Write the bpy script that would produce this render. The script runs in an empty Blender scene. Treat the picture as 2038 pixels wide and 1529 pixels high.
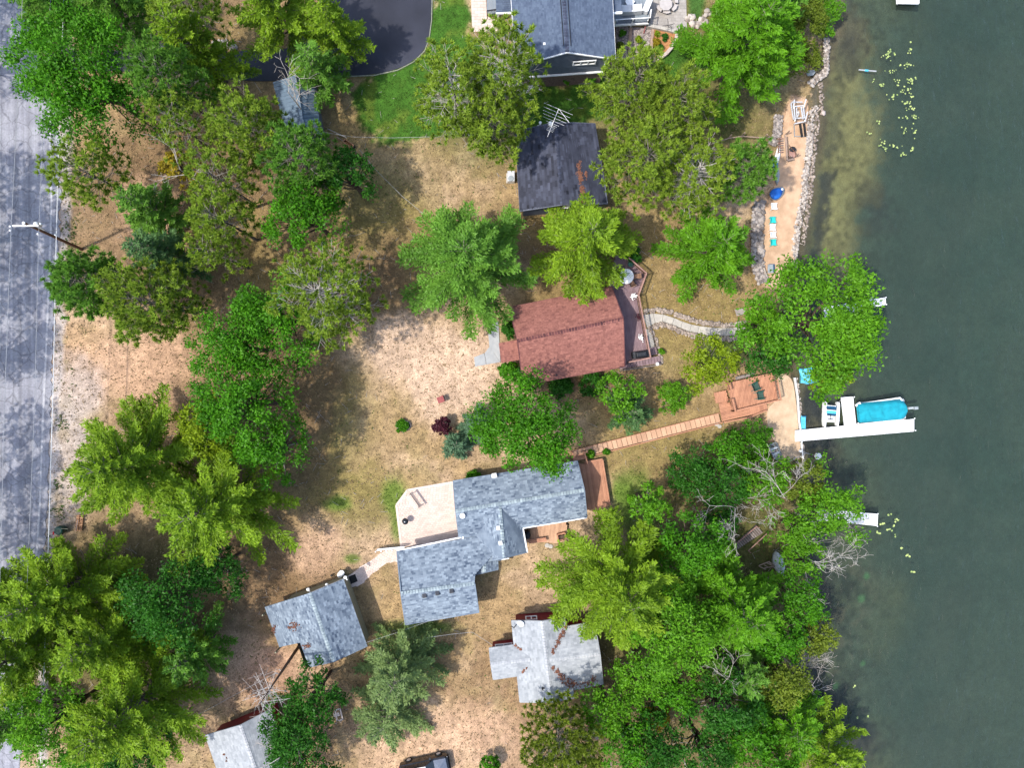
import bpy, math, random
import numpy as np
from mathutils import Vector, Matrix

# ---------------------------------------------------------------- camera, sky, sun, exposure
S = 0.05          # metres of ground per photograph pixel
H = 68.0          # camera height above the lawn
CX, CY = 1019.0, 764.5
scene = bpy.context.scene
C = scene.collection
cam = bpy.data.cameras.new('camera')
cam.sensor_width = 36.0
cam.lens = 18.0 * H / (CX * S)
cam.clip_start = 0.5
cam.clip_end = 3000
camo = bpy.data.objects.new('camera', cam)
camo.location = (0, 0, H)
camo.rotation_euler = (0, 0, 0)
C.objects.link(camo)
scene.camera = camo
SUN_EL, SUN_AZ = math.radians(60), math.radians(19)   # azimuth the shadows point to
world = bpy.data.worlds.new('World')
scene.world = world
world.use_nodes = True
wn = world.node_tree
bg = wn.nodes['Background']
sky = wn.nodes.new('ShaderNodeTexSky')
sky.sky_type = 'NISHITA'
sky.sun_disc = False
sky.sun_elevation = SUN_EL
sky.sun_rotation = math.radians(251)
sky.air_density = 1.0
sky.dust_density = 2.0
wn.links.new(sky.outputs[0], bg.inputs[0])
bg.inputs[1].default_value = 0.15
sun = bpy.data.lights.new('sun', 'SUN')
sun.energy = 2.05
sun.angle = math.radians(1.2)
sun.color = (1.0, 0.95, 0.87)
suno = bpy.data.objects.new('sun', sun)
d = Vector((math.cos(SUN_EL) * math.cos(SUN_AZ), math.cos(SUN_EL) * math.sin(SUN_AZ), -math.sin(SUN_EL)))
suno.rotation_euler = d.to_track_quat('-Z', 'Y').to_euler()
suno.location = (-30, -10, 60)
C.objects.link(suno)
scene.view_settings.view_transform = 'Standard'
scene.view_settings.look = 'None'
scene.view_settings.gamma = 1.0
scene.view_settings.use_curve_mapping = False
scene.view_settings.exposure = 1.34

# ---------------------------------------------------------------- helpers
random.seed(7)
UP = Vector((0, 0, 1))
ORG = {}

def P(px, py, z=0.0):
    k = (H - z) / H
    return Vector(((px - CX) * S * k, (CY - py) * S * k, z))

SHORE = [(-40, 1672), (0, 1670), (60, 1664), (90, 1650), (130, 1645), (150, 1640), (180, 1632), (215, 1634), (260, 1630), (320, 1620),
         (380, 1614), (440, 1602), (490, 1594), (520, 1592), (600, 1584), (700, 1574), (740, 1578), (780, 1587), (840, 1592),
         (900, 1597), (940, 1602), (1000, 1618), (1060, 1612), (1120, 1604), (1160, 1632), (1200, 1636), (1260, 1618),
         (1300, 1602), (1350, 1598), (1400, 1592), (1450, 1606), (1529, 1650), (1700, 1690)]
SY = np.array([a for a, b in SHORE], float)
SX = np.array([b for a, b in SHORE], float)
WATER = -0.5
BEACH_A = [(1582, 188), (1612, 196), (1611, 240), (1607, 290), (1602, 340), (1598, 390), (1590, 440), (1584, 500), (1580, 566),
           (1545, 572), (1524, 566), (1522, 480), (1524, 410), (1545, 372), (1549, 330), (1556, 290), (1562, 240), (1570, 205)]
BEACH_B = [(1536, 742), (1578, 746), (1586, 790), (1590, 840), (1594, 880), (1597, 908), (1588, 918), (1562, 916), (1552, 890),
           (1534, 866), (1528, 835), (1530, 812), (1548, 798)]
BZ = -0.3

def poly_sd(px, py, poly):
    """signed distance to a polygon in photo pixels, negative inside"""
    px = np.asarray(px, float); py = np.asarray(py, float)
    dist = np.full(px.shape, 1e9); ins = np.zeros(px.shape, bool)
    n = len(poly)
    for i in range(n):
        x0, y0 = poly[i]; x1, y1 = poly[(i + 1) % n]
        dx, dy = x1 - x0, y1 - y0
        t = np.clip(((px - x0) * dx + (py - y0) * dy) / (dx * dx + dy * dy + 1e-9), 0, 1)
        dist = np.minimum(dist, np.hypot(px - x0 - t * dx, py - y0 - t * dy))
        c = ((y0 > py) != (y1 > py)) & (px < (x1 - x0) * (py - y0) / ((y1 - y0) if y1 != y0 else 1e-9) + x0)
        ins ^= c
    return np.where(ins, -dist, dist)

def sstep(x, a, b):
    t = np.clip((x - a) / (b - a), 0, 1)
    return t * t * (3 - 2 * t)

def terrain(px, py):
    px = np.asarray(px, float); py = np.asarray(py, float)
    dm = (np.interp(py, SY, SX) - px) * S
    land = WATER + 0.5 * sstep(dm, 0, 9.0)
    water = WATER + np.maximum(0.17 * dm, -3.2) - 0.02
    z = np.where(dm > 0, land, water)
    for b in (BEACH_A, BEACH_B):
        sd = poly_sd(px, py, b)
        z = np.where(sd < 5, np.minimum(z, BZ - 0.05), z)
    return z

def tz(px, py):
    return float(terrain(np.array([px]), np.array([py]))[0])

def G(px, py, dz=0.0):
    z = tz(px, py) + dz
    return P(px, py, z)

def vnoise(x, y, seed, octaves=4):
    rng = np.random.default_rng(seed)
    out = np.zeros_like(x); amp = 1.0; tot = 0
    for o in range(octaves):
        g = rng.random((64, 64))
        xi = np.floor(x).astype(int); yi = np.floor(y).astype(int)
        fx = x - xi; fy = y - yi
        fx = fx * fx * (3 - 2 * fx); fy = fy * fy * (3 - 2 * fy)
        a = g[xi % 64, yi % 64]; b = g[(xi + 1) % 64, yi % 64]
        c = g[xi % 64, (yi + 1) % 64]; e = g[(xi + 1) % 64, (yi + 1) % 64]
        out += amp * ((a * (1 - fx) + b * fx) * (1 - fy) + (c * (1 - fx) + e * fx) * fy)
        tot += amp; amp *= 0.55; x = x * 2.03 + 11.3; y = y * 2.03 + 5.7
    return out / tot

def setp(o, label=None, cat=None, group=None, kind=None):
    if label: o['label'] = label
    if cat: o['category'] = cat
    if group: o['group'] = group
    if kind: o['kind'] = kind
    return o

def thing(name, label, cat, loc=(0, 0, 0), group=None, rz=0.0):
    o = bpy.data.objects.new(name, None)
    o.empty_display_size = 0.3
    o.location = loc
    o.rotation_euler = (0, 0, rz)
    C.objects.link(o)
    ORG[o.name] = Vector(loc)
    return setp(o, label, cat, group)

def copy_tree(o, parent=None):
    c = o.copy()
    C.objects.link(c)
    if parent is not None:
        c.parent = parent
    for ch in list(o.children):
        copy_tree(ch, c)
    return c

def fast_mesh(name, V, F, v=None):
    """V (n,3), F (m,k) arrays -> mesh with a float point attribute 'v'"""
    me = bpy.data.meshes.new(name)
    n, (m, k) = len(V), F.shape
    me.vertices.add(n)
    me.vertices.foreach_set('co', np.ascontiguousarray(V, np.float32).ravel())
    me.loops.add(m * k)
    me.loops.foreach_set('vertex_index', np.ascontiguousarray(F, np.int32).ravel())
    me.polygons.add(m)
    me.polygons.foreach_set('loop_start', np.arange(0, m * k, k, dtype=np.int32))
    me.update(calc_edges=True)
    if v is not None:
        a = me.attributes.new('v', 'FLOAT', 'POINT')
        a.data.foreach_set('value', np.ascontiguousarray(v, np.float32))
    return me

def link_mesh(name, me, mat, parent=None, origin=None):
    o = bpy.data.objects.new(name, me)
    me.materials.append(mat)
    C.objects.link(o)
    if parent is not None:
        o.parent = parent
        ORG[o.name] = ORG[parent.name]
    elif origin is not None:
        o.location = origin
        ORG[o.name] = Vector(origin)
    return o

class MB:
    def __init__(self):
        self.V = []; self.F = []; self.A = []
    def add(self, vs, fs, a=0.5):
        b = len(self.V)
        self.V += [Vector(v) for v in vs]
        self.A += [a] * len(vs)
        self.F += [tuple(b + i for i in f) for f in fs]
        return self
    def box(self, c, sx, sy, sz, rot=0.0, a=0.5):
        """c = centre of the bottom face"""
        c = Vector(c); ca, sa = math.cos(rot), math.sin(rot)
        vs = []
        for z in (0, sz):
            for x, y in ((-sx / 2, -sy / 2), (sx / 2, -sy / 2), (sx / 2, sy / 2), (-sx / 2, sy / 2)):
                vs.append(c + Vector((x * ca - y * sa, x * sa + y * ca, z)))
        return self.add(vs, [(3, 2, 1, 0), (4, 5, 6, 7), (0, 1, 5, 4), (1, 2, 6, 5), (2, 3, 7, 6), (3, 0, 4, 7)], a)
    def beam(self, p0, p1, w, h, a=0.5):
        """bar between two points; w across, h high, centred on the line"""
        p0, p1 = Vector(p0), Vector(p1)
        dd = (p1 - p0)
        if dd.length < 1e-6: return self
        dd.normalize()
        s = dd.cross(UP)
        s = Vector((1, 0, 0)) if s.length < 1e-4 else s.normalized()
        u = s.cross(dd).normalized()
        vs = []
        for p in (p0, p1):
            for i, j in ((-1, -1), (1, -1), (1, 1), (-1, 1)):
                vs.append(p + s * (i * w / 2) + u * (j * h / 2))
        return self.add(vs, [(0, 1, 2, 3), (7, 6, 5, 4), (0, 4, 5, 1), (1, 5, 6, 2), (2, 6, 7, 3), (3, 7, 4, 0)], a)
    def prism(self, pts, z0, z1, a=0.5):
        """pts: list of xy(z) counter-clockwise or not; fixed to ccw"""
        p = [(q[0], q[1]) for q in pts]
        ar = sum(p[i][0] * p[(i + 1) % len(p)][1] - p[(i + 1) % len(p)][0] * p[i][1] for i in range(len(p)))
        if ar < 0: p.reverse()
        n = len(p)
        vs = [(x, y, z0) for x, y in p] + [(x, y, z1) for x, y in p]
        fs = [tuple(range(n - 1, -1, -1)), tuple(range(n, 2 * n))]
        fs += [(i, (i + 1) % n, n + (i + 1) % n, n + i) for i in range(n)]
        return self.add(vs, fs, a)
    def tube(self, p0, p1, r0, r1=None, n=6, a=0.5):
        p0, p1 = Vector(p0), Vector(p1)
        r1 = r0 if r1 is None else r1
        dd = (p1 - p0).normalized()
        s = dd.cross(UP)
        s = Vector((1, 0, 0)) if s.length < 1e-4 else s.normalized()
        u = s.cross(dd)
        vs = []
        for p, r in ((p0, r0), (p1, r1)):
            for i in range(n):
                t = 2 * math.pi * i / n
                vs.append(p + s * (r * math.cos(t)) + u * (r * math.sin(t)))
        fs = [(i, n + i, n + (i + 1) % n, (i + 1) % n) for i in range(n)]
        fs += [tuple(range(n)), tuple(range(2 * n - 1, n - 1, -1))]
        return self.add(vs, fs, a)
    def path(self, pts, r, n=5, a=0.5):
        for i in range(len(pts) - 1):
            self.tube(pts[i], pts[i + 1], r, r, n, a)
        return self
    def lathe(self, c, prof, n=12, a=0.5, sx=1.0, sy=1.0, rot=0.0):
        """prof: list of (radius, z) from bottom to top"""
        c = Vector(c); ca, sa = math.cos(rot), math.sin(rot)
        vs = []
        for r, z in prof:
            for i in range(n):
                t = 2 * math.pi * i / n
                x, y = r * math.cos(t) * sx, r * math.sin(t) * sy
                vs.append(c + Vector((x * ca - y * sa, x * sa + y * ca, z)))
        fs = []
        for j in range(len(prof) - 1):
            for i in range(n):
                fs.append((j * n + i, j * n + (i + 1) % n, (j + 1) * n + (i + 1) % n, (j + 1) * n + i))
        fs.append(tuple(range(n - 1, -1, -1)))
        m = (len(prof) - 1) * n
        fs.append(tuple(range(m, m + n)))
        return self.add(vs, fs, a)
    def loft(self, rings, a=0.5, cap=True):
        n = len(rings[0]); vs = [v for r in rings for v in r]; fs = []
        for j in range(len(rings) - 1):
            for i in range(n):
                fs.append((j * n + i, j * n + (i + 1) % n, (j + 1) * n + (i + 1) % n, (j + 1) * n + i))
        if cap:
            fs.append(tuple(range(n - 1, -1, -1)))
            m = (len(rings) - 1) * n
            fs.append(tuple(range(m, m + n)))
        return self.add(vs, fs, a)
    def build(self, name, mat, parent=None, smooth=False, kind=None):
        me = bpy.data.meshes.new(name)
        if parent is not None:
            org = ORG[parent.name]
        else:
            xs = [v.x for v in self.V]; ys = [v.y for v in self.V]; zs = [v.z for v in self.V]
            org = Vector(((min(xs) + max(xs)) / 2, (min(ys) + max(ys)) / 2, min(zs)))
        me.from_pydata([tuple(v - org) for v in self.V], [], self.F)
        at = me.attributes.new('v', 'FLOAT', 'POINT')
        at.data.foreach_set('value', self.A)
        if smooth:
            me.polygons.foreach_set('use_smooth', [True] * len(me.polygons))
        me.update()
        o = bpy.data.objects.new(name, me)
        me.materials.append(mat)
        C.objects.link(o)
        if parent is not None:
            o.parent = parent
            ORG[o.name] = org
        else:
            o.location = org
            ORG[o.name] = org
        if kind: o['kind'] = kind
        return o

# ---------------------------------------------------------------- materials
def M(name, c1, c2=None, rough=0.8, scale=6.0, bump=0.0, bscale=None, metal=0.0, spec=0.3, v=0.0, stretch=(1, 1, 1), detail=5.0, lo=0.35, hi=0.65):
    m = bpy.data.materials.new(name)
    m.use_nodes = True
    nt = m.node_tree; b = nt.nodes['Principled BSDF']
    b.inputs['Roughness'].default_value = rough
    b.inputs['Metallic'].default_value = metal
    b.inputs['Specular IOR Level'].default_value = spec
    c2 = c2 or tuple(min(1, x * 0.78) for x in c1)
    tc = nt.nodes.new('ShaderNodeTexCoord')
    mp = nt.nodes.new('ShaderNodeMapping'); mp.inputs['Scale'].default_value = stretch
    nt.links.new(tc.outputs['Object'], mp.inputs['Vector'])
    no = nt.nodes.new('ShaderNodeTexNoise'); no.inputs['Scale'].default_value = scale; no.inputs['Detail'].default_value = detail
    nt.links.new(mp.outputs[0], no.inputs['Vector'])
    mr = nt.nodes.new('ShaderNodeMapRange'); mr.inputs[1].default_value = lo; mr.inputs[2].default_value = hi
    nt.links.new(no.outputs['Fac'], mr.inputs[0])
    fac = mr.outputs[0]
    if v:
        at = nt.nodes.new('ShaderNodeAttribute'); at.attribute_name = 'v'
        mi = nt.nodes.new('ShaderNodeMix'); mi.data_type = 'FLOAT'; mi.inputs[0].default_value = v
        nt.links.new(fac, mi.inputs[2]); nt.links.new(at.outputs['Fac'], mi.inputs[3])
        fac = mi.outputs[0]
    mx = nt.nodes.new('ShaderNodeMix'); mx.data_type = 'RGBA'
    mx.inputs[6].default_value = (*c2, 1); mx.inputs[7].default_value = (*c1, 1)
    nt.links.new(fac, mx.inputs[0])
    nt.links.new(mx.outputs[2], b.inputs['Base Color'])
    if bump:
        n2 = nt.nodes.new('ShaderNodeTexNoise'); n2.inputs['Scale'].default_value = bscale or scale * 4; n2.inputs['Detail'].default_value = 4
        nt.links.new(mp.outputs[0], n2.inputs['Vector'])
        bp = nt.nodes.new('ShaderNodeBump'); bp.inputs['Strength'].default_value = bump; bp.inputs['Distance'].default_value = 0.05
        nt.links.new(n2.outputs['Fac'], bp.inputs['Height'])
        nt.links.new(bp.outputs[0], b.inputs['Normal'])
    return m

def foliage(name, dark, light, trans=0.40, gloss=0.025, nscale=0.5):
    m = bpy.data.materials.new(name)
    m.use_nodes = True
    nt = m.node_tree
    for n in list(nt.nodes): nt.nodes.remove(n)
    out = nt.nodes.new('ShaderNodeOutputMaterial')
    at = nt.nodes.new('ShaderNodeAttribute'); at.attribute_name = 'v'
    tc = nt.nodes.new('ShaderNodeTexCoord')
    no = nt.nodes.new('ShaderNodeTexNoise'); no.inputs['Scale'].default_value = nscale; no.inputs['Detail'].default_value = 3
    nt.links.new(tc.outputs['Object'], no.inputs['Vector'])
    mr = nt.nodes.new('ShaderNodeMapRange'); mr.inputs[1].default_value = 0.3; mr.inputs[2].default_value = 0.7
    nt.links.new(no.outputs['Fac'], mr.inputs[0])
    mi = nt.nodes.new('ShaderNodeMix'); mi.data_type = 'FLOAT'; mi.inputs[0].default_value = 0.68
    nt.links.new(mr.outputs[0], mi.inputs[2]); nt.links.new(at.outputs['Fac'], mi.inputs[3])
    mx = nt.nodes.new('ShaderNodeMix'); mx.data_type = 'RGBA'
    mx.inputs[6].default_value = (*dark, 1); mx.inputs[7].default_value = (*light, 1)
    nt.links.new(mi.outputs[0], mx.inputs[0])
    df = nt.nodes.new('ShaderNodeBsdfDiffuse'); tr = nt.nodes.new('ShaderNodeBsdfTranslucent')
    nt.links.new(mx.outputs[2], df.inputs[0]); nt.links.new(mx.outputs[2], tr.inputs[0])
    m1 = nt.nodes.new('ShaderNodeMixShader'); m1.inputs[0].default_value = trans
    nt.links.new(df.outputs[0], m1.inputs[1]); nt.links.new(tr.outputs[0], m1.inputs[2])
    gl = nt.nodes.new('ShaderNodeBsdfGlossy'); gl.inputs['Roughness'].default_value = 0.45
    gl.inputs[0].default_value = (0.6, 0.6, 0.6, 1)
    m2 = nt.nodes.new('ShaderNodeMixShader'); m2.inputs[0].default_value = gloss * 0.5
    nt.links.new(m1.outputs[0], m2.inputs[1]); nt.links.new(gl.outputs[0], m2.inputs[2])
    nt.links.new(m2.outputs[0], out.inputs[0])
    return m

MAT = {
 'white': M('white_paint', (0.80, 0.80, 0.79), (0.70, 0.70, 0.69), rough=0.5, scale=3),
 'dock': M('dock_panel', (0.66, 0.66, 0.66), (0.50, 0.50, 0.50), rough=0.7, scale=5, v=0.55),
 'plastic_white': M('white_plastic', (0.82, 0.82, 0.80), (0.74, 0.74, 0.72), rough=0.4, scale=5),
 'teal': M('teal_plastic', (0.02, 0.50, 0.45), (0.015, 0.40, 0.37), rough=0.4, scale=5),
 'cover': M('teal_canvas', (0.008, 0.285, 0.36), (0.005, 0.21, 0.275), rough=0.8, scale=1.6, bump=0.9, bscale=3),
 'skyblue': M('light_blue_plastic', (0.10, 0.45, 0.60), (0.07, 0.36, 0.50), rough=0.4, scale=4),
 'blue': M('blue_canvas', (0.012, 0.13, 0.48), (0.008, 0.08, 0.34), rough=0.6, scale=3, bump=0.3, bscale=8),
 'navy': M('navy_seat', (0.01, 0.07, 0.15), (0.008, 0.05, 0.10), rough=0.5),
 'alu': M('aluminium', (0.62, 0.63, 0.64), (0.48, 0.49, 0.5), rough=0.4, metal=0.3, scale=8),
 'black': M('black_metal', (0.012, 0.012, 0.014), (0.02, 0.02, 0.022), rough=0.45),
 'rubber': M('black_rubber', (0.015, 0.015, 0.015), rough=0.8),
 'canvas_black': M('black_cover', (0.010, 0.012, 0.016), (0.022, 0.024, 0.03), rough=0.55, scale=3, bump=0.5, bscale=5),
 'glass': M('dark_glass', (0.012, 0.016, 0.022), (0.02, 0.025, 0.03), rough=0.08, spec=0.6),
 'concrete': M('pale_concrete', (0.42, 0.39, 0.34), (0.31, 0.29, 0.26), rough=0.9, scale=2.5, bump=0.15, bscale=30, v=0.3),
 'concrete_grey': M('grey_concrete', (0.35, 0.36, 0.36), (0.27, 0.28, 0.29), rough=0.9, scale=2.0, bump=0.15, bscale=30, v=0.3),
 'paver': M('patio_paver', (0.60, 0.49, 0.42), (0.44, 0.35, 0.30), rough=0.9, scale=1.5, v=0.65),
 'paver_grey': M('grey_paver', (0.36, 0.33, 0.30), (0.25, 0.23, 0.21), rough=0.9, scale=1.5, v=0.65),
 'stone': M('pale_stone', (0.52, 0.46, 0.40), (0.14, 0.11, 0.09), rough=0.9, scale=2.5, v=0.8, bump=0.3, bscale=10),
 'stone_grey': M('grey_stone', (0.43, 0.375, 0.335), (0.09, 0.075, 0.068), rough=0.9, scale=2.5, v=0.8, bump=0.3, bscale=10),
 'field': M('field_stone', (0.42, 0.35, 0.29), (0.12, 0.09, 0.075), rough=0.9, scale=2.5, v=0.7, bump=0.3, bscale=10),
 'cedar': M('cedar_boards', (0.48, 0.235, 0.14), (0.27, 0.125, 0.075), rough=0.75, scale=1.2, v=0.6, stretch=(1, 1, 1), bump=0.15, bscale=30),
 'cedar_pale': M('pale_cedar_boards', (0.52, 0.32, 0.20), (0.36, 0.21, 0.13), rough=0.75, scale=1.2, v=0.6, bump=0.15, bscale=30),
 'purple_wood': M('weathered_stain_boards', (0.24, 0.165, 0.175), (0.14, 0.09, 0.10), rough=0.75, scale=1.2, v=0.55, bump=0.15, bscale=30),
 'rail_wood': M('brown_rail', (0.34, 0.20, 0.16), (0.24, 0.13, 0.11), rough=0.7, scale=3),
 'grey_wood': M('weathered_grey_wood', (0.26, 0.22, 0.20), (0.14, 0.11, 0.10), rough=0.85, scale=2, v=0.5, bump=0.2, bscale=20),
 'pole_wood': M('creosoted_pole', (0.16, 0.085, 0.05), (0.09, 0.045, 0.028), rough=0.85, scale=2, stretch=(4, 4, .5)),
 'bark': M('bark', (0.10, 0.07, 0.05), (0.045, 0.03, 0.022), rough=0.95, scale=4, stretch=(2, 2, .5)),
 'bark_pine': M('pine_bark', (0.12, 0.095, 0.075), (0.055, 0.042, 0.034), rough=0.95, scale=4, stretch=(2, 2, .5)),
 'twig': M('dead_twig', (0.48, 0.44, 0.40), (0.30, 0.265, 0.235), rough=0.9, scale=3),
 'branch': M('grey_branch', (0.24, 0.21, 0.17), (0.11, 0.095, 0.075), rough=0.9, scale=3),
 'red_wall': M('dark_red_siding', (0.20, 0.012, 0.022), (0.14, 0.008, 0.016), rough=0.6, scale=4),
 'blue_wall': M('slate_blue_siding', (0.105, 0.125, 0.155), (0.085, 0.10, 0.13), rough=0.7, scale=4),
 'slate_wall': M('slate_grey_siding', (0.11, 0.12, 0.15), (0.08, 0.09, 0.12), rough=0.7, scale=4),
 'beige_wall': M('sage_beige_siding', (0.26, 0.25, 0.17), (0.21, 0.20, 0.14), rough=0.7, scale=4),
 'grey_wall': M('grey_siding', (0.30, 0.29, 0.27), (0.24, 0.23, 0.22), rough=0.7, scale=4),
 'brick_base': M('stone_base', (0.20, 0.13, 0.10), (0.10, 0.07, 0.06), rough=0.9, scale=6),
 'sh_grey': M('grey_blue_shingle', (0.25, 0.30, 0.345), (0.045, 0.065, 0.10), rough=0.9, scale=1.2, v=0.75),
 'sh_pale': M('pale_grey_shingle', (0.35, 0.365, 0.375), (0.19, 0.205, 0.22), rough=0.9, scale=1.0, v=0.6),
 'sh_red': M('red_brown_shingle', (0.30, 0.128, 0.098), (0.125, 0.047, 0.040), rough=0.9, scale=6.0, v=0.6),
 'sh_black': M('black_shingle', (0.062, 0.069, 0.102), (0.005, 0.006, 0.013), rough=0.75, scale=1.2, v=0.72),
 'sh_blue': M('slate_blue_shingle', (0.095, 0.125, 0.175), (0.045, 0.062, 0.10), rough=0.9, scale=1.2, v=0.65),
 'cap_grey': M('ridge_shingle', (0.33, 0.39, 0.40), (0.16, 0.20, 0.22), rough=0.9, scale=2, v=0.7),
 'cap_red': M('red_ridge_shingle', (0.15, 0.055, 0.052), (0.045, 0.018, 0.022), rough=0.9, scale=2, v=0.7),
 'cap_dark': M('dark_ridge_shingle', (0.06, 0.07, 0.11), (0.02, 0.024, 0.04), rough=0.9, scale=2, v=0.7),
 'cap_pale': M('pale_ridge_shingle', (0.42, 0.43, 0.43), (0.30, 0.31, 0.33), rough=0.9, scale=2, v=0.7),
 'metal_roof': M('blue_grey_metal', (0.13, 0.185, 0.24), (0.085, 0.12, 0.165), rough=0.5, metal=0.1, scale=1.5, v=0.5),
 'needles': M('fallen_needles', (0.27, 0.125, 0.080), (0.15, 0.065, 0.040), rough=1.0, scale=6, v=0.5),
 'mulch': M('mulch', (0.40, 0.20, 0.085), (0.27, 0.12, 0.05), rough=1.0, scale=8, bump=0.4, bscale=30),
 'gravel_bed': M('crushed_rock', (0.36, 0.31, 0.30), (0.15, 0.12, 0.12), rough=1.0, scale=9, bump=0.5, bscale=25),
 'timber': M('edging_timber', (0.36, 0.26, 0.20), (0.26, 0.18, 0.14), rough=0.9, scale=3),
 'kerb': M('retaining_block', (0.46, 0.38, 0.34), (0.36, 0.29, 0.26), rough=0.9, scale=3, v=0.5),
 'asphalt': M('fresh_asphalt', (0.029, 0.031, 0.046), (0.010, 0.011, 0.018), rough=0.55, scale=0.16, bump=0.2, bscale=40),
 'edge': M('driveway_edging', (0.24, 0.24, 0.19), (0.16, 0.17, 0.12), rough=0.9),
 'wicker': M('tan_wicker', (0.28, 0.17, 0.11), (0.18, 0.10, 0.065), rough=0.9, scale=20),
 'green_chair': M('dark_green_plastic', (0.012, 0.062, 0.045), (0.008, 0.04, 0.03), rough=0.45, scale=5),
 'grey_hull': M('grey_hull', (0.30, 0.33, 0.34), (0.20, 0.23, 0.24), rough=0.5, scale=2),
 'old_hull': M('peeling_grey_hull', (0.52, 0.55, 0.55), (0.26, 0.29, 0.29), rough=0.7, scale=3, stretch=(1, 4, 1)),
 'yellow_hull': M('yellow_hull', (0.62, 0.48, 0.08), (0.45, 0.35, 0.08), rough=0.5, scale=3),
 'red_paint': M('faded_red_paint', (0.28, 0.075, 0.07), (0.20, 0.05, 0.05), rough=0.7, scale=5),
 'red_bright': M('red_fabric', (0.55, 0.02, 0.03), rough=0.7),
 'sofa': M('white_cushion', (0.62, 0.62, 0.61), (0.52, 0.52, 0.52), rough=0.9, scale=3),
 'deckgrey': M('grey_deck_boards', (0.22, 0.25, 0.28), (0.16, 0.19, 0.22), rough=0.8, scale=1.5, v=0.5),
 'teakgrey': M('grey_teak', (0.42, 0.39, 0.37), (0.32, 0.29, 0.28), rough=0.8, scale=3, v=0.5),
 'log': M('split_logs', (0.42, 0.24, 0.13), (0.20, 0.10, 0.06), rough=0.9, scale=5, v=0.6),
 'car_paint': M('black_car_paint', (0.012, 0.012, 0.014), rough=0.18, spec=0.6),
 'car_roof': M('sky_glare_car_roof', (0.80, 0.81, 0.83), rough=0.25, spec=0.5),  # sky glare on the black car's roof, painted as white
 'car_hood': M('sky_reflection_hood', (0.10, 0.12, 0.16), rough=0.2, spec=0.6),  # blue-grey sky reflection put into the hood colour
 'wire': M('pale_cable', (0.42, 0.42, 0.42), (0.3, 0.3, 0.3), rough=0.4),
 'wire_dark': M('dark_cable', (0.08, 0.08, 0.08), rough=0.5),
 'pad': M('lily_pad_green', (0.44, 0.50, 0.17), (0.14, 0.22, 0.06), rough=0.4, scale=1.5, v=0.75),
 'purple_leaf': foliage('purple_leaves', (0.03, 0.008, 0.014), (0.12, 0.03, 0.045)),
}
FOL = {
 'y': foliage('yellow_green_needles', (0.032, 0.088, 0.005), (0.280, 0.440, 0.026)),
 'g': foliage('green_needles', (0.026, 0.088, 0.010), (0.190, 0.395, 0.048)),
 'o': foliage('olive_needles', (0.045, 0.095, 0.008), (0.330, 0.460, 0.050)),
 'b': foliage('blue_green_needles', (0.028, 0.085, 0.030), (0.140, 0.265, 0.085)),
 't': foliage('spruce_needles', (0.030, 0.078, 0.024), (0.285, 0.390, 0.130)),
 'D': foliage('broad_green_leaves', (0.010, 0.064, 0.003), (0.110, 0.335, 0.012)),
 'K': foliage('dark_broad_leaves', (0.009, 0.050, 0.006), (0.055, 0.200, 0.016)),
 'L': foliage('light_broad_leaves', (0.020, 0.088, 0.004), (0.170, 0.410, 0.018)),
 'Y': foliage('yellow_broad_leaves', (0.075, 0.140, 0.006), (0.290, 0.390, 0.014)),
 'A': foliage('olive_broad_leaves', (0.050, 0.085, 0.009), (0.220, 0.290, 0.028)),
 'B': foliage('blue_shrub_leaves', (0.045, 0.110, 0.055), (0.150, 0.260, 0.140)),
 'G': foliage('golden_leaves', (0.160, 0.120, 0.010), (0.420, 0.340, 0.020)),
}

# ---------------------------------------------------------------- ground, lake bed, water
ROAD = [(-400, -60), (64, -60), (72, 60), (86, 150), (110, 215), (119, 270), (121, 400), (114, 520), (110, 600), (105, 700), (101, 800), (98, 900),
        (94, 1000), (88, 1100), (76, 1200), (62, 1320), (46, 1440), (34, 1600), (-400, 1600)]
DRIVE = [(860, -40), (858, 40), (853, 78), (844, 100), (822, 122), (790, 138), (745, 148), (690, 151), (600, 156), (545, 162), (480, 160),
         (300, 142), (90, 140), (80, 100), (300, 100), (440, 108), (470, 103), (545, 92), (553, 96), (575, 98), (600, 60), (640, 10), (690, -40)]

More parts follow.
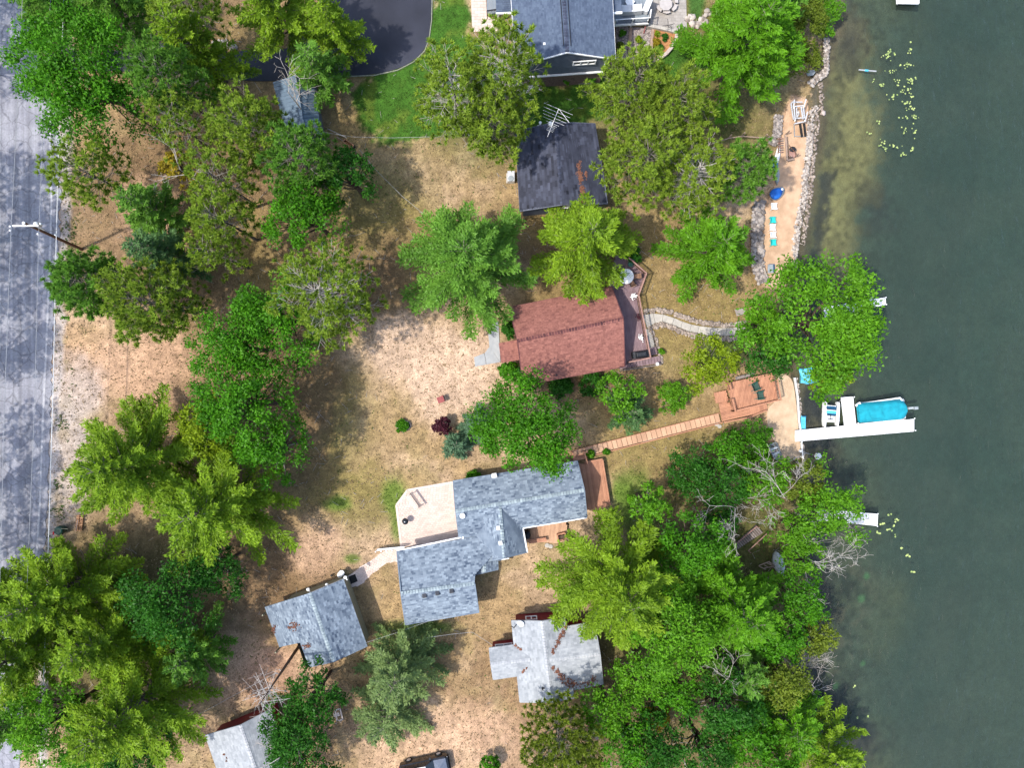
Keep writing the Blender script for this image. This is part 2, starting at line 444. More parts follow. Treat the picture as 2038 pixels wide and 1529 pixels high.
def ground_colour(px, py):
    X = px * S; Y = py * S
    n1 = vnoise(X / 6.0, Y / 6.0, 1); n2 = vnoise(X / 1.6, Y / 1.6, 2); n3 = vnoise(X / 0.5, Y / 0.5, 3, 3)
    def blob(cx, cy, rx, ry, soft=0.5, k=0.5):
        r = np.hypot((px - cx) / rx, (py - cy) / ry) + (n2 - 0.5) * k * 1.6 + (n1 - 0.5) * k
        return 1 - sstep(r, 1 - soft, 1 + soft)
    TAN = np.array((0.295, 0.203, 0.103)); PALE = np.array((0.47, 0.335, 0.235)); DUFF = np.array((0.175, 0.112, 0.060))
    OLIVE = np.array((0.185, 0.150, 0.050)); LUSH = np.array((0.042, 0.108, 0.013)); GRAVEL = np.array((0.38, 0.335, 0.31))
    GOLD = np.array((0.215, 0.155, 0.064)); SAND = np.array((0.45, 0.30, 0.19)); DARKG = np.array((0.040, 0.050, 0.018)); RED = np.array((0.36, 0.19, 0.125))
    col = np.tile(TAN, px.shape + (1,))
    def mixin(c, w):
        nonlocal col
        w = np.clip(w, 0, 1)[..., None]
        col = col * (1 - w) + c * w
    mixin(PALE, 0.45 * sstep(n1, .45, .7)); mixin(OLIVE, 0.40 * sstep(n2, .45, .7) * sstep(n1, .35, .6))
    for b in ((640, 830, 90, 150), (760, 470, 110, 190), (720, 1000, 120, 60), (1340, 900, 140, 60), (1400, 600, 90, 60), (1350, 690, 60, 60)):  # first patch puts the grove's shade into the lawn colour
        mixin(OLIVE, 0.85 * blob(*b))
    for b in ((250, 430, 150, 160), (430, 560, 210, 90), (430, 300, 200, 130), (560, 1130, 140, 90), (500, 1220, 90, 120), (450, 60, 160, 70),
              (640, 560, 180, 90), (420, 840, 200, 260), (250, 1250, 240, 260), (1300, 1400, 330, 210), (1500, 1080, 110, 90), (600, 1450, 120, 110), (620, 760, 60, 120),
              (1180, 770, 120, 45), (1000, 480, 200, 50), (760, 610, 80, 70)):
        mixin(DUFF, 0.80 * blob(*b))
    for b in ((1290, 430, 130, 130), (1480, 260, 90, 60), (1270, 560, 40, 90), (1230, 620, 230, 90), (1290, 820, 150, 60), (1330, 960, 120, 60),
              (470, 470, 90, 60), (520, 560, 60, 60), (560, 60, 120, 40), (690, 250, 40, 60), (1090, 450, 90, 40)):
        mixin(GOLD, 0.75 * blob(*b))
    for b in ((820, 690, 110, 62), (900, 760, 100, 80), (940, 690, 60, 30)):
        mixin(PALE, 0.95 * blob(*b))
    for b in ((640, 1090, 50, 60), (1200, 1330, 10, 10), (880, 1480, 170, 70), (560, 1330, 80, 40), (480, 1330, 60, 90)):
        mixin(PALE * np.array((0.98, .9, .84)), 0.7 * blob(*b))
    for b in ((1250, 1430, 250, 120), (530, 1350, 50, 60)):
        mixin(RED, 0.4 * blob(*b))
    for b in ((250, 720, 130, 90), (290, 420, 60, 60)):
        mixin(PALE * np.array((0.97, .86, .80)), 0.7 * blob(*b))
    for b in ((150, 790, 55, 70), (135, 940, 45, 110), (125, 300, 20, 60)):
        mixin(GRAVEL, 0.62 * blob(*b))
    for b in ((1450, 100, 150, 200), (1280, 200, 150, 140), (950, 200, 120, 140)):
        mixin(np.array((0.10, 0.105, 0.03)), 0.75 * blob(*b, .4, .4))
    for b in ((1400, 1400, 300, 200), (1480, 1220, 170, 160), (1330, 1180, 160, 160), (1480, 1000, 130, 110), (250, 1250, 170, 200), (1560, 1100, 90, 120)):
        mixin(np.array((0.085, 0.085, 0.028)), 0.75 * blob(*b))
    lawn = [(865, -40), (935, -40), (938, 65), (1000, 130), (1080, 165), (1170, 165), (1210, 160), (1420, 60), (1420, 130), (1340, 150), (1190, 240),
            (1060, 250), (960, 270), (830, 270), (770, 285), (715, 250), (700, 200), (705, 152), (790, 138), (845, 100), (858, 60)]
    sd = poly_sd(px, py, lawn) + (n2 - .5) * 50 + (n3 - .5) * 18
    mixin(LUSH, 1 - sstep(sd, -8, 10)); mixin(np.array((0.11, 0.14, 0.02)), (1 - sstep(sd, -8, 10)) * .55 * sstep(n2, .5, .7))
    mixin(LUSH * 0.9 + .01, (1 - sstep(poly_sd(px, py, [(1368, -40), (1412, -40), (1395, 40), (1372, 32)]), -6, 6)))
    for b in ((785, 990, 24, 38), (790, 1050, 16, 34), (672, 1003, 26, 16), (830, 1250, 70, 16), (1265, 1000, 45, 60), (700, 1112, 18, 10), (1240, 980, 20, 40), (1440, 690, 40, 30)):
        mixin(np.array((0.085, 0.15, 0.020)), 0.8 * blob(*b))
    # road verge weeds
    ex = np.interp(py, [270, 400, 600, 800, 1000, 1200], [121, 121, 110, 101, 94, 76])
    mixin(np.array((0.40, 0.36, 0.34)), 0.75 * (1 - sstep(np.abs(px - ex - 8 + (n2 - .5) * 20), 5, 16)))
    mixin(np.array((0.16, 0.15, 0.06)), 0.75 * (1 - sstep(np.abs(px - ex - 24 + (n3 - .5) * 14), 2, 9)) * sstep(n2, .42, .6) * (1 - sstep(py, 720, 790)) * .6)
    dm = (np.interp(py, SY, SX) - px) * S
    mixin(np.array((0.14, 0.115, 0.05)), 0.7 * (1 - sstep(dm, 1.0, 4.0)) * (py > 600))
    for b in (BEACH_A, BEACH_B):
        mixin(SAND, 1 - sstep(poly_sd(px, py, b) + (n3 - .5) * 10, 0, 8))
    mixin(np.array((0.26, 0.20, 0.15)), (1 - sstep(np.abs(dm), 0.1, 0.9)) * (py < 560))
    # everything beyond the photographed plots is woodland floor
    out = np.maximum(np.maximum(-px, px - 2038), np.maximum(-py, py - 1529))
    mixin(np.array((0.09, 0.10, 0.03)), sstep(out, 30, 200))
    speck = (n3 - 0.5) * (1 - sstep(out, 30, 200))
    col = col * np.clip(1 + speck * 0.6, .55, 1.5)[..., None]
    return np.clip(col, 0.005, 0.8)

def bed_colour(px, py):
    X = px * S; Y = py * S
    n1 = vnoise(X / 5.0, Y / 5.0, 11); n2 = vnoise(X / 1.5, Y / 1.5, 12); n3 = vnoise(X / .5, Y / .5, 13, 3)
    off = (px - np.interp(py, SY, SX)) * S
    deep = np.array((0.046, 0.086, 0.068)); sandc = np.array((0.33, 0.295, 0.125)); weed = np.array((0.030, 0.028, 0.038)); mid = np.array((0.13, 0.145, 0.075)); mud = np.array((0.23, 0.165, 0.10))
    col = np.tile(deep, px.shape + (1,))
    def mixin(c, w):
        nonlocal col
        w = np.clip(w, 0, 1)[..., None]
        col = col * (1 - w) + c * w
    mixin(mid, (1 - sstep(off + (n1 - .5) * 9 + (n2 - .5) * 3, 1.0, 13.0)) * .8)
    mixin(np.array((.085, .115, .085)), .30 * sstep(n1, .35, .70) + .5 * sstep(py, 900, 1500) * sstep(px, 1700, 2000))  # paler toward the lower right: sky reflection painted into the bed
    def blob(cx, cy, rx, ry, k=.9):
        r = np.hypot((px - cx) / rx, (py - cy) / ry) + (n2 - .5) * k + (n1 - .5) * k + (n3 - .5) * .4
        return 1 - sstep(r, .35, 1.35)
    for b in ((1705, 290, 78, 170), (1675, 440, 56, 130), (1690, 150, 60, 110), (1655, 500, 26, 60), (1720, 240, 50, 60)):
        mixin(sandc, .95 * blob(*b))
    for b in ((1690, 60, 44, 60), (1640, 905, 50, 60), (1620, 800, 22, 90), (1650, 960, 50, 30)):
        mixin(mud * .8 + sandc * .2, .65 * blob(*b))
    for b in ((1700, 100, 36, 60), (1760, 410, 60, 70), (1640, 240, 14, 60)):
        mixin(weed, .5 * blob(*b, 1.2))
    mixin(mud, (1 - sstep(off + (n3 - .5) * .9, .35, 1.5)) * .9)
    band = (1 - sstep(np.abs(off - 2.0 + (n2 - .5) * 1.8 + (n3 - .5) * .8), .35, 1.1))
    mixin(weed, .80 * band * (py < 570) * (0.35 + .65 * sstep(py, 180, 380)) * sstep(n2, .32, .5))
    for b in ((1628, 800, 32, 40), (1620, 880, 30, 20), (1640, 790, 16, 40), (1618, 1180, 46, 40), (1600, 1340, 40, 70), (1660, 1420, 50, 50), (1720, 1490, 60, 40), (1680, 1560, 50, 40), (1655, 880, 34, 18), (1600, 1260, 40, 40)):
        mixin(weed, .88 * blob(*b, .8))
    mixin(np.array((.030, .040, .030)), .7 * (py > 560) * (1 - sstep(off + (n2 - .5) * 3, 2.5, 6)) * sstep(n1, .42, .58))
    w = (py > 1000) * (1 - sstep(off, 2, 9)) * sstep(n2, .5, .64)
    mixin(np.array((.12, .10, .065)), .6 * w)
    for (cx, cy, r) in ((1728, 1200, 9), (1740, 1156, 7), (1675, 1378, 8), (1735, 1335, 6)):
        mixin(np.array((.10, .26, .10)), .8 * (1 - sstep(np.hypot(px - cx, py - cy), r * .5, r * 1.3)))
    sh = 1 - sstep(off, 3, 12)
    g = np.clip(1 + (n2 - .5) * (.2 + .6 * sh) + (n3 - .5) * (.15 + 1.0 * sh), .3, 1.8)
    return np.clip(col * g[..., None], .004, .6)

def make_ground():
    fx = np.arange(-30, 2070.01, 4.0); fy = np.arange(-30, 1560.01, 4.0)
    ox = np.array([-8000, -3000, -1200, -500, -200, -80]); ox2 = np.array([2120, 2250, 2600, 3400, 5200, 9500])
    oy = np.array([-8000, -3000, -1200, -500, -200, -80]); oy2 = np.array([1610, 1750, 2100, 2900, 4700, 9500])
    gx = np.concatenate([ox, fx, ox2]); gy = np.concatenate([oy, fy, oy2])
    PX, PY = np.meshgrid(gx, gy)
    Z = terrain(PX, PY)
    X = PX * 1.0; jit = vnoise(PX / 9, PY / 9, 21, 2) - .5
    Z = Z + jit * 0.05 * ((np.interp(PY, SY, SX) - PX) > 10) - 0.02
    K = (H - Z) / H
    XW = (PX - CX) * S; YW = (CY - PY) * S
    V = np.stack([XW, YW, Z], -1).reshape(-1, 3)
    ny, nx = PX.shape
    idx = np.arange(ny * nx).reshape(ny, nx)
    F = np.stack([idx[1:, :-1], idx[1:, 1:], idx[:-1, 1:], idx[:-1, :-1]], -1).reshape(-1, 4)
    zc = Z.reshape(-1)[F].mean(1)
    land = zc > WATER - 0.03
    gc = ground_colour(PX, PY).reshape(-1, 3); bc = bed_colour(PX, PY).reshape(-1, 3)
    for nm, sel, col in (('ground', land, gc), ('lake_bed', ~land, bc)):
        Fs = F[sel]
        used = np.unique(Fs)
        remap = np.full(len(V), -1); remap[used] = np.arange(len(used))
        me = fast_mesh(nm, V[used], remap[Fs])
        ca = me.color_attributes.new('gcol', 'FLOAT_COLOR', 'POINT')
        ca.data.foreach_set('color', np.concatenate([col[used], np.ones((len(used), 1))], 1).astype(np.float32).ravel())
        me.polygons.foreach_set('use_smooth', np.ones(len(me.polygons), bool))
        m = bpy.data.materials.new(nm + '_soil'); m.use_nodes = True
        nt = m.node_tree; b = nt.nodes['Principled BSDF']
        b.inputs['Roughness'].default_value = .95; b.inputs['Specular IOR Level'].default_value = .1
        at = nt.nodes.new('ShaderNodeAttribute'); at.attribute_name = 'gcol'
        tc = nt.nodes.new('ShaderNodeTexCoord')
        last = at.outputs['Color']
        for sc, lo, hi, strength in ((0.25, .35, .65, .10), (1.3, .35, .65, .16), (5.5, .3, .7, .26), (14.0, .3, .7, .34)):
            no = nt.nodes.new('ShaderNodeTexNoise'); no.inputs['Scale'].default_value = sc; no.inputs['Detail'].default_value = 4
            nt.links.new(tc.outputs['Object'], no.inputs['Vector'])
            mr = nt.nodes.new('ShaderNodeMapRange'); mr.inputs[1].default_value = lo; mr.inputs[2].default_value = hi
            k = strength if nm == 'ground' else strength * .45
            mr.inputs[3].default_value = 1 - k; mr.inputs[4].default_value = 1 + k * .75
            nt.links.new(no.outputs['Fac'], mr.inputs[0])
            mu = nt.nodes.new('ShaderNodeVectorMath'); mu.operation = 'SCALE'
            nt.links.new(last, mu.inputs[0]); nt.links.new(mr.outputs[0], mu.inputs['Scale'])
            last = mu.outputs[0]
        nt.links.new(last, b.inputs['Base Color'])
        n2 = nt.nodes.new('ShaderNodeTexNoise'); n2.inputs['Scale'].default_value = 7; n2.inputs['Detail'].default_value = 6
        nt.links.new(tc.outputs['Object'], n2.inputs['Vector'])
        bp = nt.nodes.new('ShaderNodeBump'); bp.inputs['Strength'].default_value = .6; bp.inputs['Distance'].default_value = .08
        nt.links.new(n2.outputs['Fac'], bp.inputs['Height']); nt.links.new(bp.outputs[0], b.inputs['Normal'])
        o = link_mesh(nm, me, m)
        o['kind'] = 'structure'
make_ground()

def make_water():
    V = []; F = []
    ys = np.concatenate([[-8000, -1000], np.arange(-40, 1701, 20), [2600, 9500]])
    for y in ys:
        x = float(np.interp(y, SY, SX)) - 25
        V.append(((x - CX) * S, (CY - y) * S, WATER)); V.append((450, (CY - y) * S, WATER))
    for i in range(len(ys) - 1):
        F.append((2 * i + 2, 2 * i + 3, 2 * i + 1, 2 * i))
    me = fast_mesh('lake_water', np.array(V), np.array(F))
    m = bpy.data.materials.new('lake_water'); m.use_nodes = True
    nt = m.node_tree
    for n in list(nt.nodes): nt.nodes.remove(n)
    out = nt.nodes.new('ShaderNodeOutputMaterial')
    tr = nt.nodes.new('ShaderNodeBsdfTransparent'); tr.inputs[0].default_value = (.80, .84, .80, 1)
    df = nt.nodes.new('ShaderNodeBsdfDiffuse')
    tc = nt.nodes.new('ShaderNodeTexCoord')
    nn = nt.nodes.new('ShaderNodeTexNoise'); nn.inputs['Scale'].default_value = .16; nn.inputs['Detail'].default_value = 5
    nt.links.new(tc.outputs['Object'], nn.inputs['Vector'])
    mr = nt.nodes.new('ShaderNodeMapRange'); mr.inputs[1].default_value = .35; mr.inputs[2].default_value = .65
    nt.links.new(nn.outputs['Fac'], mr.inputs[0])
    mc = nt.nodes.new('ShaderNodeMix'); mc.data_type = 'RGBA'
    mc.inputs[6].default_value = (.038, .050, .042, 1); mc.inputs[7].default_value = (.048, .061, .051, 1)
    nt.links.new(mr.outputs[0], mc.inputs[0]); nt.links.new(mc.outputs[2], df.inputs[0])
    a = nt.nodes.new('ShaderNodeMixShader'); a.inputs[0].default_value = .26
    nt.links.new(tr.outputs[0], a.inputs[1]); nt.links.new(df.outputs[0], a.inputs[2])
    gl = nt.nodes.new('ShaderNodeBsdfGlossy'); gl.inputs['Roughness'].default_value = .06
    w1 = nt.nodes.new('ShaderNodeTexNoise'); w1.inputs['Scale'].default_value = 1.6; w1.inputs['Detail'].default_value = 3
    mp = nt.nodes.new('ShaderNodeMapping'); mp.inputs['Scale'].default_value = (1.0, .45, 1); mp.inputs['Rotation'].default_value = (0, 0, .5)
    nt.links.new(tc.outputs['Object'], mp.inputs[0]); nt.links.new(mp.outputs[0], w1.inputs['Vector'])
    bp = nt.nodes.new('ShaderNodeBump'); bp.inputs['Strength'].default_value = .8; bp.inputs['Distance'].default_value = .3
    nt.links.new(w1.outputs['Fac'], bp.inputs['Height'])
    fr = nt.nodes.new('ShaderNodeFresnel'); fr.inputs['IOR'].default_value = 1.33
    for t in (gl, fr): nt.links.new(bp.outputs[0], t.inputs['Normal'])
    b = nt.nodes.new('ShaderNodeMixShader')
    nt.links.new(fr.outputs[0], b.inputs[0]); nt.links.new(a.outputs[0], b.inputs[1]); nt.links.new(gl.outputs[0], b.inputs[2])
    nt.links.new(b.outputs[0], out.inputs[0])
    o = link_mesh('lake_water', me, m)
    o['kind'] = 'structure'
make_water()

def sheet(name, pts, mat, z0, z1, kind='structure', use_tz=False):
    mb = MB()
    mb.prism([P(x, y, 0) for x, y in pts], z0, z1)
    o = mb.build(name, mat)
    if kind: o['kind'] = kind
    return o

def smooth_poly(pts, it=2):
    for _ in range(it):
        q = []
        for i in range(len(pts)):
            a, b = pts[i], pts[(i + 1) % len(pts)]
            q += [(a[0] * .75 + b[0] * .25, a[1] * .75 + b[1] * .25), (a[0] * .25 + b[0] * .75, a[1] * .25 + b[1] * .75)]
        pts = q
    return pts

def road_material():
    m = M('worn_road', (.275, .275, .30), (.19, .19, .22), rough=.9, scale=.5, bump=.2, bscale=30, lo=.3, hi=.7)
    nt = m.node_tree; b = nt.nodes['Principled BSDF']
    src = b.inputs['Base Color'].links[0].from_socket
    tc = nt.nodes.new('ShaderNodeTexCoord'); mp = nt.nodes.new('ShaderNodeMapping'); mp.inputs['Scale'].default_value = (2.2, .05, 1); mp.inputs['Rotation'].default_value = (0, 0, .035)
    no = nt.nodes.new('ShaderNodeTexNoise'); no.inputs['Scale'].default_value = 1.0; no.inputs['Detail'].default_value = 5
    nt.links.new(tc.outputs['Object'], mp.inputs[0]); nt.links.new(mp.outputs[0], no.inputs['Vector'])
    mr = nt.nodes.new('ShaderNodeMapRange'); mr.inputs[1].default_value = .3; mr.inputs[2].default_value = .7; mr.inputs[3].default_value = .72; mr.inputs[4].default_value = 1.2
    nt.links.new(no.outputs['Fac'], mr.inputs[0])
    n2 = nt.nodes.new('ShaderNodeTexNoise'); n2.inputs['Scale'].default_value = 6; n2.inputs['Detail'].default_value = 4
    nt.links.new(tc.outputs['Object'], n2.inputs['Vector'])
    m2 = nt.nodes.new('ShaderNodeMapRange'); m2.inputs[1].default_value = .3; m2.inputs[2].default_value = .7; m2.inputs[3].default_value = .85; m2.inputs[4].default_value = 1.15
    nt.links.new(n2.outputs['Fac'], m2.inputs[0])
    vo = nt.nodes.new('ShaderNodeTexVoronoi'); vo.feature = 'DISTANCE_TO_EDGE'; vo.inputs['Scale'].default_value = .55
    wv = nt.nodes.new('ShaderNodeTexNoise'); wv.inputs['Scale'].default_value = 1.2; wv.inputs['Detail'].default_value = 4
    vm = nt.nodes.new('ShaderNodeVectorMath'); vm.operation = 'MULTIPLY_ADD'; vm.inputs[1].default_value = (.9, .9, 0)
    nt.links.new(tc.outputs['Object'], wv.inputs['Vector']); nt.links.new(wv.outputs['Color'], vm.inputs[0]); nt.links.new(tc.outputs['Object'], vm.inputs[2]); nt.links.new(vm.outputs[0], vo.inputs['Vector'])
    cr = nt.nodes.new('ShaderNodeMapRange'); cr.inputs[1].default_value = .0; cr.inputs[2].default_value = .035; cr.inputs[3].default_value = .62; cr.inputs[4].default_value = 1.0
    nt.links.new(vo.outputs['Distance'], cr.inputs[0])
    mk = nt.nodes.new('ShaderNodeMath'); mk.operation = 'MULTIPLY'; nt.links.new(cr.outputs[0], mk.inputs[0]); nt.links.new(m2.outputs[0], mk.inputs[1])
    mm = nt.nodes.new('ShaderNodeMath'); mm.operation = 'MULTIPLY'
    nt.links.new(mr.outputs[0], mm.inputs[0]); nt.links.new(mk.outputs[0], mm.inputs[1])
    mu = nt.nodes.new('ShaderNodeVectorMath'); mu.operation = 'SCALE'
    nt.links.new(src, mu.inputs[0]); nt.links.new(mm.outputs[0], mu.inputs['Scale']); nt.links.new(mu.outputs[0], b.inputs['Base Color'])
    return m
RM = road_material()
_r = random.Random(5)
road_pts = [ROAD[0]]
for i in range(1, len(ROAD) - 2):
    (x0, y0), (x1, y1) = ROAD[i], ROAD[i + 1]
    n = max(1, int(abs(y1 - y0) / 7))
    for k in range(n):
        t = k / n
        road_pts.append((x0 + (x1 - x0) * t + _r.uniform(-3.5, 3.5), y0 + (y1 - y0) * t))
road_pts += ROAD[-2:]
sheet('road', road_pts, RM, -.05, .03)
# faded edge line painted on the asphalt
lm = M('faded_line_paint', (.40, .395, .41), (.24, .24, .265), rough=.9, scale=3, lo=.3, hi=.6)
lp = [(92, -60), (98, 200), (103, 400), (98, 560), (92, 700), (85, 850), (80, 1000), (70, 1150), (55, 1320)]
sheet('edge_line', [(x - 2.0, y) for x, y in lp] + [(x + 2.0, y) for x, y in lp[::-1]], lm, .031, .036)
sheet('driveway', smooth_poly(DRIVE, 2), MAT['asphalt'], -.05, .035)
ed = MB()
edge_px = [(861, -40), (859, 40), (854, 78), (845, 101), (823, 123), (791, 139.5), (745, 149.5), (690, 152), (600, 157)]
for i in range(len(edge_px) - 1):
    ed.beam(P(*edge_px[i], .02), P(*edge_px[i + 1], .02), .09, .08)
setp(ed.build('driveway_edging', MAT['edge']), kind='structure')
SANDM = M('beach_sand', (.50, .335, .215), (.38, .245, .15), rough=1.0, scale=1.3, bump=.6, bscale=9)
SANDN = M('beach_sand_pale', (.50, .37, .25), (.40, .285, .185), rough=1.0, scale=1.3, bump=.6, bscale=9)
sheet('beach', smooth_poly(BEACH_A, 2), SANDM, BZ - .15, BZ)
sheet('beach', smooth_poly(BEACH_B, 2), SANDN, BZ - .15, BZ)

# ---------------------------------------------------------------- roofs and walls
def roof_plane(parent, poly, mat, expo=0.19, tab=0.30, thick=.14, eave=(0, 1), tone=(0.0, 1.0), slab_name='roof', shingles=True, seed=0):
    """poly: planar-ish list of Vectors; eave: the two indices of the eave edge"""
    rng = random.Random(hash((round(poly[0].x, 2), round(poly[0].y, 2), seed)))
    mb = MB()
    n = len(poly)
    nrm = Vector((0, 0, 0))
    for i in range(n):
        nrm += (poly[i]).cross(poly[(i + 1) % n])
    nrm.normalize()
    pts = list(poly)
    if nrm.z < 0:
        nrm = -nrm; pts = pts[::-1]
    lo = [p - UP * thick for p in pts]
    mb.add(pts + lo, [tuple(range(n)), tuple(range(2 * n - 1, n - 1, -1))] + [(i, n + i, n + (i + 1) % n, (i + 1) % n) for i in range(n)], .4)
    roof = mb.build(slab_name, mat, parent)
    if not shingles: return roof, nrm
    a, b = poly[eave[0]], poly[eave[1]]
    u = (b - a).normalized(); u = (u - nrm * u.dot(nrm)).normalized()
    vdir = nrm.cross(u)
    if vdir.z < 0: vdir = -vdir
    uv = [((p - a).dot(u), (p - a).dot(vdir)) for p in poly]
    def pt(x, y, h): return a + u * x + vdir * y + nrm * h
    v0 = min(q[1] for q in uv); v1 = max(q[1] for q in uv)
    sh = MB(); y = v0
    off = sum((p - a).dot(nrm) for p in poly) / n + .012
    while y < v1 - .03:
        ye = min(y + expo, v1); ym = (y + ye) / 2
        xs = []
        for i in range(n):
            (xa, ya), (xb, yb) = uv[i], uv[(i + 1) % n]
            if (ya > ym) != (yb > ym): xs.append(xa + (xb - xa) * (ym - ya) / (yb - ya))
        xs.sort()
        for s in range(0, len(xs) - 1, 2):
            x = xs[s]
            w = rng.uniform(.2, 1) * tab
            rowtone = rng.uniform(-.05, .05)
            while x < xs[s + 1] - .01:
                xe = min(x + w, xs[s + 1])
                t = min(1, max(0, rng.choice((rng.random(), rng.gauss(.55, .2))) + rowtone))
                t = tone[0] + (tone[1] - tone[0]) * t
                l = .022 + rng.uniform(0, .012)
                sh.add([pt(x + .004, y - .015, off + l), pt(xe - .004, y - .015, off + l), pt(xe - .004, ye, off + .006), pt(x + .004, ye, off + .006), pt(x + .004, y - .015, off - .01), pt(xe - .004, y - .015, off - .01)],
                       [(0, 1, 2, 3) if vdir.cross(u).dot(nrm) < 0 else (3, 2, 1, 0), (4, 5, 1, 0)], t)
                x = xe; w = tab * rng.uniform(.6, 1.4)
        y = ye
    sh.build('shingles', mat, roof, kind='stuff')
    return roof, nrm

def ridge_cap(roof, p0, p1, mat, slope=.4, w=.17, step=.27):
    mb = MB(); L = (p1 - p0).length; dd = (p1 - p0) / L
    s = dd.cross(UP).normalized(); n = int(L / step)
    for i in range(n):
        a = p0 + dd * (i * L / n); b = p0 + dd * ((i + .82) * L / n)
        lift = .05 + .015 * (i % 2)
        vs = []
        for q, h in ((a, lift), (b, lift - .02)):
            vs += [q + s * w - UP * (w * slope - h), q + UP * h, q - s * w - UP * (w * slope - h)]
        mb.add(vs, [(0, 1, 4, 3), (1, 2, 5, 4), (0, 2, 1)], random.random())
    return mb.build('ridge_cap', mat, roof, kind='stuff')

def wall_mesh(parent, e0, e1, r0, r1, f0, f1, mat, over=.35, gover=.25, base=0.0, name='wall', drop=.16):
    """prism under a gable roof: e0,e1 eave; r0,r1 ridge; f0,f1 other eave (all Vectors)"""
    al = (r1 - r0); al.z = 0; al.normalize()
    cr = (f0 - e0); cr.z = 0; cr.normalize()
    def ins(p, sa, sc):
        return p + al * (sa * gover) + cr * (sc * over)
    A0, A1, B0, B1 = ins(e0, 1, 1), ins(e1, -1, 1), ins(f0, 1, -1), ins(f1, -1, -1)
    R0, R1 = ins(r0, 1, 0), ins(r1, -1, 0)
    for q, e, r in ((A0, e0, r0), (A1, e1, r1), (B0, f0, r0), (B1, f1, r1)):
        flat = Vector((r.x - e.x, r.y - e.y)).length
        q.z = e.z + (r.z - e.z) * min(1, over / max(flat, .1)) - drop
    R0.z -= drop; R1.z -= drop
    lo = [Vector((q.x, q.y, base)) for q in (A0, A1, B1, B0)]
    mb = MB()
    mb.add(lo + [A0, A1, B1, B0, R0, R1], [(0, 1, 5, 4), (2, 3, 7, 6), (3, 0, 4, 8, 7), (1, 2, 6, 9, 5)])
    return mb.build(name, mat, parent)

def trim(parent, segs, mat=None, w=.12, h=.16, name='fascia'):
    for p0, p1 in segs:
        MB().beam(p0 - UP * .06, p1 - UP * .06, w, h).build(name, mat or MAT['white'], parent)

def window(parent, c, al, out, w, h, panes=1, frame=None):
    """framed window lying in a vertical wall; al = direction along the wall, out = outward normal"""
    al = al.normalized(); out = out.normalized()
    mb = MB()
    c = c + out * .03
    for sgn in (-1, 1):
        mb.beam(c - al * (w / 2 + .06) + UP * (sgn * h / 2), c + al * (w / 2 + .06) + UP * (sgn * h / 2), .09, .12)
    n = panes + 1
    for i in range(n):
        q = c + al * (-w / 2 + w * i / panes)
        mb.beam(q - UP * (h / 2), q + UP * (h / 2), .1, .09)
    f = mb.build('window', frame or MAT['white'], parent)
    for i in range(panes):
        q = c + al * (-w / 2 + w * (i + .5) / panes) - out * .02
        a = al * (w / panes / 2 - .03); b = UP * (h / 2 - .03)
        MB().add([q - a - b, q + a - b, q + a + b, q - a + b], [(0, 1, 2, 3)]).build('pane', MAT['glass'], f)
    return f

def gable(label, cat, e0, e1, r0, r1, f0, f1, wmat, rmat, capmat, name='house', over=.35, gover=.2, expo=.19, tab=.30, tone=(0, 1), base=0.0, fascia=None, thing_obj=None, slope=.4):
    root = thing_obj or thing(name, label, cat, ((e0 + f1) / 2 * 1.0).xy.to_3d() + Vector((0, 0, base)))
    wall_mesh(root, e0, e1, r0, r1, f0, f1, wmat, over, gover, base)
    ra, _ = roof_plane(root, [e0, e1, r1, r0], rmat, expo, tab, tone=tone)
    rb, _ = roof_plane(root, [f1, f0, r0, r1], rmat, expo, tab, tone=tone)
    ridge_cap(ra, r0, r1, capmat, slope)
    trim(root, [(e0, e1), (f0, f1), (e0, r0), (r0, f0), (e1, r1), (r1, f1)], fascia)
    return root, ra, rb

def boards(parent, pts, dirv, mat, w=.14, gap=.014, name='board', thick=.045, joined=False, jitter=.004):
    """clip a world polygon (list of Vectors, level) into boards that run along dirv; each board is a part"""
    z = pts[0].z
    u = Vector((dirv[0], dirv[1], 0)).normalized(); v = Vector((-u.y, u.x, 0))
    a = pts[0]
    uv = [((p - a).dot(u), (p - a).dot(v)) for p in pts]; n = len(uv)
    y = min(q[1] for q in uv); y1 = max(q[1] for q in uv)
    J = MB()
    while y < y1 - .03:
        ye = min(y + w, y1); ym = (y + ye) / 2; xs = []
        for i in range(n):
            (xa, ya), (xb, yb) = uv[i], uv[(i + 1) % n]
            if (ya > ym) != (yb > ym): xs.append(xa + (xb - xa) * (ym - ya) / (yb - ya))
        xs.sort()
        for s in range(0, len(xs) - 1, 2):
            if xs[s + 1] - xs[s] < .06: continue
            mb = J if joined else MB()
            c = [a + u * xs[s] + v * y, a + u * xs[s + 1] + v * y, a + u * xs[s + 1] + v * (ye - gap), a + u * xs[s] + v * (ye - gap)]
            zz = z + random.uniform(-jitter, jitter)
            mb.prism(c, zz - thick, zz, random.random())
            if not joined: mb.build(name, mat, parent)
        y = ye
    if joined: return J.build(name, mat, parent, kind='stuff')

def railing(parent, pts, mat, h=.9, step=.14, post=.1, baluster=.035, bmat=None, top=.13):
    """pts: world points at deck level; posts, top rail and balusters become parts"""
    for i in range(len(pts) - 1):
        a, b = pts[i], pts[i + 1]
        MB().beam(a + UP * h, b + UP * h, top, .045).build('top_rail', mat, parent)
        MB().beam(a + UP * .1, b + UP * .1, .04, .08).build('bottom_rail', mat, parent)
        L = (b - a).length; n = max(1, int(L / step)); mb = MB()
        for k in range(1, n):
            q = a + (b - a) * (k / n)
            mb.beam(q + UP * .1, q + UP * (h - .02), baluster, baluster)
        if len(mb.V): mb.build('balusters', bmat or mat, parent, kind='stuff')
    for q in pts:
        MB().box(q - UP * .5, post, post, h + .52).build('post', mat, parent)

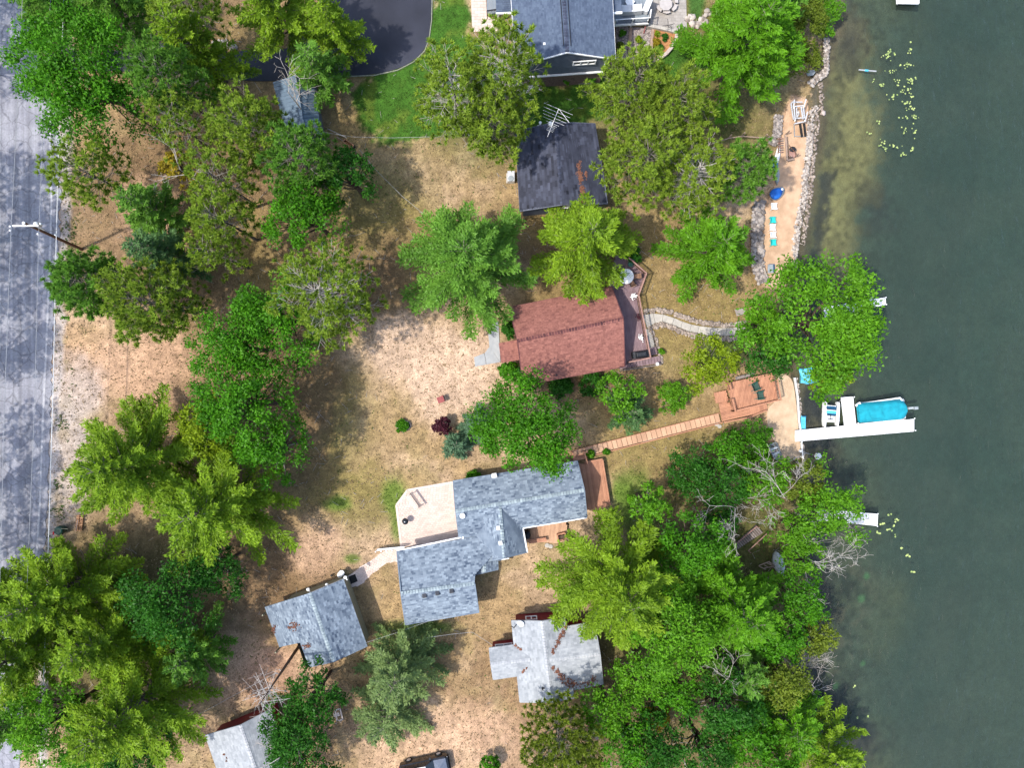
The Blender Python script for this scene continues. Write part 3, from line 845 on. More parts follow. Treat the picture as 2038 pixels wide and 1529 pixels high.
# ---------------------------------------------------------------- the grey house with its cross wings
gh = thing('house', 'grey-shingled house with stepped wings beside the pale paver patio', 'house', P(960, 1080))
ZE, ZR = 2.7, 4.35
A_e0, A_e1 = P(902, 958, ZE), P(1149, 918.5, ZE)
A_r0, A_r1 = P(907, 1018, ZR), P(1163, 976, ZR)
A_f0, A_f1 = P(914, 1072, ZE), P(1168, 1030, ZE)
gable('', '', A_e0, A_e1, A_r0, A_r1, A_f0, A_f1, MAT['grey_wall'], MAT['sh_grey'], MAT['cap_grey'], thing_obj=gh, fascia=MAT['sh_grey'])
# middle wing
B_r0, B_r1 = P(994, 1008, ZR - .12), P(1004, 1111, ZR - .15)
B_e0, B_e1 = P(1030, 1000, ZE), P(1049, 1099.5, ZE)
B_f0, B_f1 = P(930, 1032, 2.35), P(947, 1122, 2.35)
gable('', '', B_e0, B_e1, B_r0, B_r1, B_f0, B_f1, MAT['grey_wall'], MAT['sh_grey'], MAT['cap_grey'], thing_obj=gh, fascia=MAT['sh_grey'])
# lower wing with the three roof windows
C_e0, C_e1 = P(790, 1098, ZE), P(926, 1072, ZE)
C_r0, C_r1 = P(798, 1182, ZR + .05), P(944.5, 1162, ZR + .05)
C_f0, C_f1 = P(807, 1244, ZE), P(953, 1219.5, ZE)
def plane_z(a, b, c):
    n = (b - a).cross(c - a)
    def f(px, py):
        z = 3.0
        for _ in range(3):
            q = P(px, py, z); z = a.z - (n.x * (q.x - a.x) + n.y * (q.y - a.y)) / n.z
        return z
    return f
wall_mesh(gh, C_e0, C_e1, C_r0, C_r1, C_f0, C_f1, MAT['grey_wall'], .35, .25)
zC = plane_z(C_e0, C_e1, C_r1)
CRa, _ = roof_plane(gh, [P(x, y, zC(x, y)) for x, y in ((790, 1098), (978, 1063), (986, 1100), (946, 1143), (944.5, 1162), (798, 1182))], MAT['sh_grey'])
CRb, _ = roof_plane(gh, [C_f1, C_f0, C_r0, C_r1], MAT['sh_grey'])
ridge_cap(CRa, C_r0, C_r1, MAT['cap_grey'])
trim(gh, [(C_f0, C_f1), (C_e0, C_r0), (C_r0, C_f0), (C_r1, C_f1)], MAT['sh_grey'])
# entry gable
gable('', '', P(990, 1098, 2.6), P(991, 1134, 2.6), P(962, 1102, 3.35), P(964, 1140, 3.35), P(936, 1106, 2.6), P(940, 1146, 2.6), MAT['grey_wall'], MAT['sh_grey'], MAT['cap_grey'], thing_obj=gh, over=.2, fascia=MAT['sh_grey'])
for (x, y) in ((845, 1185.5), (871, 1180.5), (899, 1176)):
    t = (y - 1164 - (x - 944) * -.137) / 60
    z = ZR + .05 - (ZR - ZE) * max(0, (y - (1182 - (x - 798) * .137)) / 60)
    mb = MB(); mb.box(P(x, y, z - .05), .36, .36, .22, math.radians(8))
    f = mb.build('roof_window', MAT['black'], gh)
    MB().box(P(x, y, z + .16), .29, .29, .03, math.radians(8)).build('pane', MAT['glass'], f)
for (x, y) in ((991.5, 1051), (996, 1081)):
    mb = MB(); mb.box(P(x, y, 3.95), .26, .26, .42, math.radians(8)); mb.box(P(x, y, 4.37), .34, .34, .05, math.radians(8))
    mb.build('roof_vent', MAT['white'], gh)
MB().lathe(P(921, 1026, 4.0), [(.2, 0), (.2, .25), (.26, .27), (.26, .36), (.1, .42)], 10).build('roof_vent', MAT['white'], gh)
mb = MB(); mb.box(P(984, 945, 2.2), .5, .36, .95, math.radians(9)); mb.box(P(984, 945, 3.15), .36, .24, .12, math.radians(9))
mb.build('chimney', MAT['white'], gh)
MB().beam(P(917, 1070, 2.72), P(790, 1097, 2.62), .14, .14).build('gutter', MAT['white'], gh)
MB().beam(P(921, 1063, 2.72), P(921, 1073, 2.72), .14, .14).build('gutter', MAT['white'], gh)
MB().beam(P(1040.7, 1051.5, 2.66), P(1168, 1030.5, 2.66), .13, .16).build('gutter', MAT['white'], gh)
MB().beam(P(1040.7, 1051.5, 2.66), P(1049.5, 1100, 2.66), .13, .16).build('gutter', MAT['white'], gh)
window(gh, P(1000, 1111, 1.5), Vector((1, .2, 0)), Vector((.2, -1, 0)), 1.2, 1.0, 2)

# ---------------------------------------------------------------- grey garage
gg = thing('garage', 'grey-shingled garage with sage side wall and orange needle piles on its roof', 'garage', P(630, 1240))
g_e0, g_e1 = P(683, 1153, 2.6), P(731, 1288, 2.6)
g_r0, g_r1 = P(616, 1181, 4.2), P(664, 1319, 4.2)
g_f0, g_f1 = P(556, 1200, 2.75), P(603, 1334, 2.75)
wall_mesh(gg, g_e0, g_e1, g_r0, g_r1, g_f0, g_f1, MAT['beige_wall'], .3, .2)
ra, _ = roof_plane(gg, [g_e0, g_e1, g_r1, g_r0], MAT['sh_grey'])
rb, _ = roof_plane(gg, [P(527, 1209, 2.05), P(556, 1289, 2.05), P(600, 1279, 3.0), P(603.5, 1289, 3.0), P(615, 1330, 2.98), g_r1, g_r0], MAT['sh_grey'])
ridge_cap(ra, g_r0, g_r1, MAT['cap_grey'])
trim(gg, [(g_e0, g_e1), (g_e0, g_r0)], MAT['grey_wall'], .06, .14)
for q in (P(531, 1212), P(556, 1284)):
    MB().box(q + Vector((.3, 0, 0)), .12, .12, 2.0).build('porch_post', MAT['beige_wall'], gg)
rng = random.Random(3)
def debris(parent, pts, zf, mat, n, name='needle_pile', size=.085):
    mb = MB()
    for _ in range(n):
        x, y, sx, sy = rng.choice(pts)
        px, py = x + rng.gauss(0, sx), y + rng.gauss(0, sy)
        p = P(px, py, zf(px, py) + .05)
        r = size * rng.uniform(.5, 1.4); t = rng.uniform(0, 6.28)
        mb.add([p + Vector((r * math.cos(t + k * 2.09), r * math.sin(t + k * 2.09), .02 * k)) for k in range(3)] + [p + UP * .08], [(0, 1, 3), (1, 2, 3), (2, 0, 3)], rng.random())
    return mb.build(name, mat, parent, kind='stuff')
def plane_z(a, b, c):
    n = (b - a).cross(c - a)
    def f(px, py):
        z = 3.0
        for _ in range(3):
            q = P(px, py, z); z = a.z - (n.x * (q.x - a.x) + n.y * (q.y - a.y)) / n.z
        return z
    return f
zg = plane_z(P(527, 1209, 2.05), P(556, 1289, 2.05), g_r1)
debris(rb, [(547, 1249, 2.2, 4), (545, 1254, 2, 4), (609, 1287, 3, 2), (613, 1285, 3, 2), (587, 1243, 5, 4), (582, 1250, 5, 4)], zg, MAT['needles'], 130)
dirg = (g_e1 - g_e0).normalized()
for (x, y) in ((614, 1173), (651, 1164), (688, 1149)):
    mb = MB(); mb.beam(P(x + 3, y + 6, 2.9), P(x, y, 3.0), .08, .08); mb.lathe(P(x, y, 2.85), [(.04, 0), (.16, .05), (.16, .2), (.05, .26)], 8)
    mb.build('wall_lamp', MAT['white'], gg)
mb = MB(); mb.prism([P(685, 1163), P(692, 1161), P(697, 1175), P(690, 1177)], 2.3, 2.4); mb.build('door_hood', MAT['white'], gg)
am = MB(); am.prism([P(694, 1148), P(707, 1143), P(712, 1157), P(699, 1163)], .05, .09)
setp(am.build('door_mat', MAT['rubber']), 'black rubber mat at the end of the pale path by the garage', 'doormat')
tk = thing('rain_barrel', 'round white lidded barrel standing beside the garage path', 'barrel', P(680, 1141))
MB().lathe(P(680, 1141), [(.22, 0), (.29, .2), (.30, .5), (.25, .8)], 14).build('body', MAT['plastic_white'], tk, True)
MB().lathe(P(680, 1141, .8), [(.27, 0), (.27, .05), (.08, .1)], 14).build('lid', MAT['plastic_white'], tk)
sg = thing('yard_light', 'thin black garden light stake beside the white barrel', 'garden light', P(660, 1146))
MB().tube(P(660, 1146), P(660, 1146, 1.1), .025).build('stake', MAT['black'], sg)
MB().lathe(P(660, 1146, 1.05), [(.05, 0), (.12, .06), (.04, .16)], 8).build('lamp_head', MAT['black'], sg)

# ---------------------------------------------------------------- small red house under the pale cross roof
rh = thing('house', 'small dark red house under a pale grey cross-shaped roof', 'house', P(1085, 1315))
ZE2, ZR2 = 2.5, 3.55
n_e0, n_e1 = P(1018.5, 1236.5, ZE2), P(1035, 1398, ZE2)
n_r0, n_r1 = P(1079, 1237.5, ZR2), P(1098, 1399, ZR2)
n_f0, n_f1 = P(1124, 1230.5, 2.75), P(1142, 1390, 2.75)
gable('', '', n_e0, n_e1, n_r0, n_r1, n_f0, n_f1, MAT['red_wall'], MAT['sh_pale'], MAT['cap_pale'], thing_obj=rh, fascia=MAT['sh_pale'], gover=.25)
w_e0, w_e1 = P(974, 1291, 2.5), P(1050, 1281, 2.5)
w_r0, w_r1 = P(977, 1323, 3.1), P(1056, 1314, 3.1)
w_f0, w_f1 = P(982, 1353, 2.5), P(1058, 1342, 2.5)
gable('', '', w_e0, w_e1, w_r0, w_r1, w_f0, w_f1, MAT['red_wall'], MAT['sh_pale'], MAT['cap_pale'], thing_obj=rh, fascia=MAT['sh_pale'])
x_e0, x_e1 = P(1102, 1252, 2.55), P(1183, 1239, 2.55)
x_r0, x_r1 = P(1094, 1316, 3.5), P(1194, 1303, 3.5)
x_f0, x_f1 = P(1105, 1381, 2.55), P(1200, 1362, 2.55)
_, xa, xb = gable('', '', x_e0, x_e1, x_r0, x_r1, x_f0, x_f1, MAT['red_wall'], MAT['sh_pale'], MAT['cap_pale'], thing_obj=rh, fascia=MAT['sh_pale'])
zx1 = plane_z(x_e0, x_e1, x_r1); zx2 = plane_z(x_f0, x_f1, x_r1)
zn = plane_z(n_f0, n_f1, n_r1); zl = plane_z(n_e0, n_e1, n_r1)
debris(xa, [(1101 + 25 * t, 1296 - 48 * t, 1.2 + 2 * t, 3) for t in (0, .2, .4, .6, .8, 1)], lambda a, b: max(zx1(a, b), zn(a, b)), MAT['needles'], 170)
debris(xb, [(1101 + 32 * t, 1330 + 32 * t, 1.5 + 3.5 * t, 2 + 3 * t) for t in (0, .25, .5, .75, 1)] + [(1145, 1362, 7, 4), (1180, 1353, 4, 3), (1170, 1361, 7, 3)], lambda a, b: max(zx2(a, b), zn(a, b)), MAT['needles'], 280)
debris(xa, [(1026 + 16 * t, 1285 + 14 * t, 1.5, 1.5) for t in (0, .3, .6)] + [(1040 + 8 * t, 1339 - 8 * t, 1.5, 1.5) for t in (0, .5, 1)], lambda a, b: zl(a, b), MAT['needles'], 70)
out = Vector((.1, 1, 0))
def on_wall(p, q, r0, r1, over, gover, t, z, eave=False):
    al = (r1 - r0); al.z = 0; al.normalize(); cr = q - p; cr.z = 0; cr.normalize()
    if eave:   # p->q runs along the eave
        perp = Vector((-al.y, al.x, 0)); perp = perp if perp.y < 0 else -perp
        c = p.lerp(q, t) + perp * over; return Vector((c.x, c.y, z)), al, -perp
    c = p.lerp(q, t) + al * gover; return Vector((c.x, c.y, z)), cr, -al
c_, al_w, out_w = on_wall(n_e0, n_f0, n_r0, n_r1, .35, .25, .37, 1.45); window(rh, c_, al_w, out_w, 1.05, 1.0, 2)
c_, al_w, out_w = on_wall(w_e0, w_e1, w_r0, w_r1, .35, .2, .36, 1.5, True); window(rh, c_, al_w, out_w, 1.6, .9, 2)
mb = MB(); q = P(1078, 1371, 3.35); mb.beam(q, q + Vector((.25, .05, .12)), .1, .1); mb.beam(q + Vector((.06, -.15, .05)), q + Vector((.06, .15, .1)), .1, .1)
mb.build('vent_cap', MAT['black'], rh)
ds = thing('satellite_dish', 'grey satellite dish on a mast at the corner of the pale cross roof', 'satellite dish', P(1026, 1245, 2.6))
MB().tube(P(1022, 1250, 2.4), P(1026, 1246, 3.1), .035).build('mast', MAT['black'], ds)
MB().lathe(P(1036, 1241, 3.0), [(.08, 0), (.26, .07), (.36, .2), (.34, .2), (.1, .1)], 14, sx=.8, rot=1.0).build('dish', MAT['alu'], ds, True)
mb = MB(); mb.tube(P(1026, 1246, 3.1), P(1036, 1241, 3.05), .03); mb.tube(P(1024, 1251, 2.9), P(1018, 1247, 3.2), .04)
mb.build('arm', MAT['black'], ds)

# ---------------------------------------------------------------- red shed house at the lower left
bl = thing('house', 'dark red cottage with pale grey gable roof at the bottom edge', 'house', P(470, 1500))
b_e0, b_e1 = P(409.5, 1465, 2.5), P(447, 1575, 2.5)
b_r0, b_r1 = P(478, 1445, 4.0), P(517, 1558, 4.0)
b_f0, b_f1 = P(537, 1414, 2.6), P(575, 1530, 2.6)
_, ba, bb = gable('', '', b_e0, b_e1, b_r0, b_r1, b_f0, b_f1, MAT['red_wall'], MAT['sh_pale'], MAT['cap_pale'], thing_obj=bl, fascia=MAT['sh_pale'], gover=.35)
debris(ba, [(451, 1513, 1, 2), (446, 1502, .8, 1)], plane_z(b_e0, b_e1, b_r1), MAT['needles'], 14)

# ---------------------------------------------------------------- red-roofed cottage and its deck
rr = thing('house', 'cottage with red-brown shingle roof between the pines and the purple deck', 'house', P(1130, 680))
r_e0, r_e1 = P(1013, 612, 2.7), P(1217.5, 571, 2.7)
r_r0, r_r1 = P(1030, 678.5, 4.5), P(1240.5, 634.5, 4.5)
r_f0, r_f1 = P(1041, 767, 2.5), P(1243.5, 729.5, 2.5)
gable('', '', r_e0, r_e1, r_r0, r_r1, r_f0, r_f1, MAT['red_paint'], MAT['sh_red'], MAT['cap_red'], thing_obj=rr, fascia=MAT['cap_red'], gover=.5)
MB().prism([P(997, 688), P(1036, 680), P(1040, 712), P(1002, 718)], 0, .12).build('step', MAT['concrete_grey'], rr)
pr, _ = roof_plane(rr, [P(993, 683, 2.45), P(998, 722.5, 2.45), P(1038, 716, 2.75), P(1032, 676, 2.75)], MAT['sh_red'], slab_name='porch_roof')
for q in (P(997, 687), P(1001, 718)):
    MB().box(q, .12, .12, 2.35).build('porch_post', MAT['rail_wood'], rr)
MB().lathe(P(1107.5, 747, 3.0), [(.09, 0), (.09, .28), (.05, .3)], 8).build('roof_vent', MAT['black'], rr)
dk = thing('deck', 'weathered purple-brown deck wrapping the lake end of the red-roofed cottage', 'deck', P(1265, 640, 0))
DZ = .95
deck_px = [(1212, 560), (1228, 500), (1249, 517), (1283, 547), (1267.5, 590), (1291, 713), (1247, 722), (1222, 728), (1215, 640)]
boards(dk, [P(x, y, DZ) for x, y in deck_px], (-.187, 1.0), MAT['purple_wood'], w=.15)
railing(dk, [P(*q, DZ) for q in ((1249, 517), (1283, 547), (1267.5, 590), (1291, 713), (1249, 721.5))], MAT['rail_wood'], .95, .15)
lowp = [(1232, 722), (1290, 714), (1302, 693), (1307, 696), (1315.5, 724), (1234, 737)]
st = thing('stairs', 'weathered purple-brown steps at the bottom corner of the deck', 'stairs', P(1270, 728))
for k in range(14):
    t = k / 13; zz = .8 - .045 * k
    a = P(1236 + 76 * t, 735 - 12 * t, zz); b = P(1234 + 76 * t, 723 - 12 * t + (0 if t < .75 else -2), zz)
    MB().prism([a + Vector((-.12, 0, 0)), a + Vector((.15, 0, 0)), b + Vector((.15, 0, 0)), b + Vector((-.12, 0, 0))], zz - .05, zz, random.random()).build('tread', MAT['purple_wood'], st)
MB().beam(P(1234, 738, .85), P(1316, 726, .5), .1, .12).build('side_rail', MAT['grey_wood'], st)
for k in range(3):
    MB().beam(P(1292 - k, 706 - 5 * k, .55), P(1308 - k, 703 - 5 * k, .5), .22, .05, random.random()).build('tread', MAT['purple_wood'], st)
ls = thing('lamp', 'small white ring lamp on the lower step platform', 'lamp', P(1306, 725, .3))
MB().lathe(P(1306, 725, .3), [(.05, 0), (.04, .5), (.17, .52), (.17, .58), (.09, .6)], 10).build('lamp_head', MAT['white'], ls)

gr = thing('grill', 'long barbecue under a black cover on the purple-brown deck', 'grill', P(1273, 706, DZ))
mb = MB(); c = P(1273, 706, DZ); al = Vector((1, .14, 0)).normalized(); pe = Vector((-al.y, al.x, 0))
def ring(h, l, w, ox=0):
    return [c + UP * h + al * (l * sx + ox) + pe * (w * sy) for sx, sy in ((-.5, -.5), (.5, -.5), (.5, .5), (-.5, .5))]
mb.loft([ring(.02, 1.66, .72), ring(.55, 1.60, .66), ring(.82, 1.56, .6), ring(.85, 1.1, .62), ring(1.12, .95, .42), ring(1.16, .8, .25)])
mb.build('cover', MAT['canvas_black'], gr)
for s in (-1, 1):
    MB().beam(c + al * (.6 * s) - pe * .3 + UP * .01, c + al * (.6 * s) + pe * .3 + UP * .01, .08, .03).build('foot', MAT['rubber'], gr)
tb = thing('table', 'round white patio table on the corner of the purple-brown deck', 'table', P(1246, 550, DZ))
MB().lathe(P(1246, 550, DZ + .70), [(.70, 0), (.74, .02), (.74, .035), (.02, .04)], 26).build('table_top', MAT['plastic_white'], tb)
for k in range(4):
    q = P(1246, 550, DZ) + Vector((.42 * math.cos(k * 1.57 + .8), .42 * math.sin(k * 1.57 + .8), 0))
    MB().tube(q, q + UP * .7, .03).build('leg', MAT['black'], tb)
fl = thing('flower_arrangement', 'leafy green plant lying across the round white deck table', 'plant', P(1246, 546, DZ + .74))
mb = MB(); rg = random.Random(2)
for k in range(46):
    q = P(1246, 546, DZ + .75) + Vector((rg.gauss(0, .24), rg.gauss(0, .28), rg.uniform(.0, .12))); t = rg.uniform(0, 6.28); r = rg.uniform(.04, .09)
    mb.add([q, q + Vector((r * math.cos(t), r * math.sin(t), .03)), q + Vector((r * 1.7 * math.cos(t + .5), r * 1.7 * math.sin(t + .5), 0)), q + Vector((r * math.cos(t + 1), r * math.sin(t + 1), .02))], [(0, 1, 2, 3)], rg.random())
mb.build('leaves', FOL['L'], fl)
def patio_chair(label, px, py, z, face, mat, group):
    t = thing('chair', label, 'chair', (0, 0, 0), group)
    MB().box((0, 0, .40), .5, .5, .07).build('seat', mat, t)
    mb = MB(); mb.add([(-.25, -.25, .45), (.25, -.25, .45), (.25, -.36, .95), (-.25, -.36, .95), (-.25, -.30, .45), (.25, -.30, .45), (.25, -.41, .95), (-.25, -.41, .95)],
                      [(0, 1, 2, 3), (7, 6, 5, 4), (0, 4, 5, 1), (1, 5, 6, 2), (2, 6, 7, 3), (3, 7, 4, 0)]); mb.build('backrest', mat, t)
    for sx in (-1, 1):
        MB().beam((.27 * sx, -.28, .64), (.27 * sx, .22, .62), .06, .05).build('armrest', MAT['black'], t)
        for sy in (-1, 1):
            MB().tube((.24 * sx, .22 * sy, 0), (.24 * sx, .22 * sy, .62 if sy > 0 else .42), .02).build('leg', MAT['black'], t)
    t.location = P(px, py, z); t.rotation_euler.z = face
    return t
gch = 'chairs around the white deck table'
patio_chair('tan wicker chair on the lake side of the round white table', 1264.5, 552, DZ, math.radians(95), MAT['wicker'], gch)
patio_chair('tan wicker chair below the round white table, farthest from the cottage roof', 1256, 565, DZ, math.radians(25), MAT['wicker'], gch)
patio_chair('tan wicker chair beside the roof corner at the round white table', 1232, 566.5, DZ, math.radians(-40), MAT['wicker'], gch)
patio_chair('green padded chair above the round white table, half under the pine', 1253, 527, DZ, math.radians(165), MAT['green_chair'], gch)
def flower_pot(label, px, py, z, potm, bloom, group='flower pots along the purple deck'):
    t = thing('flower_pot', label, 'flower pot', P(px, py, z), group)
    MB().lathe(P(px, py, z), [(.12, 0), (.17, .22), (.18, .26)], 10).build('pot', potm, t)
    mb = MB(); rg = random.Random(px)
    for k in range(40):
        q = P(px, py, z + .3) + Vector((rg.gauss(0, .13), rg.gauss(0, .15), rg.uniform(0, .2))); a = rg.uniform(0, 6.28); r = rg.uniform(.04, .08)
        mb.add([q + Vector((r * math.cos(a + j * 1.57), r * math.sin(a + j * 1.57), .02 * (j % 2))) for j in range(4)], [(0, 1, 2, 3)], rg.random())
    mb.build('blooms', bloom, t)
flower_pot('white flowers in a pot at the bend of the deck rail', 1259.5, 590, DZ, MAT['grey_wood'], MAT['plastic_white'])
flower_pot('white flowers in a pot midway along the deck rail', 1276, 672, DZ, MAT['grey_wood'], MAT['plastic_white'])
flower_pot('dark red potted plant against the deck rail by the walk', 1270.5, 632, DZ, MAT['black'], MAT['purple_leaf'])

# concrete walk with field-stone walls
def slabs(name, label, cat, lower, upper, z, mat, gap=1.0, kind=None):
    t = thing(name, label, cat, P(*lower[len(lower) // 2], 0))
    for i in range(len(lower) - 1):
        q = [lower[i], lower[i + 1], upper[i + 1], upper[i]]
        cx = sum(a for a, b in q) / 4; cy = sum(b for a, b in q) / 4
        zz = z(cx, cy) if callable(z) else z
        mb = MB(); mb.prism([P(cx + (a - cx) * (1 - gap * .035), cy + (b - cy) * .985, zz) for a, b in q], zz - .18, zz + random.uniform(-.006, .006), random.random())
        mb.build('slab', mat, t)
    return t
up = [(1279, 627), (1300, 624), (1320, 626), (1342, 633), (1358, 640), (1376, 646), (1392, 649), (1408, 651), (1418, 652), (1427, 652.5), (1437, 653), (1446, 653), (1455, 652.5), (1463, 652), (1472, 651), (1492, 648)]
lo = [(1288, 653), (1304, 643), (1318, 641), (1338, 646), (1355, 653), (1372, 660), (1388, 664), (1405, 667), (1417, 668), (1427, 668), (1437, 668.5), (1446, 668.5), (1455, 668), (1464, 667), (1474, 666), (1494, 663)]
slabs('walkway', 'curved concrete walk edged with field stone, from deck to lake', 'walkway', lo, up, lambda x, y: tz(x, y) + .08, MAT['concrete'])
slabs('walkway', 'short concrete walk along the deck rail, down to the steps', 'walkway', [(1290, 655), (1298, 668), (1302, 682), (1303, 694)], [(1281, 655), (1286, 668), (1289, 682), (1292, 696)], .05, MAT['concrete'])

ROCKS = []
def rock_meshes():
    for k in range(6):
        rg = np.random.default_rng(100 + k)
        base = np.array([(0, 0, -.6), (0, 0, .75)] + [(math.cos(a) * rr_, math.sin(a) * rr_, zz) for zz, rr_, ph in ((-.3, .8, 0), (.35, .85, .5)) for a in [ph + i * 1.2566 for i in range(5)]])
        base = base * rg.uniform(.75, 1.2, base.shape)
        F = []
        for i in range(5):
            a, b, c, dd = 2 + i, 2 + (i + 1) % 5, 7 + i, 7 + (i + 1) % 5
            F += [(0, b, a), (1, c, dd), (a, b, c), (b, dd, c)]
        ROCKS.append((base, np.array(F)))
rock_meshes()
def rock_thing(name, label, cat, regions, n, mat, size=(.12, .3), parts=150, seed=1, zf=None, group=None, part='stone'):
    """regions: list of (polyline px list, half width px); biggest stones become parts, the rest one stuff part"""
    rg = random.Random(seed)
    lens = []
    for pl, hw in regions:
        lens.append(sum(math.hypot(pl[i + 1][0] - pl[i][0], pl[i + 1][1] - pl[i][1]) for i in range(len(pl) - 1)) * hw)
    L = []
    tot = sum(lens)
    for (pl, hw), ln in zip(regions, lens):
        for _ in range(int(n * ln / tot)):
            i = rg.choices(range(len(pl) - 1), [math.hypot(pl[k + 1][0] - pl[k][0], pl[k + 1][1] - pl[k][1]) for k in range(len(pl) - 1)])[0]
            t = rg.random(); x0, y0 = pl[i]; x1, y1 = pl[i + 1]
            dx, dy = x1 - x0, y1 - y0; ll = math.hypot(dx, dy) or 1
            o = rg.uniform(-1, 1) * hw
            L.append((x0 + dx * t - dy / ll * o, y0 + dy * t + dx / ll * o, rg.uniform(*size) * (1.25 if rg.random() < .15 else 1), rg.random()))
    L.sort(key=lambda q: -q[2])
    c = L[0]; root = thing(name, label, cat, G(regions[0][0][0][0], regions[0][0][0][1]), group)
    shared = {}
    base = ORG[root.name]; J = MB()
    for j, (x, y, s, vv) in enumerate(L):
        z = (zf(x, y) if zf else tz(x, y)) + s * .25
        p = P(x, y, z); V, F = ROCKS[j % 6]
        rot = rg.uniform(0, 6.28)
        sc = Vector((s * rg.uniform(.8, 1.3), s * rg.uniform(.8, 1.2), s * rg.uniform(.6, 1)))
        if j < parts:
            key = (j % 6, int(vv * 3.99))
            if key not in shared:
                me = fast_mesh('stone', V, F, np.full(len(V), (int(vv * 3.99) + .5) / 4)); me.materials.append(mat); shared[key] = me
            o = bpy.data.objects.new(part, shared[key]); C.objects.link(o); o.parent = root
            o.location = p - base; o.rotation_euler = (rg.uniform(-.4, .4), rg.uniform(-.4, .4), rot); o.scale = sc
        else:
            ca, sa = math.cos(rot), math.sin(rot)
            J.add([p + Vector(((a[0] * ca - a[1] * sa) * sc.x, (a[0] * sa + a[1] * ca) * sc.y, a[2] * sc.z)) for a in V], [tuple(f) for f in F], vv)
    if len(J.V): J.build('small_stones', mat, root, kind='stuff')
    return root
rock_thing('stone_wall', 'low field-stone wall on the upper side of the curved walk', 'stone wall', [([(1283, 620), (1305, 617), (1330, 620), (1355, 629), (1385, 639), (1420, 645), (1455, 647), (1488, 643)], 3.5)], 330, MAT['field'], (.10, .2), 130, 2, lambda x, y: tz(x, y) + .06)
rock_thing('stone_wall', 'low field-stone wall on the lower side of the curved walk', 'stone wall', [([(1292, 654), (1306, 648), (1320, 646.5), (1340, 652), (1370, 666), (1400, 672), (1440, 675), (1475, 672), (1498, 668)], 4)], 360, MAT['field'], (.10, .2), 130, 3, lambda x, y: tz(x, y) + .06)
rock_thing('stone_wall', 'dark stone edging between the deck walk and the lawn', 'stone wall', [([(1296, 658), (1304, 672), (1308, 690), (1314, 706), (1317, 724)], 2.5)], 80, MAT['field'], (.09, .17), 40, 4)
c1 = [(943, 710), (951, 731), (998, 722), (994, 684), (993, 655), (975, 650), (970, 668), (972, 690), (962, 704)]
slabs('walkway', 'grey concrete front path curving to the red-brown porch', 'walkway', [(945, 730), (968, 726), (996, 721)], [(943, 711), (964, 703), (974, 690)], .07, MAT['concrete_grey'])
w2 = thing('walkway', 'grey concrete path running beside the cottage under the pine', 'walkway', P(984, 670))
MB().prism([P(*q) for q in ((974, 690), (996, 721), (994, 684), (992, 640), (972, 640), (972, 668))], -.1, .068, .7).build('slab', MAT['concrete_grey'], w2)

# ---------------------------------------------------------------- black-roofed cottage
bc = thing('cottage', 'slate-sided cottage with mottled black roof below the antenna', 'cottage', P(1120, 340))
k_e0, k_e1 = P(1026, 262, 2.6), P(1035, 420, 2.6)
k_r0, k_r1 = P(1106, 243, 3.9), P(1119, 407, 3.9)
k_f0, k_f1 = P(1184, 246, 2.6), P(1209, 405, 2.6)
_, ka, kb = gable('', '', k_e0, k_e1, k_r0, k_r1, k_f0, k_f1, MAT['slate_wall'], MAT['sh_black'], MAT['cap_dark'], thing_obj=bc, expo=.24, tab=.55, fascia=MAT['slate_wall'], gover=.12)
zk = plane_z(k_f0, k_f1, k_r1)
debris(kb, [(1152, 330, 2, 5), (1153, 345, 3, 4), (1156, 354, 2.5, 4), (1158, 375, 2, 4), (1159, 385, 2.5, 4), (1160, 400, 2.5, 3), (1166, 347, 1, 3)], zk, MAT['needles'], 420)
window(bc, P(1069, 414.5, 1.7), Vector((1, .1, 0)), Vector((.1, -1, 0)), .62, .7, 1)
window(bc, P(1126, 411, 2.4), Vector((1, .02, 0)), Vector((0, -1, 0)), .6, .7, 1)
MB().lathe(P(1095, 250, 3.5), [(.13, 0), (.13, .5), (.2, .52), (.2, .62), (.05, .7)], 10).build('flue', MAT['white'], bc)
mb = MB(); mb.lathe(P(1075, 247, 3.2), [(.1, 0), (.1, .4), (.14, .42), (.05, .5)], 8); mb.box(P(1073, 252, 3.15), .3, .22, .15); mb.build('roof_vent', MAT['white'], bc)
an = thing('antenna', 'white comb-like television antenna over the black cottage roof', 'antenna', P(1100, 243, 3.5))
pa, pb = P(1089.5, 272, 6.1), P(1112, 216, 6.6)
MB().tube(P(1101, 262, 2.6), P(1100, 243, 6.3), .035).build('mast', MAT['alu'], an)
MB().tube(pa, pb, .022).build('boom', MAT['white'], an)
bd = (pb - pa).normalized(); sdv = Vector((bd.y, -bd.x, 0)).normalized()
for t, l in ((.99, 1.35), (.87, 1.25), (.76, 1.2), (.66, 1.1), (.56, 1.0), (.47, .62), (.41, .45), (.36, .35), (.31, .32), (.26, .32), (.21, .3)):
    q = pa + (pb - pa) * t
    MB().tube(q - sdv * l * 1.05, q + sdv * l, .010, None, 4).build('element', MAT['white'], an)
MB().tube(pb, pb + sdv * 1.35 - bd * .75, .018, None, 4).build('element', MAT['white'], an)
ac = thing('air_conditioner', 'white air conditioning cabinet against the black-roofed cottage', 'air conditioner', P(1017, 355))
MB().box(P(1017, 355), .7, 1.0, .8).build('cabinet', MAT['alu'], ac)
MB().box(P(1010, 355), .25, .95, .12).build('pad', MAT['concrete'], ac)
MB().lathe(P(1017, 355, .8), [(.28, 0), (.28, .04), (.05, .05)], 12).build('fan_grille', MAT['grey_hull'], ac)

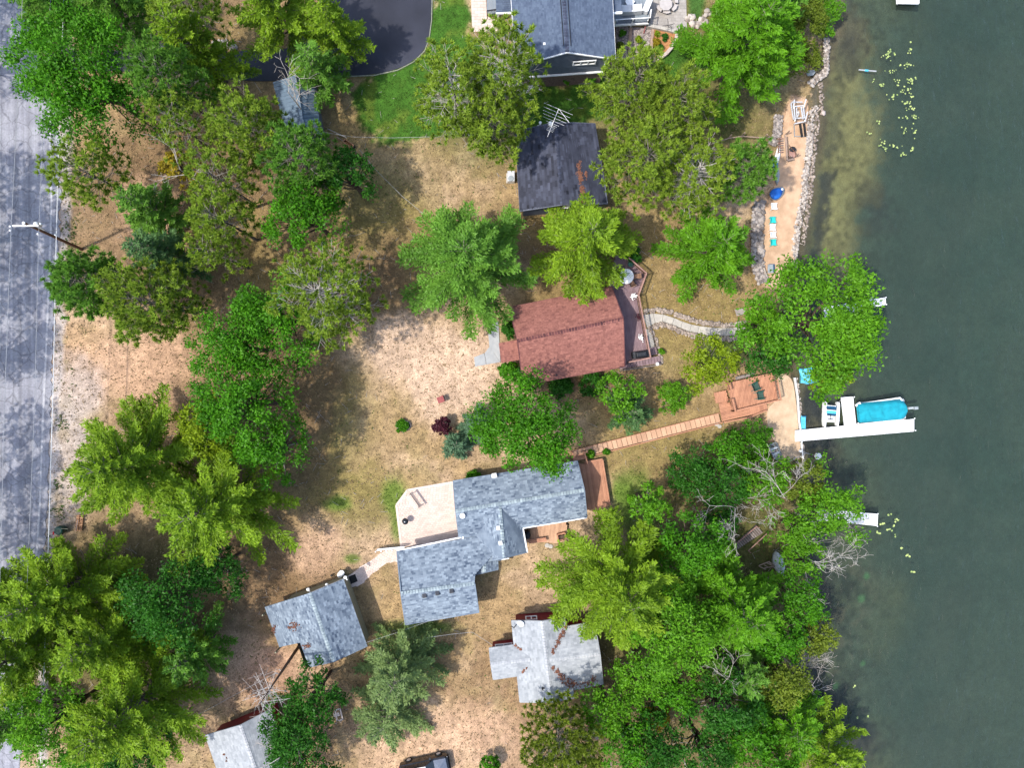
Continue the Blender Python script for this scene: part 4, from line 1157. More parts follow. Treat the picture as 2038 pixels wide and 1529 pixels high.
# ---------------------------------------------------------------- slate-blue house at the top edge
bh = thing('house', 'large slate-blue house with dark gable roof at the top edge', 'house', P(1130, 60))
h_e0, h_e1 = P(1224.5, 117, 5.1), P(1215, -70, 5.1)
h_r0, h_r1 = P(1129, 103.5, 6.3), P(1117, -85, 6.3)
h_f0, h_f1 = P(1027, 131, 5.0), P(1013, -70, 5.0)
root, ha, hb = gable('', '', h_e0, h_e1, h_r0, h_r1, h_f0, h_f1, MAT['blue_wall'], MAT['sh_blue'], MAT['cap_dark'], thing_obj=bh, expo=.15, tab=.26, base=2.6, over=.75, gover=.12, slope=.2)
# lower storey
lw = [P(1083, 146, 2.6), P(1200, 137.5, 2.6)]
fa = (lw[1] - lw[0]).normalized()
L0 = Vector((1.0, 29.45, 0)); L1 = Vector((8.72, 30.0, 0))
MB().prism([L0, L1, L1 + Vector((-.5, 12, 0)), L0 + Vector((-.5, 12, 0))], 0, 2.6).build('lower_wall', MAT['brick_base'], bh)
for k in range(40):
    pass
MB().beam(L0 + UP * 2.62 - fa.cross(UP) * -.1, L1 + UP * 2.62 - fa.cross(UP) * -.1, .16, .14).build('trim_band', MAT['white'], bh)
MB().beam(L1 + Vector((0, -.05, 2.6)), Vector((8.72, 30.0, 5.0)), .14, .14).build('corner_board', MAT['white'], bh)
window(bh, Vector((6.72, 29.93, 4.45)), Vector((1, .07, 0)), Vector((.07, -1, 0)), 2.05, .62, 3)
for x in (1104, 1147):
    q = P(x, 148, 1.2); MB().box(q + Vector((0, -.08, -.4)), 1.0, .1, .7).build('basement_window', MAT['black'], bh)
for s in (-1, 1):
    MB().beam(h_r0 + Vector((.33 * s, .6, .0)), h_r1 + Vector((.33 * s, 0, .0)), .06, .06).build('ridge_vent_edge', MAT['black'], ha)
mb = MB(); mb.box(P(1084, 87, 5.55), .28, .5, .12, -.4); mb.box(P(1083, 89, 5.6), .2, .2, .25); mb.build('roof_vent', MAT['plastic_white'], bh)
# upper left wing of the roof and its porch
roof_plane(bh, [P(988, 26, 3.0), P(1026, 24, 3.0), P(1024, -60, 3.3), P(984, -60, 3.3)], MAT['sh_blue'], slab_name='porch_roof')
MB().beam(P(987, 27, 2.95), P(1026, 25, 2.95), .14, .2).build('fascia', MAT['white'], bh)
MB().beam(P(1030, 42, 4.9), P(1046, 40, 5.1), .1, .08).build('snow_guard', MAT['grey_hull'], bh)
for q in (P(991, 41), P(1018, 40)):
    MB().box(q, .18, .18, 2.85).build('porch_post', MAT['white'], bh)
MB().beam(P(1200, 28, 4.6), P(1238, 25, 4.5), .2, .2).build('fascia', MAT['white'], bh)
roof_plane(bh, [P(1200, 27, 4.65), P(1238, 24, 4.55), P(1232, -60, 4.6), P(1196, -60, 5.2)], MAT['sh_blue'], slab_name='side_roof')
ld = thing('deck', 'grey plank porch deck with black railing beside the slate-blue house', 'deck', P(975, 10))
boards(ld, [P(x, y, .8) for x, y in ((967, -40), (989, -40), (991, 28), (970, 30))], (0.02, 1), MAT['deckgrey'])
railing(ld, [P(970, 31, .8), P(990, 28, .8)], MAT['black'], .9, .13, .07)
pv = thing('patio', 'tan paver patio strip left of the slate-blue house', 'patio', P(950, 20))
def pavers(parent, pts, dirv, mat, w=.2, l=.3, z=.06, name='pavers'):
    u = Vector((dirv[0], dirv[1], 0)).normalized(); v = Vector((-u.y, u.x, 0)); a = pts[0]
    uv = [((p - a).dot(u), (p - a).dot(v)) for p in pts]; n = len(uv); y = min(q[1] for q in uv); y1 = max(q[1] for q in uv); J = MB(); row = 0
    while y < y1 - .02:
        ye = min(y + w, y1); ym = (y + ye) / 2; xs = []
        for i in range(n):
            (xa, ya), (xb, yb) = uv[i], uv[(i + 1) % n]
            if (ya > ym) != (yb > ym): xs.append(xa + (xb - xa) * (ym - ya) / (yb - ya))
        xs.sort(); row += 1
        for s in range(0, len(xs) - 1, 2):
            x = xs[s]; ll = l * (.5 if row % 2 else 1)
            while x < xs[s + 1] - .02:
                xe = min(x + ll, xs[s + 1]); ll = l; g = .012
                zz = z + random.uniform(-.004, .004)
                c = [a + u * (x + g) + v * (y + g), a + u * (xe - g) + v * (y + g), a + u * (xe - g) + v * (ye - g), a + u * (x + g) + v * (ye - g)]
                for q in c: q.z = zz
                J.add(c + [q - UP * .05 for q in c], [(0, 1, 2, 3), (0, 4, 5, 1), (1, 5, 6, 2), (2, 6, 7, 3), (3, 7, 4, 0)], random.random()); x = xe
        y = ye
    J.build(name, mat, parent, kind='stuff')
    MB().prism(pts, -.08, z - .025, .1).build('joint_sand', mat, parent)
pavers(pv, [P(x, y) for x, y in ((936, -40), (967, -40), (969, 32), (990, 40), (990, 62), (940, 62))], (1, .03), MAT['paver'], .3, .6)
# right-hand deck, loungers and fire table
rd = thing('deck', 'blue-grey raised deck with black railing on the lake side of the slate-blue house', 'deck', P(1255, 20))
RZ = 1.1
boards(rd, [P(x, y, RZ) for x, y in ((1224, -40), (1294, -40), (1291, 46), (1222, 50))], (.03, 1), MAT['deckgrey'])
MB().beam(P(1221, 50.5, RZ - .05), P(1291, 46.5, RZ - .05), .12, .24).build('rim_board', MAT['white'], rd)
railing(rd, [P(1223, 49.5, RZ), P(1257, 47.5, RZ), P(1290, 45.5, RZ)], MAT['white'], 1.0, .13, .1, .03, MAT['black'], .08)
railing(rd, [P(1290, 45.5, RZ), P(1292, 30, RZ)], MAT['white'], 1.0, .13, .1, .03, MAT['black'], .08)
for q in (P(1225, 52), P(1285, 52)):
    MB().box(q, .12, .12, RZ).build('post', MAT['white'], rd)
def sofa(label, pc, l, w, rot, group=None):
    t = thing('sofa', label, 'sofa', (0, 0, 0), group)
    MB().box((0, 0, .08), l, w, .3).build('base', MAT['sofa'], t)
    for k in (-1, 1):
        MB().box((l * .245 * k, .06, .38), l * .47, w * .78, .14).build('cushion', MAT['sofa'], t)
    MB().box((0, -w * .42, .38), l, w * .16, .36).build('backrest', MAT['sofa'], t)
    for k in (-1, 1):
        MB().box((l * .475 * k, 0, .38), l * .05, w * .9, .2).build('armrest', MAT['sofa'], t)
    t.location = pc; t.rotation_euler.z = rot
sofa('wide white cushioned sofa along the black deck railing', P(1256, 22, RZ), 1.95, .85, math.radians(4))
sofa('narrow white lounger tilted at the deck end by the patio', P(1287, 14, RZ), 1.5, .6, math.radians(68))
ct = thing('coffee_table', 'white six-sided coffee table on the blue-grey deck', 'coffee table', P(1253.5, 3, RZ))
MB().lathe(P(1253.5, 3, RZ + .32), [(.46, 0), (.48, .06), (.46, .09)], 6).build('table_top', MAT['plastic_white'], ct)
MB().lathe(P(1253.5, 3, RZ), [(.34, 0), (.34, .32)], 6).build('base', MAT['white'], ct)
pt = thing('patio', 'grey paver patio around the eight-sided fire table', 'patio', P(1330, 20))
pavers(pt, [P(x, y) for x, y in ((1293, -60), (1364, -60), (1367, 56), (1345, 60), (1290, 52))], (1, 0), MAT['paver_grey'], .3, .45)
ft = thing('fire_table', 'eight-sided grey wood table with a red bowl at the top edge', 'table', P(1325, 8))
mb = MB()
MB().lathe(P(1325, 8, .60), [(.66, 0), (.68, .05), (.66, .08)], 8, rot=.39).build('table_top', MAT['teakgrey'], ft)
MB().lathe(P(1325, 8), [(.4, 0), (.36, .6)], 8, rot=.39).build('base', MAT['grey_wood'], ft)
rb_ = thing('cloth', 'red folded cloth lying on the eight-sided grey table', 'cloth', P(1328, 0, .69))
MB().prism([P(1326, -4), P(1332, -3), P(1331, 3), P(1327, 5), P(1324, 2)], .69, .72).build('cloth', MAT['red_bright'], rb_)
for k, (a0, lab) in enumerate(((200, 'left'), (250, 'lower left'), (305, 'lower right'), (355, 'right'))):
    t = thing('bench', 'curved grey bench at the %s side of the eight-sided table' % lab, 'bench', P(1325, 8), 'benches around the eight-sided table')
    mb = MB(); a = math.radians(a0); b = math.radians(a0 + 40); m_ = (a + b) / 2
    o = P(1325, 8); ri, ro = .82, 1.13
    pts = [o + Vector((math.cos(q) * r, math.sin(q) * r, 0)) for r, q in ((ri, a), (ri * 1.0, m_), (ri, b), (ro, b), (ro * 1.03, m_), (ro, a))]
    mb.prism(pts, .40, .45, .8); mb.build('seat', MAT['teakgrey'], t)
    for q in (a + .12, b - .12):
        MB().box(o + Vector((math.cos(q) * .97, math.sin(q) * .97, 0)), .1, .2, .4, q).build('leg', MAT['grey_wood'], t)
bs = thing('plant_stand', 'black wrought-iron plant stand with crossed arms on the grey patio', 'plant stand', P(1330, 48))
MB().tube(P(1330, 52), P(1330, 50, 1.7), .03).build('pole', MAT['black'], bs)
for a in (0.2, 1.7, 3.3, 4.6):
    q = P(1330, 50, 1.65); e = q + Vector((math.cos(a) * .6, math.sin(a) * .6, .1))
    MB().tube(q, e, .025).build('arm', MAT['black'], bs)
mb = MB()
for a in range(10):
    q = P(1328, 56, .05); mb.tube(q + Vector((math.cos(a * .63) * .4, math.sin(a * .63) * .25, 0)), q + Vector((math.cos(a * .63 + .6) * .4, math.sin(a * .63 + .6) * .25, .3)), .02, None, 4)
mb.build('base_scroll', MAT['black'], bs)
# terraced gravel beds
gb = thing('garden_bed', 'terraced crushed-rock bed with timber edging beside the slate-blue house', 'garden bed', P(1262, 85))
MB().prism([P(x, y) for x, y in ((1226, 52), (1300, 56), (1298, 118), (1228, 118))], -.1, .05).build('rock_bed', MAT['gravel_bed'], gb)
for (a, b) in (((1255, 54), (1253, 114)), ((1299, 58), (1294, 117))):
    MB().beam(P(*a, .15), P(*b, .15), .25, .3).build('edging', MAT['timber'], gb)
MB().beam(P(1285, 50, .6), P(1281, 66, .1), .08, .1).build('stair_rail', MAT['red_paint'], gb)
rock_thing('rock_cover', 'scattered pale crushed rock over the terraced bed by the slate-blue house', 'gravel', [([(1241, 56), (1240, 116)], 13), ([(1276, 60), (1274, 116)], 18)], 620, MAT['stone_grey'], (.045, .09), 0, 9, lambda x, y: .05)
mbd = thing('garden_bed', 'curved-wall mulch bed with yellow shrubs below the grey patio', 'garden bed', P(1320, 90))
MB().prism([P(x, y) for x, y in ((1301, 58), (1345, 68), (1341, 84), (1333, 98), (1320, 110), (1303, 117))], -.05, .3).build('mulch', MAT['mulch'], mbd)
cw = [(1347, 66), (1344, 80), (1337, 94), (1326, 107), (1313, 116), (1303, 120)]
for i in range(len(cw) - 1):
    for k in range(2):
        a = tuple(cw[i][j] + (cw[i + 1][j] - cw[i][j]) * k / 2 for j in (0, 1)); b = tuple(cw[i][j] + (cw[i + 1][j] - cw[i][j]) * (k + .96) / 2 for j in (0, 1))
        MB().beam(P(*a, .2), P(*b, .2), .32, .46, random.random()).build('wall_block', MAT['kerb'], mbd)
cw2 = [(1283, 51), (1302, 55), (1347, 65)]
for i in range(2):
    for k in range(4):
        a = tuple(cw2[i][j] + (cw2[i + 1][j] - cw2[i][j]) * k / 4 for j in (0, 1)); b = tuple(cw2[i][j] + (cw2[i + 1][j] - cw2[i][j]) * (k + .97) / 4 for j in (0, 1))
        MB().beam(P(*a, .3), P(*b, .3), .3, .6, random.random()).build('wall_block', MAT['concrete'], mbd)
rock_thing('stone_wall', 'pale boulders at the patio corner under the bright pine', 'stones', [([(1372, 30), (1376, 44), (1392, 50), (1404, 36), (1412, 20)], 6)], 60, MAT['stone'], (.14, .34), 40, 12)
rock_thing('stone_wall', 'pale stacked stones beside the dark driveway mouth', 'stones', [([(288, 92), (322, 92), (352, 100)], 5), ([(424, 88), (446, 84), (468, 98)], 6)], 110, MAT['stone_grey'], (.12, .28), 60, 13)
cb = thing('garden_bed', 'narrow concrete-edged bed along the foot of the slate-blue gable', 'garden bed', P(1135, 160))
MB().beam(P(1093, 168, .06), P(1182, 164, .06), .16, .16).build('edging', MAT['concrete'], cb)
MB().prism([P(1093, 150), P(1182, 147), P(1182, 163), P(1093, 167)], -.05, .04).build('bed', MAT['gravel_bed'], cb)
for (x, y) in ((1104, 160), (1146, 159)):
    mb = MB(); mb.prism([P(x - 10, y - 7), P(x + 10, y - 8), P(x + 10, y + 5), P(x - 10, y + 6)], .02, .18); mb.build('window_well', MAT['grey_wood'], cb)
    MB().beam(P(x - 9, y - 6, .22), P(x + 9, y - 7, .22), .12, .1).build('well_rim', MAT['white'], cb)
pl = thing('planter', 'white-flowered round planter half hidden under the pine by the blue gable', 'planter', P(1058, 177))
MB().lathe(P(1058, 177), [(.5, 0), (.56, .25), (.56, .3)], 14).build('tub', MAT['grey_wood'], pl)
mb = MB(); rg = random.Random(8)
for k in range(70):
    q = P(1058, 177, .35) + Vector((rg.gauss(0, .28), rg.gauss(0, .22), rg.uniform(0, .25))); a = rg.uniform(0, 6); r = rg.uniform(.05, .1)
    mb.add([q + Vector((r * math.cos(a + j * 1.57), r * math.sin(a + j * 1.57), .02 * (j % 2))) for j in range(4)], [(0, 1, 2, 3)], rg.random())
mb.build('blooms', MAT['plastic_white'], pl)

# ---------------------------------------------------------------- metal-roofed shed
sh = thing('shed', 'blue-grey metal-roofed shed littered with fallen branches under the pines', 'shed', P(592, 215))
s_r0, s_r1 = P(586, 150, 3.4), P(607, 276, 3.4)
s_e0, s_e1 = P(543, 163, 2.3), P(574, 284, 2.3)
s_f0, s_f1 = P(621, 150, 2.4), P(641, 270, 2.4)
wall_mesh(sh, s_e0, s_e1, s_r0, s_r1, s_f0, s_f1, MAT['slate_wall'], .25, .15)
ra, n1 = roof_plane(sh, [s_e0, s_e1, s_r1, s_r0], MAT['metal_roof'], shingles=False)
rb, n2 = roof_plane(sh, [s_f1, s_f0, s_r0, s_r1], MAT['metal_roof'], shingles=False)
for k in range(17):
    t = (k + .5) / 17
    a = s_e0 + (s_e1 - s_e0) * t; b = s_r0 + (s_r1 - s_r0) * t; c2 = s_f0 + (s_f1 - s_f0) * t
    MB().beam(a + n1 * .03, b + n1 * .03, .07, .05, .2).build('rib', MAT['metal_roof'], ra)
    MB().beam(c2 + n2 * .03, b + n2 * .03, .07, .05, .2).build('rib', MAT['metal_roof'], rb)
MB().beam(s_r0 + UP * .05, s_r1 + UP * .05, .3, .05).build('ridge_flashing', MAT['metal_roof'], ra)
MB().beam(P(577, 284, 2.3), P(640, 279, 2.3), .1, .14).build('fascia', MAT['grey_hull'], sh)

# ---------------------------------------------------------------- patio, path and decks of the grey house
pp = thing('patio', 'large pale paver patio with one cut corner beside the grey house', 'patio', P(855, 1025))
pavers(pp, [P(x, y) for x, y in ((799, 1090), (790, 1006), (812, 977), (902, 961), (925, 960), (935, 1075))], (.993, .13), MAT['paver'], .2, .3)
bpts = [(799, 1090), (789, 1006), (811, 976), (902, 960)]
mbb = MB()
for i in range(3):
    mbb.beam(P(*bpts[i], .05), P(*bpts[i + 1], .05), .22, .06, .8)
mbb.build('border_course', MAT['paver'], pp)
pth = thing('walkway', 'pale paver path running from the patio down to the grey garage', 'walkway', P(745, 1120))
pavers(pth, [P(x, y) for x, y in ((800, 1090), (765, 1097), (737, 1117), (711, 1134), (690, 1150), (700, 1170), (720, 1163), (742, 1141), (770, 1121), (795, 1117))], (.8, .45), MAT['paver'], .2, .3, .05)
wf = thing('fence', 'white low plank fence at the patio end of the paver path', 'fence', P(778, 1093))
for i in range(5):
    a, b = (751 + i * 10.8, 1094.5 - i * .95), (751 + (i + .94) * 10.8, 1094.5 - (i + .94) * .95)
    MB().beam(P(*a, .45), P(*b, .45), .05, .8).build('panel', MAT['white'], wf)
    MB().box(P(*a), .1, .1, .95).build('post', MAT['white'], wf)
MB().beam(P(751, 1094.5, .9), P(805, 1089.5, .9), .12, .05).build('top_rail', MAT['white'], wf)
pb = thing('bench', 'slatted wooden bench with folded umbrella on the pale patio', 'bench', P(824, 1000))
bdr = (P(837, 1009) - P(817, 981)).normalized(); bpn = Vector((-bdr.y, bdr.x, 0))
for k in range(2):
    a = P(817, 981, .85) + bpn * (.1 * k); MB().beam(a, a + bdr * 1.7, .09, .05, .3 + .3 * k).build('back_slat', MAT['grey_wood'], pb)
for k in range(4):
    a = P(815, 983, .42) - bpn * (.13 * k + .05); MB().beam(a, a + bdr * 1.65, .10, .035, .9).build('seat_slat', MAT['paver'], pb)
for k in (0.05, .95):
    a = P(817, 981) + bdr * 1.65 * k; MB().box(a, .07, .07, .85).build('leg', MAT['grey_wood'], pb)
    a = a - bpn * .5; MB().box(a, .07, .07, .42).build('leg', MAT['grey_wood'], pb)
kg = thing('grill', 'round black kettle grill standing on the pale patio', 'grill', P(809, 1035))
MB().lathe(P(809, 1035), [(.02, .55), (.22, .6), (.30, .75), (.31, .82)], 18).build('bowl', MAT['canvas_black'], kg, True)
MB().lathe(P(809, 1035), [(.32, .82), (.29, .95), (.18, 1.05), (.02, 1.09)], 18).build('lid', MAT['canvas_black'], kg, True)
MB().lathe(P(809, 1035), [(.05, 1.07), (.05, 1.13), (.02, 1.14)], 8).build('handle', MAT['alu'], kg)
for k in range(3):
    a = P(809, 1035); v = Vector((math.cos(k * 2.09), math.sin(k * 2.09), 0)); MB().tube(a + v * .32, a + v * .15 + UP * .65, .018).build('leg', MAT['alu'], kg)

dd = thing('deck', 'cedar-red deck at the lake end of the grey house', 'deck', P(1185, 960))
boards(dd, [P(x, y, .7) for x, y in ((1140, 922), (1163, 924), (1170, 921), (1198, 915), (1213, 1006), (1180, 1018), (1150, 1010))], (-.15, 1), MAT['cedar'])
MB().beam(P(1199, 915, .72), P(1214, 1007, .72), .14, .12).build('rim_board', MAT['cedar'], dd)
MB().beam(P(1163, 921, .72), P(1199, 914, .72), .14, .12).build('rim_board', MAT['cedar'], dd)
railing(dd, [P(1142, 916, .3), P(1138, 900, .3)], MAT['cedar'], .95, .14)
railing(dd, [P(1167, 922, .5), P(1161, 898, .2)], MAT['cedar'], .95, .14)
for k in range(4):
    MB().beam(P(1141 - k, 915 - k * 5, .58 - .14 * k), P(1165 - k, 911 - k * 5, .58 - .14 * k), .28, .05, random.random()).build('step', MAT['cedar'], dd)
sd_ = thing('deck', 'small cedar deck tucked into the corner of the grey house', 'deck', P(1090, 1060))
boards(sd_, [P(x, y, .45) for x, y in ((1040, 1046), (1125, 1030), (1132, 1072), (1112, 1082), (1048, 1078))], (.1, 1), MAT['cedar_pale'])
def bench(label, a, b, wid, z, mat):
    t = thing('bench', label, 'bench', a.copy())
    t_dir = (b - a).normalized(); pn = Vector((-t_dir.y, t_dir.x, 0))
    for k in range(3):
        o = pn * (wid * (k - 1) / 3); MB().beam(a + o + UP * .45, b + o + UP * .45, wid / 3 - .01, .045, random.random()).build('seat_slat', mat, t)
    for q in (a + t_dir * .15, b - t_dir * .15):
        MB().box(q, .09, wid * .8, .43, math.atan2(t_dir.y, t_dir.x)).build('leg', mat, t)
    return t
bench('long cedar bench on the outer edge of the small corner deck', P(1052, 1077, .45), P(1087, 1072, .45), .4, .45, MAT['cedar'])
sq = thing('planter_box', 'square open cedar planter box on the small corner deck', 'planter', P(1117, 1070, .45))
for (a, b) in (((1109, 1064), (1124, 1060)), ((1124, 1060), (1126, 1072)), ((1126, 1072), (1111, 1076)), ((1111, 1076), (1109, 1064))):
    MB().beam(P(*a, .75), P(*b, .75), .1, .5).build('side', MAT['cedar'], sq)
MB().prism([P(1110, 1065), P(1123, 1061), P(1125, 1071), P(1112, 1075)], .5, .8).build('soil', MAT['bark'], sq)
gl = thing('grill', 'dark covered grill against the wall on the small corner deck', 'grill', P(1049, 1063, .45))
MB().lathe(P(1050, 1062, .45), [(.3, 0), (.32, .6), (.3, .95), (.15, 1.05)], 8, sx=.9, sy=1.3).build('cover', MAT['canvas_black'], gl)
st2 = [(1089, 1086, .24), (1096, 1088, .22), (1237, 878, .0), (1283, 877, .22), (1290, 875, .22), (1297, 873, .22), (1304, 871, .22), (1426, 844, .24), (1432, 849, .2)]
for i, (x, y, r) in enumerate(st2):
    if r <= 0: continue
    lab = ('round pale stepping stone by the small corner deck' if i < 2 else 'round pale stepping stone along the lower edge of the cedar boardwalk' if i < 7 else 'pale boulder at the foot of the cedar landing')
    mb = MB(); mb.lathe(G(x, y), [(r, 0), (r * .97, .05), (r * .8, .07)], 9, sx=1.1); setp(mb.build('stepping_stone', MAT['concrete']), lab, 'stepping stone', 'pale stepping stones')

# boardwalk down to the lake
bw = thing('boardwalk', 'cedar boardwalk of short steps descending from the grey house to the lake deck', 'boardwalk', P(1290, 865))
Ua, Ub = (1138, 898), (1432, 823); wid = 17.0
ang = math.atan2(Ub[1] - Ua[1], Ub[0] - Ua[0]); nx_, ny_ = -math.sin(ang), math.cos(ang)
L = math.hypot(Ub[0] - Ua[0], Ub[1] - Ua[1]); pos = 0; k = 0
rg = random.Random(4)
while pos < L - 2:
    w = 27 if k in (0,) else 16 if k in (1,) else rg.choice((9.6, 10, 10.4))
    w = min(w, L - pos); t0, t1 = pos / L, (pos + w - .9) / L
    z = .34 - .10 * pos / L
    q = []
    for t, s in ((t0, 0), (t1, 0), (t1, 1), (t0, 1)):
        q.append(P(Ua[0] + (Ub[0] - Ua[0]) * t + nx_ * wid * s, Ua[1] + (Ub[1] - Ua[1]) * t + ny_ * wid * s, z))
    tr = MB(); tr.prism(q, z - .12, z + rg.uniform(-.012, .012), rg.random())
    tr.build('tread', MAT['cedar_pale'], bw)
    pos += w; k += 1
MB().beam(P(1142 + nx_ * 18.4, 898 + ny_ * 18.4, .28), P(1434 + nx_ * 18.4, 823 + ny_ * 18.4, .18), .1, .2).build('side_rail', MAT['cedar'], bw)
MB().beam(P(1142 - nx_ * 1.2, 898 - ny_ * 1.2, .26), P(1434 - nx_ * 1.2, 823 - ny_ * 1.2, .16), .06, .2).build('side_rail', MAT['cedar'], bw)

od = thing('deck', 'cedar-red lakeside deck carrying two dark green chairs', 'deck', P(1500, 780, -.2))
OZ = .75
boards(od, [P(x, y, OZ) for x, y in ((1446.5, 763), (1537, 742), (1547.5, 796), (1458.5, 818))], (.18, 1), MAT['cedar'])
railing(od, [P(1537, 743, OZ), P(1547, 796, OZ)], MAT['cedar'], .95, .14)
railing(od, [P(1547, 796, OZ), P(1458.5, 818, OZ)], MAT['cedar'], .6, .6)
railing(od, [P(1458.5, 818, OZ), P(1452.5, 795, OZ)], MAT['cedar'], .8, .14)
railing(od, [P(1450, 776, OZ), P(1446.5, 763, OZ)], MAT['cedar'], .8, .14)
od2 = thing('deck', 'lower cedar landing and ramp wrapping the lakeside deck', 'deck', P(1440, 805, -.2))
boards(od2, [P(x, y, .35) for x, y in ((1420.5, 782), (1445, 777), (1450, 800), (1424, 803))], (.18, 1), MAT['cedar'])
boards(od2, [P(x, y, .22) for x, y in ((1430, 803), (1452, 800), (1459, 820), (1492, 812), (1494, 826), (1437, 839))], (.97, .22), MAT['cedar'])
for k in range(9):
    t = k / 9; x = 1494 + 34 * t; zz = .18 - .05 * k
    MB().beam(P(x, 812 - 8 * t, zz), P(x + 1, 826 - 8 * t, zz), .2, .05, rg.random()).build('tread', MAT['cedar'], od2)
MB().beam(P(1441, 841, .65), P(1492, 831, .5), .14, .1).build('side_rail', MAT['cedar'], od2)
MB().beam(P(1492, 831, .5), P(1525, 817, .1), .14, .1).build('side_rail', MAT['cedar'], od2)
MB().beam(P(1449, 798, 1.1), P(1449, 800, .4), .1, .1).build('post', MAT['pole_wood'], od2)
bn = thing('bench', 'grey weathered plank shelf along the back of the cedar lakeside deck', 'bench', P(1482, 750))
MB().beam(P(1464, 753.5, .5), P(1500, 744.5, .5), .28, .05).build('plank', MAT['grey_wood'], bn)
for x, y in ((1467, 753), (1497, 745)):
    MB().box(P(x, y), .1, .2, .48).build('leg', MAT['grey_wood'], bn)

def adirondack(label, p, rot):
    t = thing('chair', label, 'chair', (0, 0, 0), 'green chairs on the lakeside deck')
    for k in range(5):
        x = -.24 + .12 * k
        MB().beam((x, .28, .36), (x, -.22, .26), .11, .025).build('seat_slat', MAT['green_chair'], t)
        MB().beam((x, -.22, .26), (x * 1.15, -.52, .92 - abs(k - 2) * .04), .11, .025).build('back_slat', MAT['green_chair'], t)
    for s in (-1, 1):
        MB().beam((s * .36, .34, .55), (s * .34, -.38, .52), .14, .03).build('armrest', MAT['green_chair'], t)
        MB().box((s * .33, .27, 0), .05, .1, .54).build('leg', MAT['green_chair'], t)
        MB().beam((s * .31, .2, .3), (s * .31, -.55, .03), .05, .1).build('leg', MAT['green_chair'], t)
    t.location = p; t.rotation_euler.z = rot
adirondack('dark green slatted lounge chair, the upper of the pair on the cedar deck', P(1502, 769, OZ), math.radians(-66))
adirondack('dark green slatted lounge chair, the lower of the pair on the cedar deck', P(1511, 787, OZ), math.radians(-80))

# ---------------------------------------------------------------- docks and boats
def dock(label, secs, z=.05, posts=(), mat=None):
    """secs: list of pixel quads"""
    q0 = secs[0]
    t = thing('dock', label, 'dock', P(sum(a for a, b in q0) / 4, sum(b for a, b in q0) / 4, WATER))
    for q in secs:
        c = [P(x, y, z) for x, y in q]
        m_ = sum(c, Vector()) / 4
        for q_ in range(len(c)): c[q_] = m_ + (c[q_] - m_) * .992
        fr = MB()
        mb = MB(); mb.prism(c, z - .12, z - .035, .2); o = mb.build('dock_section', mat or MAT['dock'], t)
        ln = (c[1] - c[0]).length; wd = (c[3] - c[0]).length; i0, i1, i2, i3 = (0, 1, 2, 3) if ln >= wd else (1, 2, 3, 0); npn = max(1, int(round(max(ln, wd) / .72)))
        for k in range(npn):
            ta, tb = (k + .012) / npn, (k + .988) / npn
            mb = MB(); mb.prism([c[i0].lerp(c[i1], ta), c[i0].lerp(c[i1], tb), c[i3].lerp(c[i2], tb), c[i3].lerp(c[i2], ta)], z - .03, z + random.uniform(-.004, .004), random.random()); mb.build('deck_panel', mat or MAT['dock'], o)
        for i in range(4): fr.beam(c[i] - UP * .05, c[(i + 1) % 4] - UP * .05, .05, .13)
        fr.build('frame', MAT['white'], o)
    for x, y, h in posts:
        MB().tube(P(x, y, -2.2), P(x, y, z + h), .035).build('post', MAT['alu'], t)
        MB().lathe(P(x, y, z + h), [(.06, 0), (.06, .05), (.02, .07)], 8).build('post_cap', MAT['plastic_white'], t)
    return t
def seg(xa, xb):
    f = lambda x: 857.5 - (x - 1583) * (23.0 / 237); g = lambda x: 879 - (x - 1583) * (20.5 / 237)
    return [(xa, f(xa)), (xb, f(xb)), (xb, g(xb)), (xa, g(xa))]
dock('long white dock with a short cross arm beside the teal-covered boat', [seg(1583, 1594.5), seg(1595, 1649.5), seg(1650, 1704.5), seg(1705, 1763), seg(1763.5, 1819), [(1674.5, 791.5), (1697.5, 790), (1703.5, 845), (1681, 847)]],
     posts=((1820, 833, .3), (1822, 857, .35), (1764, 861, .15), (1650, 872, .15), (1676, 793, .2), (1700, 790.5, .2), (1704, 845, .15), (1596, 880, .2)))
dock('white dock poking out from under the big lakeside maple', [[(1640, 613), (1700, 601), (1702, 620), (1642, 632)], [(1700, 601), (1762, 592.5), (1763, 606), (1702, 620)]], posts=((1735, 592, .5), (1763, 592, .3), (1764, 606, .3)))
dock('white dock half buried under the leaning dead-branched tree', [[(1628, 1016), (1690, 1019), (1688, 1041), (1626, 1036)], [(1690, 1019), (1747, 1024), (1746, 1047), (1688, 1041)]], posts=((1747, 1023, .2), (1746, 1048, .2)))
dock('white dock end just entering the top edge of the photo', [[(1784, -60), (1831, -60), (1829, 7), (1785, 6)]], posts=((1785, 7, .1),))

bt = thing('boat', 'pontoon boat under a bright teal canvas cover beside the white dock', 'boat', P(1757, 818, WATER))
def bpt(u, v, z):   # u along 0..1, v across 0..1 in photo frame
    x = 1708 + 96 * u + 6 * v * (1 - u) * 0 + 4 * v; y0 = 803 - 9 * u; y1 = 841.5 - 7 * u
    return P(x, y0 + (y1 - y0) * v, z)
N = 15; rings = []
for i in range(N + 1):
    u = i / N
    shrink = 0 if u < .8 else .5 * (1 - math.sqrt(max(0, 1 - ((u - .8) / .2) ** 2))) * .75
    ring_ = []
    for j in range(13):
        v = shrink + (1 - 2 * shrink) * j / 12
        e = min(1, min(j, 12 - j) / 2.2)
        crown = .50 + .12 * math.sin(math.pi * u) - .35 * max(0, u - .75)
        z = .35 + .75 * e ** .6 * (crown) + (.045 * math.sin(u * 19 + j) + .05 * abs(math.sin(u * 9.4 + .4 * (j - 6))) + .03 * math.sin(j * 2.1 + u * 5)) * e
        ring_.append(bpt(u, v, z))
    rings.append(ring_)
mb = MB()
for r in rings: pass
